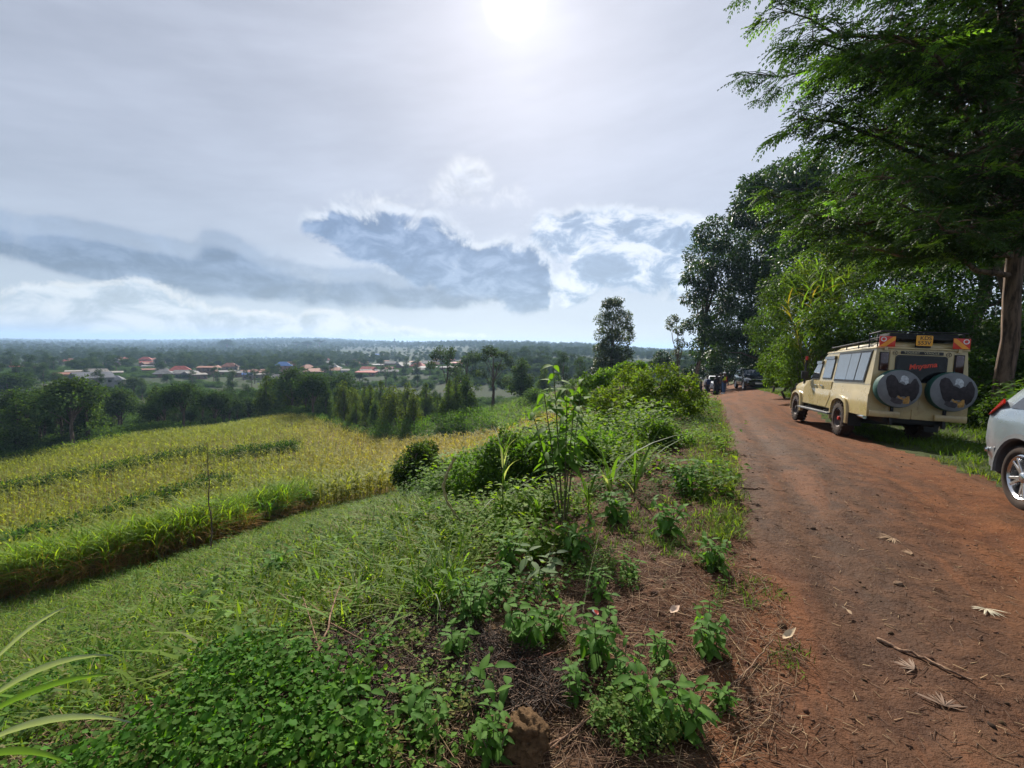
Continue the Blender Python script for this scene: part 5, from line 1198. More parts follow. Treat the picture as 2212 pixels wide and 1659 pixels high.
def person(loc, yaw, label, top, legs, vest=None, robe=None, cap=None, h=1.72, arms=((.20, -.02), (.20, -.02)), step_=.08, bag=None):
    """arms: per side (outward, forward) offset of the hand; faces +y before the turn"""
    e = tag(empty('person', loc, (0, 0, yaw), h / 1.72), label, 'person', 'people standing in the road')
    hip, kn, an = .92, .50, .08
    V = [(0, 0, .98), (0, 0, 1.18), (0, .01, 1.38), (0, .01, 1.46), (0, .015, 1.56), (0, .02, 1.64), (0, .01, 1.70)]; Ed = [(0, 1), (1, 2), (2, 3), (3, 4), (4, 5), (5, 6)]; Rd = [.13, .125, .14, .058, .075, .085, .05]
    for s, (ao, af) in zip((-1, 1), arms):
        i = len(V); V += [(s * .17, 0, 1.40), (s * (.21 + ao * .2), -.02, 1.14), (s * (.19 + ao * .35), af + .06, .92), (s * (.18 + ao * .35), af + .09, .84)]; Ed += [(2, i), (i, i + 1), (i + 1, i + 2), (i + 2, i + 3)]; Rd += [.062, .048, .034, (.042, .022)]
        for q in range(4):                                      # four fingers and a thumb
            V.append((s * (.18 + ao * .35) + (q - 1.5) * .016, af + .115, .77 - .008 * (q in (1, 2)))); Ed.append((i + 3, len(V) - 1)); Rd.append(.010)
        V.append((s * (.15 + ao * .35), af + .13, .83)); Ed.append((i + 3, len(V) - 1)); Rd.append(.011)
        j = len(V); V += [(s * .095, 0, hip - .04), (s * .10, .03 + s * step_, kn), (s * .10, -.02 + s * step_, an), (s * .115, .13 + s * step_, .045)]; Ed += [(0, j), (j, j + 1), (j + 1, j + 2), (j + 2, j + 3)]; Rd += [.098, .062, .042, (.042, .032)]
    skin_mesh('body', V, Ed, Rd, M_SKIN, e)
    # head features
    for s in (-1, 1):
        bm = bmesh.new(); bmesh.ops.create_uvsphere(bm, u_segments=8, v_segments=6, radius=.013, matrix=Matrix.Translation((s * .032, .098, 1.625))); obj_bm('eye', bm, M_WHITE, e)
        bm = bmesh.new(); bmesh.ops.create_uvsphere(bm, u_segments=8, v_segments=6, radius=.026, matrix=Matrix.Translation((s * .088, .01, 1.61)) @ Matrix.Diagonal((.4, .7, 1.1, 1))); obj_bm('ear', bm, M_SKIN, e)
    bm = bmesh.new(); bmesh.ops.create_cone(bm, segments=8, radius1=.018, radius2=.006, depth=.045, cap_ends=True, matrix=Matrix.Translation((0, .108, 1.60)) @ Matrix.Rotation(.5, 4, 'X')); obj_bm('nose', bm, M_SKIN, e)
    bm = bmesh.new(); bx(bm, (0, .100, 1.565), (.045, .01, .012), None, .004); obj_bm('mouth', bm, M_RED, e)
    bm = bmesh.new(); bmesh.ops.create_uvsphere(bm, u_segments=16, v_segments=10, radius=.100, matrix=Matrix.Translation((0, -.004, 1.665)) @ Matrix.Diagonal((1, 1.08, .82, 1))); obj_bm('hair' if not cap else 'cap', bm, cap or M_HAIR, e)
    if cap:
        bm = bmesh.new(); bx(bm, (0, .12, 1.665), (.15, .11, .014), None, .006); obj_bm('cap_peak', bm, cap, e)
    # clothes: shells a little larger than the limbs they cover
    tv = [(0, 0, .93), (0, 0, 1.12), (0, .01, 1.36), (0, .01, 1.425)]; te = [(0, 1), (1, 2), (2, 3)]; tr_ = [.15, .145, .155, .085]
    for s, (ao, af) in zip((-1, 1), arms):
        i = len(tv); tv += [(s * .18, 0, 1.40), (s * (.215 + ao * .2), -.02, 1.13), (s * (.195 + ao * .33), af + .05, .95)]; te += [(2, i), (i, i + 1), (i + 1, i + 2)]; tr_ += [.078, .064, .050]
    skin_mesh('shirt', tv, te, tr_, top, e)
    if robe:
        bm = bmesh.new(); lathe(bm, [(.001, 0)], 3) if False else None
        rings = [(.30, .04), (.27, .35), (.22, .75), (.185, 1.0), (.20, 1.30), (.19, 1.40), (.09, 1.47)]; RV = []
        for q, z in rings: RV.append([bm.verts.new((q * math.cos(a) * 1.05 + .012 * math.cos(7 * a) * (1.2 - z), q * math.sin(a) * .78, z)) for a in np.linspace(0, 2 * math.pi, 24, endpoint=False)])
        for a, b in zip(RV[:-1], RV[1:]):
            for i in range(24): bm.faces.new((a[i], a[(i + 1) % 24], b[(i + 1) % 24], b[i]))
        obj_bm('robe', bm, robe, e)
        bm = bmesh.new(); bmesh.ops.create_uvsphere(bm, u_segments=16, v_segments=10, radius=.125, matrix=Matrix.Translation((0, -.025, 1.62)) @ Matrix.Diagonal((1, .95, 1.15, 1))); obj_bm('headscarf', bm, robe, e)
    else:
        lv = [(0, 0, .97)]; le = []; lr = [.145]
        for s in (-1, 1):
            i = len(lv); lv += [(s * .10, 0, .86), (s * .105, .03 + s * step_, .50), (s * .105, -.02 + s * step_, .11)]; le += [(0, i), (i, i + 1), (i + 1, i + 2)]; lr += [.118, .088, .068]
        skin_mesh('trousers', lv, le, lr, legs, e)
    for s in (-1, 1):
        bm = bmesh.new(); bx(bm, (s * .11, .05 + s * step_, .045), (.095, .27, .085), None, .03); obj_bm('shoe', bm, M_WHITE if legs is M_JEAN else M_BLACK, e)
    if vest:
        skin_mesh('vest', [(0, -.0, 1.00), (0, 0, 1.15), (0, .01, 1.36), (-.10, .01, 1.42), (.10, .01, 1.42)], [(0, 1), (1, 2), (2, 3), (2, 4)], [.168, .165, .172, .09, .09], vest, e)
        bm = bmesh.new(); bx(bm, (.07, -.172, 1.20), (.05, .012, .40)); bx(bm, (.0, -.172, 1.08), (.30, .012, .05)); obj_bm('vest_stripe', bm, M_REFRED, e)
    if bag:
        bm = bmesh.new(); bx(bm, (0, -.20, 1.20), (.30, .16, .42), None, .05, 3); obj_bm('backpack', bm, bag, e)
    return e
M_JEAN = mat('blue_denim', (0.06, 0.12, 0.24), .8, 0, .2, 0, .2, 20); M_BLKCLOTH = mat('black_cloth', (0.010, 0.010, 0.012), .9); M_HIVIS = mat('yellow_vest', (0.50, 0.72, 0.03), .7); M_NAVY = mat('navy_cloth', (0.02, 0.035, 0.10), .85); M_WHCLOTH = mat('white_cloth', (0.55, 0.57, 0.62), .85); M_CAMO = mat('olive_cloth', (0.09, 0.085, 0.055), .9, 0, .2, 0, .6, 16); M_GRCLOTH = mat('dark_grey_cloth', (0.03, 0.03, 0.034), .9); M_TEAL = mat('green_cloth', (0.03, 0.14, 0.09), .9)
PM = rad(10)
person(put(1564, 836, 36.5), PM, 'person in a yellow high-visibility vest and blue jeans beside the black SUV', M_BLKCLOTH, M_JEAN, vest=M_HIVIS, step_=.05, cap=M_WHCLOTH)
person(put(1548, 833, 37.5), rad(190), 'person in a long black robe and headscarf in the road', M_BLKCLOTH, M_BLKCLOTH, robe=M_BLKCLOTH, h=1.66)
person(put(1556, 835, 37.2), rad(160), 'person in dark clothes standing behind the one in the yellow vest', M_GRCLOTH, M_BLKCLOTH, h=1.70, step_=.03)
person(put(1528, 829, 39.0), rad(5), 'person in a white shirt with a navy backpack at the left road edge', M_WHCLOTH, M_GRCLOTH, bag=M_NAVY, h=1.74, step_=.10)
person(put(1514, 826, 42.0), rad(80), 'person in olive clothes and a white cap behind the verge bush', M_CAMO, M_GRCLOTH, cap=M_WHCLOTH, h=1.72)
person(put(1506, 826, 43.5), rad(-70), 'person in a green top and pale cap, farthest left behind the verge bush', M_TEAL, M_GRCLOTH, cap=M_WHCLOTH, h=1.66)

# ------------------------------------------------------------------ middle distance: prototype trees, copied one by one
r7 = np.random.default_rng(77)
def proto_tree(kind, seed, n, lv, base):
    """returns (trunk mesh, crown mesh) of a tree 1 m... built at true size, origin at its foot"""
    r = np.random.default_rng(seed)
    if kind == 'cone':
        h = 8.0; k = 26; t = r.random(k) ** .8; z = .9 + t * (h - 1.2); R = (1.75 * (1 - t) ** .75 + .18); a = r.uniform(0, 6.28, k)
        cs = np.stack([np.cos(a) * R * .55, np.sin(a) * R * .55, z], -1); rs = R * .62 + .12
    elif kind == 'round':
        h = 9.5; k = 22; d = rand_dirs(k, -.4, 1.5, r); cs = d * np.array([2.6, 2.6, 2.7]) * r.uniform(.5, 1, (k, 1)) + [0, 0, 6.0]; rs = r.uniform(.9, 1.6, k)
    elif kind == 'tall':
        h = 14.0; k = 26; z = r.uniform(3.5, 13.2, k); R = np.interp(z, [3.5, 7, 11, 13.5], [1.3, 2.0, 1.8, .6]); a = r.uniform(0, 6.28, k)
        cs = np.stack([np.cos(a) * R * .75, np.sin(a) * R * .75, z], -1); rs = r.uniform(.7, 1.3, k)
    elif kind == 'gum':
        h = 14.0; k = 15; z = r.uniform(6.5, 13.3, k); R = np.interp(z, [6, 9, 12, 13.5], [2.2, 2.6, 2.2, .8]); a = r.uniform(0, 6.28, k)
        cs = np.stack([np.cos(a) * R, np.sin(a) * R, z], -1); rs = r.uniform(.6, 1.15, k)
    elif kind == 'flat':
        h = 13.0; k = 18; a = r.uniform(0, 6.28, k); q = r.uniform(.5, 4.2, k); cs = np.stack([np.cos(a) * q, np.sin(a) * q, r.uniform(10.5, 12.4, k) - q * .18], -1); rs = r.uniform(.8, 1.4, k)
    else:                                                        # low bush
        h = 2.6; k = 9; a = r.uniform(0, 6.28, k); q = r.uniform(0, 1.3, k); cs = np.stack([np.cos(a) * q, np.sin(a) * q, r.uniform(.5, 1.7, k)], -1); rs = r.uniform(.5, .9, k)
    V, F, C = leaf_cloud(cs, rs, n, lv, base, r, asp=.6, dv=.35, droop=.25, shell=.35, squash=.85, bright=r.uniform(.65, 1.4, len(cs)))
    p = [limb((0, 0, -.6), (r.uniform(-.2, .2), r.uniform(-.2, .2), h * .85), 0, 6, .08, r)]; q = [np.linspace(.02 * h + .06, .04, 6)]
    for c in cs[:9]: p.append(limb((0, 0, min(c[2] * .6, h * .5)), c, .1, 4, .05, r)); q.append(np.linspace(.09, .02, 4))
    TV, TF = tubes(p, q, 5)
    return mesh_np('trunk', TV, TF, M_BARK, smooth=True), mesh_np('crown', V, F, M_FARLEAF, col=C), h
PR = {'cone': [proto_tree('cone', s, 3600, .27, c) for s, c in ((1, (0.068, 0.105, 0.022)), (2, (0.049, 0.084, 0.023)), (3, (0.086, 0.116, 0.024)))],
      'round': [proto_tree('round', s, 4200, .31, c) for s, c in ((4, (0.030, 0.057, 0.022)), (5, (0.036, 0.068, 0.023)), (6, (0.046, 0.078, 0.030)))],
      'tall': [proto_tree('tall', s, 4200, .31, c) for s, c in ((7, (0.032, 0.062, 0.023)), (8, (0.047, 0.078, 0.035)))],
      'gum': [proto_tree('gum', s, 2600, .32, c) for s, c in ((9, (0.046, 0.074, 0.035)), (10, (0.036, 0.062, 0.027)))],
      'flat': [proto_tree('flat', s, 3000, .34, c) for s, c in ((11, (0.035, 0.059, 0.027)),)],
      'bush': [proto_tree('bush', s, 1500, .17, c) for s, c in ((12, (0.062, 0.115, 0.027)), (13, (0.043, 0.081, 0.023)))]}
def put_tree(kind, i, x, y, h, label, cat='tree', group=None, name=None, parts=True, sink=.1, wide=1.0):
    tm, cm, h0 = PR[kind][i % len(PR[kind])]; k = h / h0
    e = empty(name or {'cone': 'conical_tree', 'round': 'round_tree', 'tall': 'leafy_tree', 'gum': 'gum_tree', 'flat': 'flat_topped_tree', 'bush': 'bush'}[kind], (x, y, Hp(x, y) - sink), (0, 0, r7.uniform(0, 6.28)))
    e.scale = (k * wide, k * wide, k)
    tag(e, label, cat, group)
    for nm, me in (('trunk', tm), ('crown', cm)): link(bpy.data.objects.new(nm, me), e)
    return e
def spread(n, poly, y0, y1, dmin, dz, az=(-52, 25)):
    """well spaced ground spots whose tops (dz above ground) fall inside a region of the view"""
    P = scatter(n * 60, poly, y0, y1, 1.4, az, dz, r7); out = []
    for p in P:
        if all((p[0] - q[0]) ** 2 + (p[1] - q[1]) ** 2 > dmin * dmin for q in out): out.append(p)
        if len(out) >= n: break
    return out
def top_h(x, y, v, u=None):
    """height that brings a tree standing at x, y up to picture row v"""
    b = np.array([x, y, Hp(x, y)]); p0 = proj(b); p1 = proj(b + [0, 0, 1.0]); return (p0[1] - v) / (p0[1] - p1[1])
FP_ = np.array(fpoly)
def off_field(P): return [p for p in P if not inpoly(np.array([[p[0], p[1]]]), fpoly)[0]]

# valley belt just below the far edge of the field
BELT = [(-40, 862), (60, 850), (170, 862), (330, 872), (345, 820), (420, 812), (560, 820), (700, 815), (700, 862), (640, 872), (450, 885), (300, 905), (130, 940), (-40, 975)]
for i, p in enumerate(off_field(spread(125, BELT, 62, 150, 3.8, 7.0))):
    kd = ('round', 'round', 'tall', 'cone')[i % 4]; u_ = proj(p)[0]; wh = (', left end' if u_ < 240 else ', middle part' if u_ < 480 else ', right end') + (', front row' if p[1] < 95 else ', farther back')
    put_tree(kd, i, p[0], p[1], r7.uniform(7.0, 11), {'round': 'dark round-headed tree in the valley belt', 'tall': 'dark upright leafy tree in the valley belt', 'cone': 'pointed dark green tree in the valley belt'}[kd] + wh, 'tree', 'valley belt trees below the field', wide=1.1)
# young conifers and gums beyond the right-hand corner of the field
PLANT = [(650, 850), (760, 838), (850, 850), (1000, 815), (1035, 850), (1030, 895), (900, 905), (780, 905), (660, 878)]
for i, p in enumerate(off_field(spread(80, PLANT, 64, 120, 2.6, 5.5))):
    u = proj(p)[0]
    put_tree('cone', i, p[0], p[1], r7.uniform(5, 8.2), 'young pointed tree of the plantation, ' + ('left' if u < 780 else 'middle' if u < 920 else 'right') + ' part, ' + ('front rows' if p[1] < 84 else 'back rows'), 'tree', 'plantation of young pointed trees')
# single trees that stand out
for (kd, i, u, v0, v1, y, lab, w) in [
        ('gum', 0, 1066, 855, 748, 82, 'open-crowned gum tree with bare forked trunk left of the tall column-shaped tree', 1.3), ('gum', 1, 965, 838, 746, 105, 'tall gum tree with tufted crown above the plantation', 1.1),
        ('cone', 1, 1126, 845, 768, 84, 'broad cone-shaped tree right of the open-crowned gum tree', 1.5), ('gum', 0, 1008, 830, 760, 130, 'smaller gum tree between the tufted gum and the open-crowned gum', 1.2),
        ('tall', 0, 1215, 838, 760, 95, 'leafy tree just left of the tall column-shaped tree', 1.2), ('tall', 1, 1250, 838, 770, 95, 'pale leafy tree touching the tall column-shaped tree', 1.1), ('cone', 0, 1175, 838, 785, 100, 'small pointed tree below the skyline by the leafy tree', 1.0),
        ('round', 1, 740, 880, 805, 120, 'big round dark tree in the middle of the valley', 1.35), ('round', 0, 690, 870, 800, 135, 'wide dark tree beside the big round one in the valley', 1.4), ('cone', 2, 770, 905, 838, 88, 'tallest yellow-green pointed tree of the plantation edge', 1.2),
        ('round', 2, 290, 845, 812, 160, 'dark rounded tree hiding the right end of the grey two-storey house', 1.7), ('round', 0, 20, 870, 800, 130, 'tall dark tree at the left edge beside the grey roof', 1.3), ('bush', 0, 1160, 868, 830, 62, 'dark bush in the fodder grass patch', 1.2)]:
    p = at(u, v0, y); h = top_h(p[0], p[1], v1); put_tree(kd, i, p[0], p[1], max(h, 1.5), lab, 'tree' if kd != 'bush' else 'bush', wide=w)
# the tall column-shaped tree
rc = np.random.default_rng(99)
lump_tree('column_tree', 1318, 70, [(1322, 668, 24), (1345, 690, 20), (1302, 690, 18), (1325, 705, 28), (1305, 725, 22), (1350, 725, 22), (1325, 745, 28), (1300, 755, 18), (1345, 765, 22), (1318, 780, 30), (1340, 800, 26), (1300, 800, 22), (1358, 705, 12), (1312, 655, 12), (1335, 650, 11)],
          'tall column-shaped leafy tree standing alone against the sky', n=15000, size=.30, base=(0.045, 0.066, 0.024), r=rc, depth=1.2, trunk_r=.24, shell=.25, kids=4, sub=.5)
lump_tree('dark_bush', 1345, 66, [(1335, 808, 24), (1362, 800, 22), (1290, 822, 24), (1318, 822, 22)], 'black-green bush at the foot of the tall column-shaped tree', 'bush', None, 4500, .26, (0.012, 0.022, 0.008), rc, 1.0, .08)
lump_tree('leafy_bush', 1260, 58, [(1245, 838, 22), (1275, 845, 24), (1225, 848, 18)], 'mid-green bush left of the black-green one', 'bush', None, 4000, .22, (0.05, 0.09, 0.02), rc, 1.2, .08, lm=M_LEAF)

# hedge strips across the maize and round its corner
def hedge(px, y_, n, w, h, base, label, size=.16):
    W = np.array([at(u, v, y) for (u, v), y in zip(px, y_)]); L = np.r_[0, np.cumsum(np.hypot(*np.diff(W[:, :2], axis=0).T))]; r = r7
    k = max(int(L[-1] / (w * .30)), 6); s = np.linspace(0, L[-1], k)
    x = np.interp(s, L, W[:, 0]) + r.normal(size=k) * w * .22; y = np.interp(s, L, W[:, 1]) + r.normal(size=k) * w * .22
    z = H(x, y); hh = h * r.uniform(.75, 1.2, k); cs = np.stack([x, y, z + hh * .5], -1)
    V, F, C = leaf_cloud(cs, np.maximum(hh * .36, w * .5), n, size, base, r, asp=.5, dv=.3, droop=.1, shell=.3, bright=r.uniform(.75, 1.3, k))
    b = (x[0], y[0], z[0]); e = tag(empty('hedge', b), label, 'hedge')
    p = [limb((a, c, d), (a + r.uniform(-.2, .2), c + r.uniform(-.2, .2), d + q * .9), 0, 3) for a, c, d, q in zip(x[::2], y[::2], z[::2], hh[::2])]
    TV, TF = tubes(p, [np.linspace(.03, .01, 3)] * len(p), 4)
    obj_np('stems', TV - np.array(b), TF, M_STEM, e)['kind'] = 'stuff'; obj_np('foliage', V - np.array(b), F, M_LEAF, e, col=C)
G1, G2 = (0.026, 0.070, 0.012), (0.050, 0.105, 0.018)
hedge([(468, 972), (550, 958), (640, 944)], [43, 45.5, 49], 6500, .5, 2.1, G1, 'short thick dark hedge strip near the middle of the maize')
hedge([(-30, 1036), (150, 1004), (300, 980), (440, 960)], [36.5, 39, 42.5, 47], 7500, .3, 1.75, G1, 'upper thin hedge strip running across the maize from the left')
hedge([(40, 1148), (200, 1098), (380, 1044), (500, 1008)], [22, 25, 30, 34.5], 8000, .3, 1.75, G1, 'lower hedge strip running slantwise across the maize')
hedge([(640, 898), (700, 918), (760, 932), (830, 938)], [83, 75, 67, 61.5], 6000, 1.6, 2.0, G2, 'bright green hedge curving round the far right corner of the maize', .2)
hedge([(830, 930), (900, 920), (980, 905), (1040, 908)], [62, 60, 58, 54], 9000, 4.0, 3.0, G2, 'broad bright green thicket between the maize and the plantation', .22)
hedge([(-20, 990), (150, 958), (300, 928), (450, 906), (600, 891)], [53, 59, 69.5, 80.5, 88.5], 6000, .7, 1.9, (0.085, 0.15, 0.02), 'low yellow-green hedge along the far edge of the maize', .2)

# ------------------------------------------------------------------ village
def wall_mat(c, name): return mat(name, c, .85, 0, .2, 0, .15, .6)
def roof_mat(c, name, metal=.0):
    m, t, o = new_mat(name); P = opos(t); w = t.nodes.new('ShaderNodeTexWave'); w.inputs['Scale'].default_value = 1.3; t.links.new(P.o, w.inputs[0])
    n = noise(t, P, .5, 4, .6)
    b = bsdf(t, mixc(t, n.step(.35, .65), tuple(x * .75 for x in c), tuple(min(1, x * 1.15) for x in c)), .75, metal, .2); t.links.new(bump(t, S(t, w.outputs[1]), .3, .03).outputs[0], b.inputs['Normal']); t.links.new(b.outputs[0], o.inputs[0]); return m
WALLS = {'grey': wall_mat((0.20, 0.20, 0.20), 'grey_wall'), 'cream': wall_mat((0.24, 0.20, 0.15), 'cream_wall'), 'brown': wall_mat((0.17, 0.11, 0.075), 'earth_wall'), 'white': wall_mat((0.32, 0.32, 0.31), 'white_wall'), 'pink': wall_mat((0.26, 0.16, 0.12), 'pink_wall')}
ROOFS = {'red': roof_mat((0.27, 0.055, 0.040), 'red_roof'), 'orange': roof_mat((0.23, 0.09, 0.05), 'orange_roof'), 'rust': roof_mat((0.18, 0.075, 0.045), 'rusty_roof'), 'iron': roof_mat((0.17, 0.165, 0.16), 'iron_roof', .05), 'white': roof_mat((0.23, 0.21, 0.185), 'pale_roof', .05), 'blue': roof_mat((0.05, 0.13, 0.33), 'blue_roof'), 'slate': roof_mat((0.10, 0.11, 0.13), 'slate_roof', .1), 'pinkr': roof_mat((0.24, 0.115, 0.09), 'pink_roof')}
M_WIN = glass_mat('house_window', (0.015, 0.017, 0.02), .6); M_DOOR = mat('house_door', (0.09, 0.05, 0.03), .7)
def house(u, v, y, wpx, wall, roof_c, label, kind='gable', storeys=1, turn=0.0, hh=None, ratio=.7):
    p = at(u, v, y); w = wpx / FOC * y; d = w * ratio; d = min(d, 9); h = hh or (2.9 * storeys)
    x, yy, z = p[0], p[1], Hp(p[0], p[1]) - .3
    e = tag(empty('house', (x, yy, z), (0, 0, math.atan2(-x, yy) * 1.0 + turn)), label, 'house', 'houses of the village')
    bm = bmesh.new(); bx(bm, (0, 0, h / 2), (w, d, h)); obj_bm('wall', bm, WALLS[wall], e, 0)
    o_ = .45; bm = bmesh.new(); rh = min(w, d) * (.28 if kind != 'flat' else .06)
    W2, D2 = w / 2 + o_, d / 2 + o_; t = .12
    if kind == 'gable': pts = [(-W2, -D2, h), (W2, -D2, h), (W2, D2, h), (-W2, D2, h), (-W2, 0, h + rh), (W2, 0, h + rh)]; fs = [(0, 1, 5, 4), (2, 3, 4, 5), (0, 4, 3), (1, 2, 5), (3, 2, 1, 0)]
    elif kind == 'hip': q = max(W2 - D2 * .9, W2 * .15); pts = [(-W2, -D2, h), (W2, -D2, h), (W2, D2, h), (-W2, D2, h), (-q, 0, h + rh * 1.3), (q, 0, h + rh * 1.3)]; fs = [(0, 1, 5, 4), (2, 3, 4, 5), (0, 4, 3), (1, 2, 5), (3, 2, 1, 0)]
    else: pts = [(-W2, -D2, h + .05), (W2, -D2, h + .05), (W2, D2, h + rh + .25), (-W2, D2, h + rh + .25), (-W2, -D2, h + .2), (W2, -D2, h + .2), (W2, D2, h + rh + .4), (-W2, D2, h + rh + .4)]; fs = [(3, 2, 1, 0), (4, 5, 6, 7), (0, 1, 5, 4), (1, 2, 6, 5), (2, 3, 7, 6), (3, 0, 4, 7)]
    vs = [bm.verts.new((a, b, c + .01)) for a, b, c in pts]
    for f in fs: bm.faces.new([vs[i] for i in f])
    bmesh.ops.recalc_face_normals(bm, faces=bm.faces); obj_bm('roof', bm, ROOFS[roof_c], e, 0)
    nw = max(2, min(6, int(w / 2.4)))
    for s in range(storeys):
        for i in range(nw):
            xx = -w / 2 + w * (i + .5) / nw; dr = (s == 0 and i == nw // 2)
            bm = bmesh.new(); bx(bm, (xx, -d / 2 - .02, (1.05 if dr else 1.55) + s * 2.9), (.95 if dr else 1.1, .06, 2.1 if dr else 1.05)); k = obj_bm('door' if dr else 'window', bm, M_DOOR if dr else M_WIN, e, 0)
            bm = bmesh.new(); bx(bm, (xx, -d / 2 - .05, (2.16 if dr else .98) + s * 2.9), (1.3, .10, .10)); obj_bm('lintel' if dr else 'sill', bm, WALLS['white'] if wall in ('grey', 'white') else WALLS['cream'], k, 0)
    return e
HS = [(200, 836, 172, 62, 'grey', 'slate', 'grey two-storey house with white veranda posts on the slope', 'gable', 2),
      (243, 812, 196, 40, 'grey', 'slate', 'slate-roofed wing behind the grey two-storey house', 'hip', 1), (68, 864, 128, 52, 'grey', 'slate', 'low house with a wide grey roof among trees at the left', 'hip', 1), (188, 864, 140, 34, 'brown', 'orange', 'house with an orange roof in the trees below the grey two-storey house', 'hip', 1), (210, 868, 136, 30, 'brown', 'orange', 'second orange roof beside the one below the grey two-storey house', 'gable', 1),
      (148, 812, 225, 44, 'brown', 'rust', 'long rust-red roofed house left of the grey two-storey house', 'flat', 1), (160, 804, 245, 26, 'cream', 'white', 'pale roofed shed behind the rust-red roofed house', 'flat', 1), (208, 800, 250, 34, 'cream', 'white', 'long white-roofed building behind the slate-roofed wing', 'gable', 1), (245, 803, 248, 30, 'cream', 'white', 'white roofed shed right of the long white-roofed building', 'flat', 1),
      (140, 779, 400, 15, 'brown', 'red', 'small red roof among far trees at the left', 'hip', 1), (315, 776, 400, 22, 'pink', 'red', 'red hipped roof house far up the slope', 'hip', 2), (336, 772, 410, 14, 'cream', 'pinkr', 'narrow house with a pink roof beside the red hipped one', 'hip', 2), (318, 783, 380, 18, 'grey', 'iron', 'pale iron-roofed house below the red hipped roof', 'gable', 1),
      (389, 804, 290, 44, 'cream', 'red', 'house with the largest bright red roof in the village', 'hip', 1), (350, 803, 292, 26, 'grey', 'iron', 'grey roofed house left of the largest red roof', 'hip', 1), (365, 812, 268, 34, 'grey', 'iron', 'iron-roofed house below the largest red roof', 'flat', 1), (400, 812, 272, 36, 'cream', 'iron', 'long iron-roofed house in front of the largest red roof', 'gable', 1), (428, 818, 262, 30, 'brown', 'white', 'white-roofed earth house right of the iron-roofed ones', 'flat', 1),
      (448, 806, 285, 34, 'brown', 'rust', 'tall brown unfinished house with a rusty roof', 'flat', 2), (492, 804, 290, 30, 'brown', 'iron', 'iron-roofed earth house right of the unfinished one', 'flat', 1), (515, 808, 280, 22, 'brown', 'iron', 'small iron-roofed shed in the village centre', 'gable', 1), (534, 806, 285, 24, 'pink', 'pinkr', 'house with a pink roof in the village centre', 'gable', 1), (562, 806, 284, 32, 'pink', 'pinkr', 'long pink-roofed house right of the village centre', 'gable', 1), (536, 816, 264, 20, 'grey', 'blue', 'small house with a blue roof below the pink one', 'gable', 1), (560, 818, 262, 22, 'cream', 'white', 'white-roofed house at the front of the village', 'flat', 1),
      (612, 803, 300, 34, 'pink', 'blue', 'pink house with a blue hipped roof', 'hip', 2), (682, 802, 305, 42, 'brown', 'rust', 'long brown building with a flat rusty roof', 'flat', 1), (640, 812, 280, 18, 'cream', 'iron', 'small pale house in front of the blue hipped roof', 'gable', 1), (618, 775, 420, 18, 'cream', 'white', 'bright white roof catching the light beyond the blue hipped roof', 'gable', 1), (370, 772, 430, 20, 'cream', 'iron', 'pale two-storey block above the largest red roof', 'flat', 2),
      (790, 806, 300, 24, 'cream', 'iron', 'iron-roofed house left of the row in the middle distance', 'gable', 1), (822, 806, 300, 22, 'cream', 'iron', 'middle house of the iron-roofed row', 'gable', 1), (850, 808, 298, 20, 'cream', 'iron', 'last house of the iron-roofed row', 'gable', 1), (745, 806, 310, 16, 'white', 'white', 'small white shed near the iron-roofed row', 'gable', 1), (838, 798, 330, 22, 'pink', 'pinkr', 'pink-roofed house behind the iron-roofed row', 'gable', 1), (905, 808, 300, 22, 'white', 'iron', 'white house with a bright iron roof right of the row', 'gable', 1),
      (875, 786, 420, 24, 'brown', 'iron', 'earth-walled house on the rise behind the row', 'flat', 1), (920, 782, 430, 18, 'cream', 'white', 'far pale house on the rise', 'flat', 1), (760, 780, 440, 24, 'brown', 'pinkr', 'far brown house with a pale pink roof', 'gable', 1), (700, 778, 450, 20, 'cream', 'iron', 'far iron-roofed house near two dark trees', 'gable', 1), (1014, 776, 430, 16, 'white', 'iron', 'far white house between the gum trees', 'gable', 1), (835, 764, 700, 14, 'white', 'white', 'white house on the green hillside', 'gable', 2), (815, 766, 700, 14, 'grey', 'blue', 'blue-roofed block on the green hillside', 'gable', 2), (1000, 822, 210, 14, 'brown', 'white', 'small pale-roofed shed below the gum trees', 'flat', 1)]
for q in HS: house(*q[:7], kind=q[7], storeys=q[8], turn=r7.uniform(-.35, .35))
# smaller houses scattered through the trees; those nothing tells apart share a label
VH = spread(60, [(-20, 768), (700, 766), (1080, 768), (1080, 800), (900, 806), (700, 812), (560, 822), (330, 815), (250, 800), (-20, 800)], 215, 620, 11, 3.0)
for i, p in enumerate(VH):
    u, v = proj(p); y_ = p[1]; k = i % 5
    house(u, v, y_, r7.uniform(7, 13) / y_ * FOC, ('brown', 'brown', 'cream', 'grey', 'pink')[k], ('rust', 'iron', 'orange', 'iron', 'red')[k], ('small earth-walled house with a rusty roof half hidden in the trees', 'small earth-walled house with a dull iron roof half hidden in the trees', 'small pale house with an orange roof half hidden in the trees', 'small grey house with a dull iron roof half hidden in the trees', 'small pink-walled house with a red roof half hidden in the trees')[k], ('gable', 'flat', 'hip')[i % 3], 1, r7.uniform(-.8, .8), r7.uniform(2.4, 3.2))
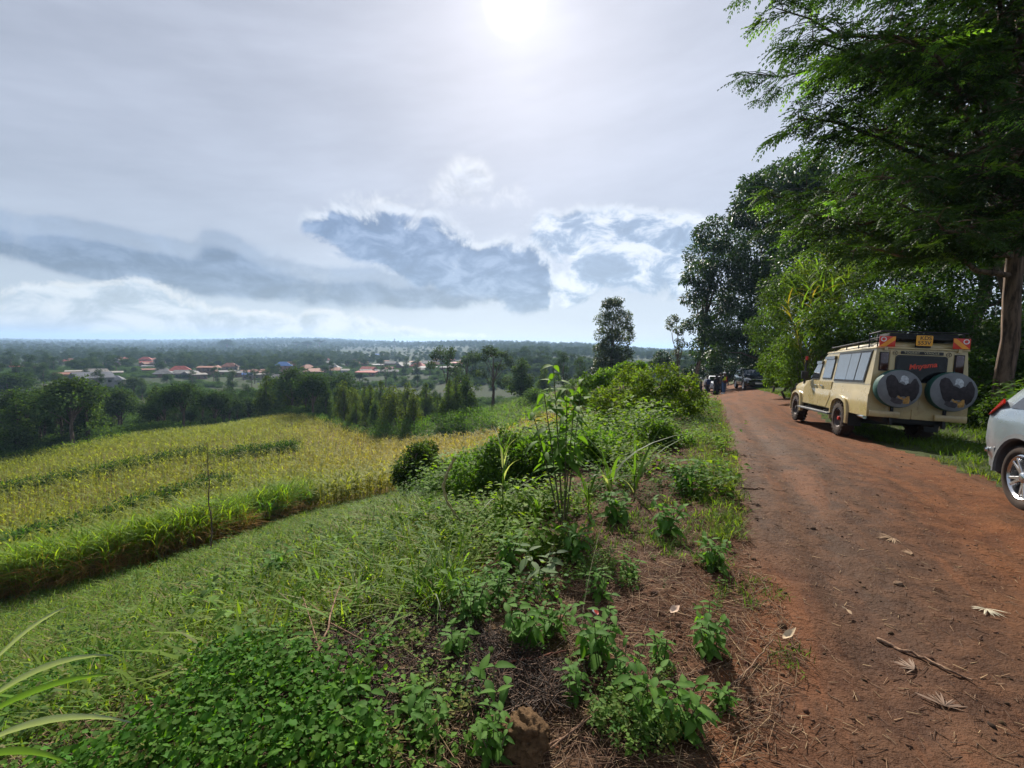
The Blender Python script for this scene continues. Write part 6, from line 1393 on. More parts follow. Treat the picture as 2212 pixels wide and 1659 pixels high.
# veranda of the grey house
gh = [o for o in COL.objects if o.get('label', '').startswith('grey two-storey house')][0]
w_ = 62 / FOC * 172
bm = bmesh.new(); bx(bm, (-w_ * .16, -5.2, 2.85), (w_ * .62, 1.7, .16)); obj_bm('balcony', bm, WALLS['white'], gh, 0)
for i in range(5):
    bm = bmesh.new(); bx(bm, (-w_ * .46 + i * w_ * .15, -5.95, 2.8), (.28, .28, 5.6)); obj_bm('veranda_post', bm, WALLS['white'], gh, 0)
bm = bmesh.new(); bx(bm, (-w_ * .16, -5.98, 3.3), (w_ * .62, .06, .75)); obj_bm('balustrade', bm, WALLS['white'], gh, 0)

# trees between the houses
VIL = [(-40, 772), (1290, 778), (1290, 805), (1050, 812), (960, 830), (700, 826), (520, 830), (330, 818), (330, 850), (100, 848), (-40, 860)]
hp = [o.matrix_world.translation for o in COL.objects if o.name.startswith('house')] ; bpy.context.view_layer.update()
hp = np.array([o.location for o in COL.objects if o.name.startswith('house') and o.parent is None])
kk = 0
for i, p in enumerate(spread(200, VIL, 150, 520, 7.0, 6.0)):
    if (np.hypot(hp[:, 0] - p[0], hp[:, 1] - p[1]) < 9).any(): continue
    sc = p[:2] / np.hypot(*p[:2])
    dd = (hp[:, :2] - p[:2]); al = dd @ sc; pe = np.abs(dd[:, 0] * sc[1] - dd[:, 1] * sc[0])
    if ((al > 0) & (al < 45) & (pe < 6)).any() and r7.random() < .6: continue          # keep the view of the roofs
    kd = ('round', 'tall', 'gum', 'round', 'tall')[i % 5]
    u_ = proj(p)[0]; wh = (' at the far left' if u_ < 260 else ' around the red roofs' if u_ < 520 else ' near the blue roofs' if u_ < 760 else ' by the iron-roofed row') + (', near side' if p[1] < 300 else ', far side')
    put_tree(kd, i, p[0], p[1], r7.uniform(5, 9.5) * (1.25 if kd != 'round' else 1), {'round': 'dark round tree among the village houses', 'tall': 'dark upright tree among the village houses', 'gum': 'thin-crowned tree among the village houses'}[kd] + wh, 'tree', 'trees among the village houses', wide=1.15)

# ------------------------------------------------------------------ far woodland and low scrub: countless, instanced on points
def woodland(name, P, S_, kinds, label):
    coll = bpy.data.collections.new(name + '_kinds')
    for j, (kd, i) in enumerate(kinds):
        o = bpy.data.objects.new(f'{name}_kind_{j}', PR[kd][i][1]); coll.objects.link(o)
    me = bpy.data.meshes.new(name); me.from_pydata([tuple(p) for p in P], [], [])
    a = me.attributes.new('sc', 'FLOAT_VECTOR', 'POINT'); a.data.foreach_set('vector', np.asarray(S_, np.float32).ravel())
    o = link(bpy.data.objects.new(name, me)); tag(o, label, kind='stuff')
    ng = bpy.data.node_groups.new(name, 'GeometryNodeTree'); ng.interface.new_socket('Geometry', in_out='INPUT', socket_type='NodeSocketGeometry'); ng.interface.new_socket('Geometry', in_out='OUTPUT', socket_type='NodeSocketGeometry')
    N = ng.nodes; gi, go = N.new('NodeGroupInput'), N.new('NodeGroupOutput'); ip = N.new('GeometryNodeInstanceOnPoints'); ci = N.new('GeometryNodeCollectionInfo'); ci.inputs[0].default_value = coll; ci.inputs[1].default_value = True; ci.inputs[2].default_value = True
    rv = N.new('FunctionNodeRandomValue'); rv.data_type = 'FLOAT_VECTOR'; rv.inputs[0].default_value = (0, 0, 0); rv.inputs[1].default_value = (0, 0, 6.28)
    na_ = N.new('GeometryNodeInputNamedAttribute'); na_.data_type = 'FLOAT_VECTOR'; na_.inputs[0].default_value = 'sc'
    ip.inputs['Pick Instance'].default_value = True
    L = ng.links.new; L(gi.outputs[0], ip.inputs['Points']); L(ci.outputs[0], ip.inputs['Instance']); L(rv.outputs[0], ip.inputs['Rotation']); L(na_.outputs[0], ip.inputs['Scale']); L(ip.outputs[0], go.inputs[0])
    m = o.modifiers.new('scatter', 'NODES'); m.node_group = ng
    return o
rw = np.random.default_rng(3)
n = 34000; a = np.radians(rw.uniform(-56, 40, n)); q = (rw.random(n) * (5600 ** .7 - 210 ** .7) + 210 ** .7) ** (1 / .7)
x, y = np.sin(a) * q, np.cos(a) * q
clump = fbm(x / 90 + 7, y / 90, 3) + .5 * fbm(x / 25, y / 25, 2) > np.where(q < 520, .05, -.16)
green = inpoly(proj(np.stack([x, y, H(x, y)], -1)), [(720, 768), (740, 752), (1000, 752), (1050, 765), (960, 778), (780, 778)]) & (rw.random(n) > .12)
road_clear = (np.hypot(x - (x * 0 + 30), y - 66) > 25)
k = clump & ~green
for hx, hy in hp[:, :2]:
    dd = np.array([hx, hy]); L_ = np.hypot(hx, hy); sc = dd / L_; al = x * sc[0] + y * sc[1]; pe = np.abs(x * sc[1] - y * sc[0]); k &= ~((al > L_ - 45) & (al < L_ + 8) & (pe < 6.5) & (rw.random(len(x)) < .8))
x, y, q = x[k], y[k], q[k]
z = H(x, y) - .3
s0 = rw.uniform(.55, 1.1, len(x)) * np.clip(.75 + q / 3500, .7, 1.5)
woodland('woodland', np.stack([x, y, z], -1), np.stack([s0 * 1.35, s0 * 1.35, s0], -1), [('round', 0), ('round', 1), ('round', 2), ('tall', 0), ('tall', 1), ('gum', 1), ('cone', 1)], 'dark wooded plain of countless far trees reaching to the skyline')
# scrub and garden plots filling the near side of the village slope
n = 14000; a = np.radians(rw.uniform(-56, 22, n)); q = rw.uniform(60, 460, n); x, y = np.sin(a) * q, np.cos(a) * q
k = ~inpoly(np.stack([x, y], -1), fpoly) & (np.hypot(x - 20, y - 60) > 40) & (fbm(x / 30, y / 30) > -.05); x, y = x[k], y[k]
s0 = rw.uniform(.5, 1.3, len(x)); woodland('scrub', np.stack([x, y, H(x, y) - .1], -1), np.stack([s0 * 1.4, s0 * 1.4, s0], -1), [('bush', 0), ('bush', 1)], 'low green scrub and garden plots over the village slope')
# landmark skyline trees
for (kd, i, u, v, y_, lab, w) in [('flat', 0, 1085, 735, 1500, 'flat-topped tree standing up on the ridge skyline', 1.4), ('flat', 0, 1000, 736, 1500, 'wide tree crowning the left end of the ridge', 1.6), ('gum', 0, 985, 733, 1480, 'thin tree left of the wide one on the ridge', 1.2), ('gum', 1, 1072, 738, 1500, 'thin tree beside the flat-topped one on the ridge', 1.2), ('flat', 0, 690, 733, 1350, 'tall tree on the wooded rise in the middle of the skyline', 1.6), ('round', 0, 665, 736, 1320, 'round tree on the wooded rise of the skyline', 1.8), ('flat', 0, 640, 737, 1350, 'umbrella-shaped tree left of the wooded rise', 1.5), ('round', 1, 490, 733, 1200, 'dark round tree clump on the left skyline', 1.9)]:
    p = at(u, 752, y_); h = top_h(p[0], p[1], v); put_tree(kd, i, p[0], p[1], max(h, 9), lab, 'tree', 'skyline trees', wide=w)
# masts on the skyline
M_MAST = mat('mast_steel', (0.16, 0.17, 0.18), .6, .4)
def mast(u, v0, v1, y_, label, arms=True):
    p = at(u, v0, y_); z = Hp(p[0], p[1]); h = top_h(p[0], p[1], v1); b = h * .055
    e = tag(empty('pylon', (p[0], p[1], z)), label, 'pylon')
    bm = bmesh.new()
    for sx in (-1, 1):
        for sy in (-1, 1): pipe(bm, [(sx * b, sy * b, 0), (sx * b * .25, sy * b * .25, h)], .25, 4)
    obj_bm('tower', bm, M_MAST, e)
    for k_ in range(6):
        bm = bmesh.new(); z0 = h * k_ / 6; z1 = h * (k_ + 1) / 6; f0, f1 = 1 - .75 * k_ / 6, 1 - .75 * (k_ + 1) / 6
        for sy in (-1, 1): pipe(bm, [(-b * f0, sy * b * f0, z0), (b * f1, sy * b * f1, z1)], .15, 4); pipe(bm, [(b * f0, sy * b * f0, z0), (-b * f1, sy * b * f1, z1)], .15, 4)
        obj_bm('brace', bm, M_MAST, e)
    if arms:
        for zf in (.78, .9):
            bm = bmesh.new(); bx(bm, (0, 0, h * zf), (h * .28, .5, .6)); obj_bm('cross_arm', bm, M_MAST, e)
mast(852, 757, 731, 1400, 'electricity pylon on the ridge left of the middle'); mast(1190, 760, 741, 2000, 'thin communications mast on the far skyline near the column-shaped tree', False); mast(596, 752, 735, 1700, 'thin mast on the skyline in the left half', False)

# ------------------------------------------------------------------ air
m_h, t, o = new_mat('haze'); v = t.nodes.new('ShaderNodeVolumePrincipled'); v.inputs['Color'].default_value = (0.46, 0.68, 1.0, 1); v.inputs['Density'].default_value = 0.00021; v.inputs['Anisotropy'].default_value = 0.25
t.links.new(v.outputs[0], o.inputs['Volume'])
bm = bmesh.new(); zz0, zz1 = float(GV[:, 2].min()) - 1.0, float(max(GV[:, 2].max(), 30) + 12)
bx(bm, (0, 0, (zz0 + zz1) / 2), (19400, 19400, zz1 - zz0)); tag(obj_bm('haze', bm, m_h, None, 0), kind='stuff')

# ------------------------------------------------------------------ verge bushes
r8 = np.random.default_rng(88)
YG = (0.085, 0.135, 0.022)
lump_tree('verge_bush', 1420, 16, [(1305, 862, 34), (1360, 838, 42), (1420, 822, 42), (1470, 838, 36), (1498, 868, 28), (1450, 880, 42), (1390, 885, 44), (1335, 895, 36), (1490, 900, 28)], 'big rounded yellow-green bush at the left edge of the road', 'bush', None, 16000, .10, YG, r8, 1.2, .07, lm=M_LEAF, kids=5, sub=.6)
lump_tree('verge_bush', 1290, 22, [(1270, 830, 22), (1310, 815, 24), (1345, 808, 24), (1380, 800, 22), (1255, 858, 20)], 'bright green bush sloping up behind the big rounded bush', 'bush', None, 6500, .13, (0.070, 0.135, 0.022), r8, 1.2, .06, lm=M_LEAF, kids=4)
lump_tree('fine_bush', 906, 13, [(905, 985, 34), (880, 1015, 32), (935, 1015, 32), (905, 1035, 34), (925, 965, 18)], 'dark fine-leaved round bush at the edge of the maize', 'bush', None, 9000, .085, (0.034, 0.062, 0.016), r8, .6, .05, lm=M_LEAF, kids=5)
lump_tree('low_bush', 1080, 7.6, [(1020, 1015, 48), (1090, 985, 54), (1060, 1060, 54), (1130, 1045, 52), (1005, 1090, 42), (1150, 985, 40), (1100, 1110, 44)], 'leafy dark green bush behind the twisted dry vine', 'bush', None, 11000, .075, (0.048, 0.100, 0.017), r8, .4, .03, lm=M_LEAF, kids=5)
lump_tree('low_bush', 1230, 8.0, [(1185, 985, 50), (1245, 970, 50), (1300, 965, 46), (1220, 1045, 50), (1295, 1025, 46), (1180, 1085, 42), (1260, 1085, 40)], 'leafy green bush around the foot of the tall large-leaved weed', 'bush', None, 11000, .08, (0.062, 0.128, 0.020), r8, .4, .03, lm=M_LEAF, kids=5)
lump_tree('low_bush', 1400, 9.0, [(1350, 965, 44), (1410, 950, 42), (1460, 960, 38), (1390, 1005, 40), (1450, 1010, 34)], 'low leafy bush in front of the big rounded bush', 'bush', None, 7500, .085, (0.062, 0.120, 0.020), r8, .4, .03, lm=M_LEAF, kids=5)

# ------------------------------------------------------------------ single plants in front: every leaf a part
def leaf_mesh(w, curl, fold, c, heart=0, n=5, name='leaf'):
    V, F = leaf_big(w, curl, fold, heart, n); C = np.tile(np.array(c), (len(V), 1)); C[:n + 1] *= 1.25      # paler midrib
    return mesh_np(name, V, F, M_LEAF, col=C, smooth=True)
BL = [leaf_mesh(.46, c, .10, k) for c, k in ((-.30, (0.075, 0.160, 0.026)), (-.55, (0.062, 0.140, 0.024)), (-.15, (0.090, 0.180, 0.036)), (-.40, (0.070, 0.150, 0.034)))]
PALE = [leaf_mesh(.42, c, .08, k) for c, k in ((-.25, (0.16, 0.21, 0.12)), (-.10, (0.13, 0.19, 0.09)))]
LANCE = [leaf_mesh(.36, c, .10, k) for c, k in ((-.45, (0.075, 0.15, 0.024)), (-.25, (0.09, 0.17, 0.03)), (-.7, (0.06, 0.125, 0.02)))]
def leaf_obj(e, me, p, d, s, roll=0.0):
    o = link(bpy.data.objects.new('leaf', me), e); M = frame(np.array([d], float), np.array([roll]))[0]
    o.matrix_basis = Matrix(((M[0, 0] * s, M[0, 1] * s, M[0, 2] * s, p[0]), (M[1, 0] * s, M[1, 1] * s, M[1, 2] * s, p[1]), (M[2, 0] * s, M[2, 1] * s, M[2, 2] * s, p[2]), (0, 0, 0, 1)))
def herb(u, v, hpx, label, shoots_, nl, ll, meshes=BL, spread_=.45, name='leafy_plant', cat='plant', group='leafy plants on the near verge'):
    """clump of shoots with opposite, drooping leaves"""
    p = hit(u, v, 0, .8, 30); h = 1.15 * hpx / FOC * p[1]; e = tag(empty(name, p), label, cat, group); paths, rr__ = [], []
    shoots = shoots_ + 2
    for s in range(shoots):
        a = 6.28 * s / shoots + r8.uniform(-.4, .4); tip = np.array([math.cos(a), math.sin(a), 0]) * h * spread_ * r8.uniform(.4, 1.1) + [0, 0, h * r8.uniform(.72, 1.05)]
        P = limb((r8.normal() * .015, r8.normal() * .015, -.02), tip, h * .08, 6); paths.append(P); rr__.append(np.linspace(.005, .002, 6))
        for j in range(nl):
            t = .25 + .75 * j / (nl - 1); b = np.array([np.interp(t, np.linspace(0, 1, 6), P[:, i]) for i in range(3)]); k = 1.45 * ll * (1.15 - .5 * t) * r8.uniform(.75, 1.2)
            for sg in (0, math.pi):
                aa = a + j * 1.57 + sg + r8.uniform(-.35, .35); leaf_obj(e, meshes[r8.integers(len(meshes))], b, (math.cos(aa), math.sin(aa), r8.uniform(-.45, .45) + .25 * (t > .9)), k, r8.uniform(-.3, .3))
    V, F = tubes(paths, rr__, 5); obj_np('stem', V, F, M_STEM, e, smooth=True)
    return e
herb(1135, 1398, 92, 'leafy clump with long drooping leaves above the reddish stalks', 5, 4, .085)
herb(1288, 1432, 118, 'bushy leafy clump just below the red and white scrap', 6, 4, .075)
herb(1530, 1414, 96, 'compact leafy clump nearest the road on the bare earth', 5, 4, .075)
herb(1015, 1345, 100, 'spreading light green clump beside the long grass tuft', 6, 4, .065)
herb(1075, 1300, 80, 'light green clump uphill of the spreading one', 5, 4, .065)
herb(1400, 1570, 110, 'large-leaved sprawling plant on the straw, left half', 6, 3, .075)
herb(1480, 1585, 95, 'large-leaved sprawling plant on the straw, right half', 5, 3, .075)
herb(1350, 1480, 85, 'small leafy plant between the stalks and the sprawling plants', 4, 3, .055)
herb(1062, 1640, 95, 'bright green small-leaved plant in front of the earth clod', 7, 4, .045)
herb(1062, 1528, 70, 'rosette of big upright leaves behind the earth clod', 3, 2, .10, BL, .6)
herb(1240, 1210, 80, 'leafy plant with a yellow flower head by the bare patch', 6, 4, .085)
herb(1540, 1228, 58, 'low leafy plant by the road edge uphill', 6, 4, .075)
herb(1165, 1262, 70, 'plant with large pale grey-green leaves', 3, 3, .10, PALE, .6)
herb(1440, 1160, 70, 'leafy plant at the top of the bare patch', 5, 4, .10)
herb(1360, 1250, 42, 'small creeping leafy plant in the middle of the bare patch', 6, 3, .05)
herb(780, 1608, 95, 'leafy plant right of the forked stick', 5, 4, .065)
herb(900, 1560, 70, 'broad-leaved plant in the dark dead brush', 4, 3, .07)
herb(640, 1470, 80, 'bright leafy plant left of the forked stick', 5, 4, .055)
herb(600, 1250, 60, 'upright dark leafy weed on the grass slope', 5, 4, .10)
herb(1240, 1512, 70, 'leafy sprig between the reddish stalks and the earth clod', 4, 3, .05)
herb(1195, 1375, 70, 'leafy plant just uphill of the stalk heap', 5, 4, .06)
herb(1425, 1435, 60, 'small leafy plant among straw left of the compact clump', 4, 3, .05)
herb(985, 1425, 70, 'leafy plant at the left end of the stalk heap', 5, 4, .06)
herb(930, 1610, 80, 'leafy plant left of the bright small-leaved one', 5, 4, .05)
herb(1560, 1530, 45, 'low leafy sprig at the right end of the straw', 4, 3, .045)
herb(1290, 1290, 55, 'leafy sprig uphill of the red and white scrap', 5, 3, .06)
herb(1100, 1230, 70, 'leafy plant between the long grass and the pale-leaved plant', 5, 4, .08)
herb(1480, 1060, 60, 'leafy plant beside the road under the low bush', 5, 4, .13)
herb(1330, 1130, 60, 'leafy plant in the middle of the verge', 5, 4, .11)
# the tall weed with large leaves
def tall_weed():
    p = hit(1215, 1125, 0, 2, 30); y = p[1]; e = tag(empty('tall_weed', p), 'tall weed with large drooping leaves standing above the verge', 'plant'); paths, rr__ = [], []
    for (u, v, u0) in ((1195, 790, 1212), (1258, 820, 1220), (1150, 890, 1205), (1240, 880, 1215), (1175, 850, 1208), (1225, 840, 1216)):
        tip = at(u, v, y + r8.uniform(-.2, .2)) - p; P = limb(((u0 - 1212) / FOC * y, 0, -.02), tip, .05, 8); paths.append(P); rr__.append(np.linspace(.011, .004, 8))
        n = 12 if v < 850 else 7
        for j in range(n):
            t = .40 + .60 * j / (n - 1); b = np.array([np.interp(t, np.linspace(0, 1, 8), P[:, i]) for i in range(3)]); a = j * 2.4 + r8.uniform(-.3, .3)
            for sg in (0, 2.8): leaf_obj(e, LANCE[r8.integers(3)], b, (math.cos(a + sg), math.sin(a + sg), r8.uniform(-.3, .5)), r8.uniform(.18, .28) * (1.1 - .35 * t), r8.uniform(-.3, .3))
    V, F = tubes(paths, rr__, 6); obj_np('stem', V, F, M_STEM, e, smooth=True)
tall_weed()
# napier shoots: a fan of arching blades, each a part
NB = []
for k, (dr, c) in enumerate(((.25, (0.06, 0.125, 0.022)), (.55, (0.065, 0.13, 0.024)), (.9, (0.08, 0.14, 0.035)), (.7, (0.24, 0.28, 0.20)), (1.1, (0.22, 0.26, 0.18)))):
    one = lambda q: np.array([q], float)
    V, F, C = blades(np.zeros((1, 3)), one(0), one(1), one(.30), one(dr), one(.050), 6, np.array([c])); NB.append(mesh_np('leaf', V, F, M_GRASS, col=C))
def shoot(u, v, hpx, label, n, L=None, y=None, pale=.25, az=None, name='grass_shoot', stem=.35):
    p = hit(u, v, 0, .8, 30) if y is None else at(u, v, y); h = hpx / FOC * p[1]; e = tag(empty(name, p), label, 'grass plant', 'tall grass shoots on the verge')
    for j in range(n):
        o = link(bpy.data.objects.new('leaf', NB[3 + j % 2] if r8.random() < pale else NB[j % 3]), e); l = (L or h * .95) * r8.uniform(.65, 1.1); a = r8.uniform(0, 6.28) if az is None else r8.uniform(*az)
        o.location = (r8.normal() * .008, r8.normal() * .008, h * stem * r8.random()); o.rotation_euler = (0, r8.uniform(-.25, .1), a); o.scale = (l, l * r8.uniform(.8, 1.25), l)
    V, F = tubes([limb((0, 0, -.02), (0, 0, h * stem * 1.2), 0, 4)], [np.linspace(.010, .005, 4)], 6); obj_np('stem', V, F, M_STEM, e, smooth=True)
    return e
shoot(1085, 1135, 265, 'tall grass shoot with white arching leaves against the maize', 13, .62, None, .45, None, 'grass_shoot', .62)
shoot(795, 1262, 78, 'grass shoot with silvery leaves on the slope', 9, None, None, .6)
shoot(690, 1285, 100, 'thin upright grass shoot left of the silvery one', 6, None, None, .2)
shoot(1318, 1090, 160, 'tall arching grass shoot in the middle of the verge', 11, None, None, .2)
shoot(1370, 1070, 150, 'tall arching grass shoot nearer the road', 9, None, None, .25)
shoot(1270, 1110, 150, 'slim grass shoot left of the arching ones', 7, None, None, .15)
shoot(1160, 1150, 120, 'green grass shoot among the leafy bushes', 8, None, None, .1)
shoot(640, 1360, 90, 'bright grass shoot at the upper end of the dead brush', 8, None, None, .1)
for j, (u, v, h_) in enumerate(((905, 1310, 125), (940, 1320, 140), (985, 1300, 130), (1020, 1290, 110), (960, 1285, 120))):
    shoot(u, v, h_, ('leftmost tuft of the long bright grass', 'tallest tuft of the long bright grass', 'middle tuft of the long bright grass', 'rightmost tuft of the long bright grass', 'rear tuft of the long bright grass')[j], 16, None, None, .06, None, 'grass_tuft', .12)
# pale blades arching in from the left edge, close to the lens
e = shoot(-35, 1640, 250, 'tall grass at the left edge with pale blades arching into view', 0, .6, 1.55, .5, (-.5, .5), 'grass_plant', .2)
for (u0, v0, u1, v1, pk) in ((-60, 1480, 150, 1308, 3), (-40, 1520, 245, 1415, 4), (-60, 1560, 255, 1455, 0), (-30, 1600, 285, 1560, 3), (-50, 1640, 160, 1655, 1), (-80, 1600, 60, 1470, 2)):
    a = at(u0, v0, 1.5); b = at(u1, v1, 1.62); base = np.array(e.location); t = np.linspace(0, 1, 8)[:, None]; mid = (a + b) / 2 + [0, 0, .06 + .05 * r8.random()]
    P = (1 - t) ** 2 * a + 2 * t * (1 - t) * mid + t * t * b - base; w = np.array([.5, .8, 1, 1, .85, .65, .4, .03]) * .012; up_ = np.array([0, .5, .85]); up_ = up_ / np.linalg.norm(up_)
    V = np.concatenate([P - up_ * w[:, None], P + [0, -.004, 0], P + up_ * w[:, None]]); i = np.arange(7)
    F = np.concatenate([np.stack([i, i + 1, i + 9, i + 8], -1), np.stack([i + 8, i + 9, i + 17, i + 16], -1)])
    c = ((0.10, 0.19, 0.03), (0.11, 0.20, 0.035), (0.13, 0.21, 0.05), (0.22, 0.27, 0.17), (0.20, 0.25, 0.15))[pk]; obj_np('leaf', V, F, M_LEAF, e, col=np.tile(np.array(c) * [.9, .9, 1.3], (24, 1)), smooth=True)
# sapling on the slope
p = hit(457, 1192, 0, 4, 40); y = p[1]; e = tag(empty('sapling', p), 'thin bare sapling with wispy leaves standing on the grass slope', 'sapling'); tip = at(447, 955, y) - p
P = limb((0, 0, -.05), tip, 0, 12, .03, r8); paths, rr__ = [P], [np.linspace(.028, .008, 12)]; lp, ld = [], []
for j in range(26):
    t = r8.uniform(.30, .98); b = np.array([np.interp(t, np.linspace(0, 1, 12), P[:, i]) for i in range(3)]); a = r8.uniform(0, 6.28); q = b + np.array([math.cos(a), math.sin(a), r8.uniform(.0, .5)]) * (1.15 - t) * r8.uniform(.5, 1.0)
    paths.append(limb(b, q, .05, 4)); rr__.append(np.linspace(.007, .002, 4))
    for _ in range(20): f = r8.uniform(.3, 1.05); lp.append(b + (q - b) * f + r8.normal(size=3) * .035); ld.append([math.cos(a) + r8.normal() * .6, math.sin(a) + r8.normal() * .6, r8.uniform(-.9, .2)])
V, F = tubes(paths, rr__, 5); obj_np('trunk', V, F, M_BARK, e, smooth=True)
lp, ld = np.array(lp), np.array(ld); k = len(lp); M = frame(ld) * np.stack([np.full(k, .016), r8.uniform(.06, .12, k), np.full(k, .05)], -1)[:, None, :]; V, F, C = inst(L2V, L2F, M, lp, vary((0.050, 0.075, 0.025), k, .3, .08, r8)); obj_np('crown', V, F, M_LEAF, e, col=C)
# twisted dry vine
p = hit(1012, 1150, 0, 3, 30); y = p[1]; e = tag(empty('dry_vine', p), 'twisted pale dry vine stem hanging over the dark bush', 'vine')
P = np.array([at(u, v, y - .5 + .4 * i / 6) for i, (u, v) in enumerate(((982, 990), (966, 1022), (957, 1052), (966, 1085), (985, 1112), (1005, 1135), (1012, 1150)))]) - p; t = np.linspace(0, 6, 40)
Pi = np.stack([np.interp(t, np.arange(7), P[:, i]) for i in range(3)], -1)
for ph in (0, math.pi):
    Q_ = Pi + np.stack([np.cos(t * 5 + ph), np.sin(t * 5 + ph), 0 * t], -1) * .011; V, F = tubes([Q_], [np.full(40, .009)], 6); obj_np('strand', V, F, mat('dry_vine_bark', (0.30, 0.25, 0.13), .8), e, smooth=True)

# ------------------------------------------------------------------ dead stalks, straw, sticks
M_STICK = bark_mat('dry_stick', (0.10, 0.055, 0.036), (0.27, 0.17, 0.11), 22); M_STALK = bark_mat('red_stalk', (0.085, 0.030, 0.020), (0.22, 0.10, 0.065), 25)
def stick(pts, r0, r1, label, name='stick', m=None, group=None, lift=.0, cat='stick', forks=()):
    """a stick through ground spots seen at these pixels (third value: height above the ground)"""
    W = np.array([hit(u, v, 0, .7, 30) + [0, 0, h] for u, v, h in pts]); b = W[0]; e = tag(empty(name, tuple(b)), label, cat, group)
    t = np.linspace(0, len(W) - 1, 14); P = np.stack([np.interp(t, np.arange(len(W)), W[:, i]) for i in range(3)], -1) - b; P[1:-1] += r8.normal(size=(12, 3)) * r0 * .5
    V, F = tubes([P], [np.linspace(r0, r1, 14)], 7); obj_np('shaft', V, F, m or M_STICK, e, smooth=True)
    for fk in forks:
        W = np.array([hit(u, v, 0, .7, 30) + [0, 0, h] for u, v, h in fk]) - b; V, F = tubes([limb(W[0], W[-1], .01, 6)], [np.linspace(r1 * 1.2, r1 * .5, 6)], 6); obj_np('twig', V, F, m or M_STICK, e, smooth=True)
    return e
stick([(612, 1656, .03), (660, 1520, .10), (705, 1420, .16), (735, 1335, .24)], .009, .004, 'long forked stick leaning up the slope in the foreground', forks=[[(690, 1450, .13), (655, 1352, .22)], [(715, 1400, .16), (900, 1470, .04)]])
stick([(330, 1640, .02), (400, 1652, .02), (480, 1662, .02)], .018, .014, 'gnarled brown branch end at the bottom edge')
stick([(1895, 1384, .012), (1990, 1425, .012), (2100, 1474, .012)], .011, .005, 'straight light brown stick lying on the road')
stick([(1262, 1470, .02), (1255, 1380, .14), (1275, 1310, .30), (1300, 1240, .42)], .004, .002, 'thin green wand arching up by the red and white scrap', m=M_STEM)
stick([(1600, 1056, .02), (1700, 1062, .01)], .01, .005, 'thin dark twig lying across the road edge')
stick([(1150, 1655, .02), (1290, 1560, .05), (1400, 1500, .04), (1560, 1440, .03)], .004, .002, 'long curved straw over the sprawling plants')
stick([(1130, 1655, .02), (1220, 1600, .02), (1300, 1540, .03)], .006, .004, 'pale cane stalk running past the earth clod')
stick([(1500, 1560, .02), (1620, 1450, .02), (1670, 1390, .03)], .005, .003, 'pale straw pointing to the curled dry leaf')
stick([(640, 1335, .10), (800, 1310, .08), (960, 1290, .08)], .008, .004, 'long dark twig along the top of the dead brush')
stick([(380, 1540, .03), (600, 1538, .03), (760, 1545, .03)], .005, .003, 'long pale stalk lying level across the slope')
SL = ['topmost reddish stalk of the heap', 'second reddish stalk of the heap', 'third reddish stalk of the heap', 'crossing stalk with a pale cut end', 'thickest reddish stalk of the heap', 'lowest reddish stalk of the heap', 'short stub at the near side of the stalk heap', 'stalk slanting out of the right end of the heap']
for j, q in enumerate([[(860, 1405, .03), (1000, 1410, .03), (1130, 1430, .03)], [(850, 1425, .03), (1010, 1432, .03), (1160, 1440, .03)], [(840, 1440, .03), (1000, 1452, .03), (1260, 1462, .03)], [(1020, 1462, .05), (1150, 1445, .06), (1222, 1428, .06)], [(900, 1460, .04), (1060, 1468, .04), (1300, 1482, .04)], [(940, 1480, .03), (1080, 1485, .03), (1240, 1490, .03)], [(1060, 1490, .03), (1110, 1520, .03)], [(1180, 1470, .04), (1330, 1500, .03)]]):
    stick(q, .0075, .005, SL[j], 'stalk', M_STALK, 'heap of reddish cut stalks', cat='stalk')
def litter(P, L, r_, cols, r, flat=.18, lift=.015):
    k = len(P); a = r.uniform(0, 6.28, k); l = L * r.uniform(.4, 1.4, k); d = np.stack([np.cos(a), np.sin(a), r.uniform(-flat, flat * 1.6, k)], -1)
    T = np.array([[math.cos(q), 0, math.sin(q)] for q in (0, 2.1, 4.2)]); V = np.concatenate([T, T * .5 + [0, 1, 0]]); F = np.array([[i, (i + 1) % 3, (i + 1) % 3 + 3, i + 3] for i in range(3)])
    M = frame(d) * np.stack([r_ * r.uniform(.6, 1.3, k), l, r_ * r.uniform(.6, 1.3, k)], -1)[:, None, :]
    return inst(V, F, M, P + [0, 0, lift] - d * l[:, None] * .5, np.asarray(cols)[r.integers(0, len(cols), k)] * r.uniform(.6, 1.3, (k, 1)))
STRAWR = [(960, 1330), (1200, 1240), (1330, 1130), (1560, 1080), (1620, 1180), (1690, 1300), (1740, 1420), (1650, 1659), (380, 1680), (420, 1560), (640, 1440)]
STC = [(0.20, 0.12, 0.065), (0.13, 0.07, 0.04), (0.28, 0.19, 0.10), (0.09, 0.05, 0.03), (0.16, 0.10, 0.06)]
P = scatter(24000, STRAWR, 1.5, 9, .9, (-40, 38), r=r8)[:9000]
parts_ = [litter(P, .14, .0017, STC, r8)]
DEAD = [(560, 1520), (640, 1370), (720, 1335), (960, 1320), (1120, 1400), (1260, 1480), (1200, 1540), (960, 1560), (700, 1580)]
P = scatter(26000, DEAD, 1.6, 5, 1, (-35, 12), r=r8)[:6500]; parts_.append(litter(P, .19, .0024, [(0.035, 0.022, 0.016), (0.07, 0.042, 0.028), (0.12, 0.07, 0.045), (0.02, 0.014, 0.011)], r8, .5, .05))
P = scatter(12000, VINE, 1.6, 5.5, 1, (-58, 0), r=r8)[:2200]; parts_.append(litter(P, .22, .0022, STC, r8, .35, .06))
P = scatter(9000, SLOPE, 2.6, 18, .9, (-58, 4), r=r8)[:1500]; parts_.append(litter(P, .25, .004, [(0.30, 0.23, 0.13), (0.22, 0.15, 0.08)], r8, .3, .06))
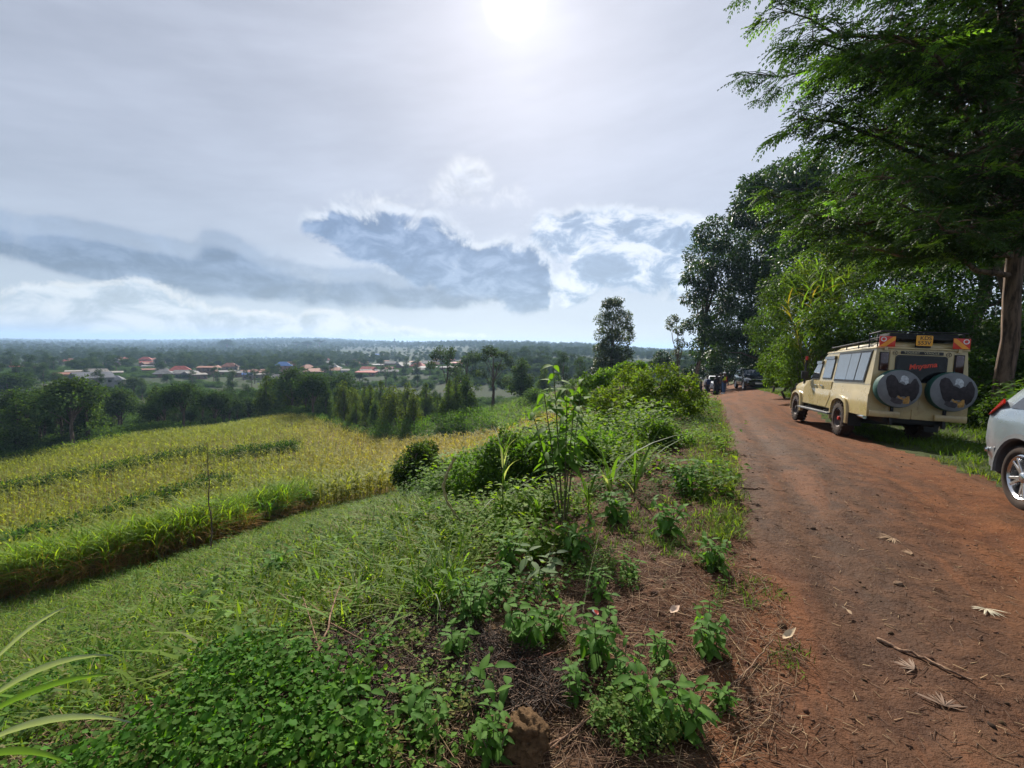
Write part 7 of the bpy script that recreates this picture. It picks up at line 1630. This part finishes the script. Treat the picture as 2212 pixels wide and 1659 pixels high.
V, F, C = join(parts_); tag(obj_np('straw', V, F, M_STRAW, col=C), 'dry straw, dead twigs and rotting brush strewn over the bare verge', kind='stuff')
# bits on the road
ROADR = [(1560, 1080), (1600, 960), (1560, 860), (1640, 850), (1760, 920), (2000, 990), (2212, 1050), (2212, 1659), (1500, 1659), (1720, 1400), (1660, 1250)]
P = scatter(9000, ROADR, 1.5, 24, .7, (5, 56), r=r8)[:3000]; lit = litter(P, .055, .0022, STC, r8, .08, .006)
tag(obj_np('road_straw', lit[0], lit[1], M_STRAW, col=lit[2]), 'scattered bits of straw and chaff on the dirt road', kind='stuff')
bm = bmesh.new(); bmesh.ops.create_icosphere(bm, subdivisions=1, radius=1.0); CV = np.array([v.co for v in bm.verts]); CF = np.array([[v.index for v in f.verts] for f in bm.faces]); bm.free(); CV = CV * (1 + r8.uniform(-.3, .3, (len(CV), 1)))
P = scatter(22000, ROADR + [], 1.4, 26, .75, (0, 56), r=r8)[:1500]; k = len(P)
m2 = fbm(P[:, 0] * 1.1, P[:, 1] * 1.1) > -.05; P = P[m2]; k = len(P); s = .0048 * np.exp(r8.normal(size=k) * .55); M = frame(rand_dirs(k, -1, 1, r8)) * np.stack([s * r8.uniform(.8, 1.8, k), s, s * r8.uniform(.35, .7, k)], -1)[:, None, :]
parts_ = [inst(CV, CF, M, P, vary((0.060, 0.034, 0.021), k, .5, .1, r8))]
P = scatter(9000, STRAWR, 1.4, 8, 1, (-25, 40), r=r8)[:1600]; k = len(P); s = .007 * np.exp(r8.normal(size=k) * .5); M = frame(rand_dirs(k, -1, 1, r8)) * np.stack([s, s, s * .7], -1)[:, None, :]; parts_.append(inst(CV, CF, M, P, vary((0.10, 0.052, 0.032), k, .4, .1, r8)))
V, F, C = join(parts_); tag(obj_np('clods', V, F, M_CLOD, col=C), 'small dark clods and pebbles over the road and bare verge', kind='stuff')
# single stones, dry leaves, the earth clod, the scrap
def stone(u, v, s, c, label, sub_=3, squash=.7, name='stone', cat='stone'):
    p = hit(u, v, 0, .7, 30); bm = bmesh.new(); bmesh.ops.create_icosphere(bm, subdivisions=sub_, radius=1.0)
    q = np.array([v_.co for v_ in bm.verts]); d = 1 + .75 * fbm(q[:, 0] * 1.3 + u, q[:, 1] * 1.3 + q[:, 2] * 2.1, 4) + .45 * fbm(q[:, 2] * 4, q[:, 0] * 4 + q[:, 1] * 3, 3) + .25 * fbm(q[:, 2] * 11 + q[:, 1] * 7, q[:, 0] * 11, 2)
    for v_, k_ in zip(bm.verts, d): v_.co = Vector(v_.co) * float(k_) * s; v_.co.z *= squash
    m, t, o = new_mat(name + '_earth'); n = noise(t, opos(t), 26, 6, .65); b = bsdf(t, mixc(t, n.step(.35, .65), tuple(x * .6 for x in c), c), .95, 0, .1); t.links.new(bump(t, n, .9, .02).outputs[0], b.inputs['Normal']); t.links.new(b.outputs[0], o.inputs[0])
    o_ = obj_bm(name, bm, m, None, 60); o_.location = tuple(p + [0, 0, s * squash * .35]); tag(o_, label, cat); return o_
stone(1132, 1610, .105, (0.11, 0.065, 0.032), 'big brown clod of earth standing in the foreground', 5, .95, 'earth_clod', 'clod')
stone(1940, 1262, .028, (0.20, 0.13, 0.085), 'small rounded stone lying on the road', 3, .6)
stone(1470, 1512, .02, (0.22, 0.17, 0.12), 'small pale stone by the sprawling plants')
def dry_leaf(u, v, L, w, curl, c, label, yaw=0.5, tilt=.2):
    p = hit(u, v, 0, .7, 30); V, F = leaf_big(w, curl, .22, 0, 8); V = V.copy(); V[:, 2] += .06 * np.sin(V[:, 1] * 9) * V[:, 0] * 4; C = np.tile(np.array(c), (len(V), 1)) * r8.uniform(.85, 1.1, (len(V), 1))
    o = obj_np('dry_leaf', V * L, F, M_STRAW, col=C, smooth=True); o.location = tuple(p + [0, 0, .025]); o.rotation_euler = (tilt, .15, yaw); tag(o, label, 'dry leaf')
dry_leaf(1448, 1332, .085, .55, .15, (0.55, 0.38, 0.27), 'pale pinkish dry leaf lying on the bare earth', -1.0)
dry_leaf(1690, 1388, .10, .40, .45, (0.50, 0.37, 0.23), 'curled pale dry leaf beside the grass patch', -1.2, .1)
dry_leaf(1840, 1335, .07, .5, .2, (0.40, 0.28, 0.17), 'brown dry leaf on the edge of the road', .6)
def dry_spray(u, v, L, c, label, n=11, yaw=0.0):
    p = hit(u, v, 0, .7, 30); e = tag(empty('dry_spray', tuple(p + [0, 0, .012]), (0, 0, yaw)), label, 'dry frond')
    me = None
    for j in range(n):
        a = (j - (n - 1) / 2) * .15 + r8.normal() * .16; V, F = leaf_big(.085, -.10, .12, 0, 4); o = obj_np('blade', V, F, M_STRAW, e, col=np.tile(np.array(c) * r8.uniform(.8, 1.15), (len(V), 1))) if me is None else link(bpy.data.objects.new('blade', me), e)
        me = o.data; l = L * r8.uniform(.6, 1.0); o.scale = (l, l, l); o.rotation_euler = (r8.uniform(-.05, .2), r8.uniform(-.3, .3), a)
dry_spray(2130, 1318, .12, (0.52, 0.46, 0.33), 'whitish dried fern-like spray lying on the road', 21, 2.6)
dry_spray(1972, 1198, .09, (0.38, 0.25, 0.15), 'brown dried spray farther up the road', 15, 1.0)
dry_spray(1930, 1165, .16, (0.33, 0.22, 0.13), 'flattened straw-coloured frond in the wheel track', 17, 1.8)
dry_spray(1975, 1450, .11, (0.20, 0.14, 0.10), 'grey-brown dried sprig on the near road', 15, .4)
dry_spray(2040, 1530, .13, (0.17, 0.11, 0.075), 'faded brown sprig pressed into the near road', 17, -.6)
p = hit(1290, 1336, 0, .7, 30); e = tag(empty('packet', tuple(p + [0, 0, .02]), (0, .1, .4)), 'crumpled red and white scrap of packaging behind the leafy clump', 'litter')
V, F = leaf_big(.7, .3, .3, 0, 6); obj_np('wrapper', V * .06, F, M_WHITE, e); obj_np('red_print', (V * .045 + [0.004, 0, .004]), F, M_REDINK, e)
# small yellow flower head
p = hit(1236, 1190, 0, .7, 30); e = tag(empty('flower', tuple(p + [0, 0, .10])), 'small yellow flower head on the leafy plant by the bare patch', 'flower')
for j in range(9):
    V, F = leaf_big(.5, -.2, .1, 0, 3); o = obj_np('petal', V * .028, F, mat('yellow_petal', (0.65, 0.45, 0.02), .6) if j == 0 else bpy.data.materials['yellow_petal'], e); o.rotation_euler = (.2, 0, j * .7)

# ------------------------------------------------------------------ grass on verge and bank
GV1 = [(1500, 1340), (1560, 1262), (1640, 1250), (1700, 1290), (1640, 1310), (1560, 1330)]; GV2 = [(1660, 1445), (1690, 1395), (1760, 1420), (1720, 1450)]
GV3 = [(1120, 1180), (1330, 1110), (1560, 1050), (1590, 1140), (1560, 1240), (1380, 1190), (1200, 1200)]; GV4 = [(1500, 850), (1555, 860), (1590, 960), (1610, 1100), (1600, 1180), (1520, 1160), (1480, 960)]
g = []
for poly, n, cap_, L, c in ((GV1, 9000, 500, .075, (0.075, 0.15, 0.02)), (GV2, 12000, 260, .07, (0.08, 0.14, 0.02)), (GV3, 6000, 1000, .10, (0.085, 0.15, 0.024)), (GV4, 12000, 1500, .13, (0.10, 0.155, 0.028))):
    P = scatter(n, poly, 1.6, 30, .8, (0, 42), r=r8)[:cap_]; g.append(tuft_grass(P, 8, L, .005 if L < .09 else .008, c, r8, 2, (.1, .7), (.1, 1.0), .3, .03))
V, F, C = join(g); tag(obj_np('verge_grass', V, F, M_GRASS, col=C), 'short green grass patches on the verge', kind='stuff')
BANK = [(1630, 842), (1700, 882), (1770, 918), (1900, 955), (2040, 985), (2240, 1040), (2300, 860), (2100, 820), (1700, 800)]
P = keep_off_road(scatter(15000, BANK, 5.5, 34, .9, (24, 58), r=r8), .05); P = P[:2500]
ns = 26000; sx = r8.uniform(2.0, 40, ns); cx_ = np.interp(sx, RC[:, 1], RC[:, 0]); xx = cx_ + r8.choice([-1, 1, 1], ns) * (1.70 + np.abs(r8.normal(size=ns)) * .35) * np.interp(sx, [2, 5, 40], [1.12, 1.0, 1.15]); ed = np.stack([xx, sx, H(xx, sx)], -1)
sd_ = road_sd(xx, sx)[1]; ed = ed[(np.abs(sd_) > 1.42) & ((sd_ > 0) | (sx > 5.5)) & (np.abs((xx - 8.94) * lf[0] + (sx - 10.93) * lf[1]) + 5 * (np.abs(sx - 12) > 4.5) > 1.0)][:1900]
gE = tuft_grass(ed, 6, .13, .010, (0.085, 0.125, 0.024), r8, 2, (.1, .7), (.1, 1.0), .35, .05)
V, F, C = join([tuft_grass(P, 7, .20, .012, (0.060, 0.110, 0.018), r8, 2, (.1, .6), (.1, 1.0), .3, .06), gE]); tag(obj_np('bank_grass', V, F, M_GRASS, col=C), 'green grass along the right edge of the road and under the vehicle', kind='stuff')
BANK2 = [(1640, 842), (1720, 878), (1800, 840), (1900, 850), (2100, 900), (2240, 960), (2300, 700), (2100, 640), (1700, 640), (1630, 760)]
P = scatter(9000, BANK2, 11, 36, .9, (24, 58), r=r8); P = P[(np.abs((P[:, 0] - 8.94) * lf[0] + (P[:, 1] - 10.93) * lf[1]) > 1.25) | (P[:, 1] > 17)]; P = keep_off_road(P, .9)[:1350]
V, F, C = weeds(P, r8.uniform(.4, 1.15, len(P)), (0.046, 0.090, 0.017), r8, .35); tag(obj_np('bank_undergrowth', V, F, M_LEAF, col=C), 'low leafy undergrowth at the foot of the shrub bank', kind='stuff')
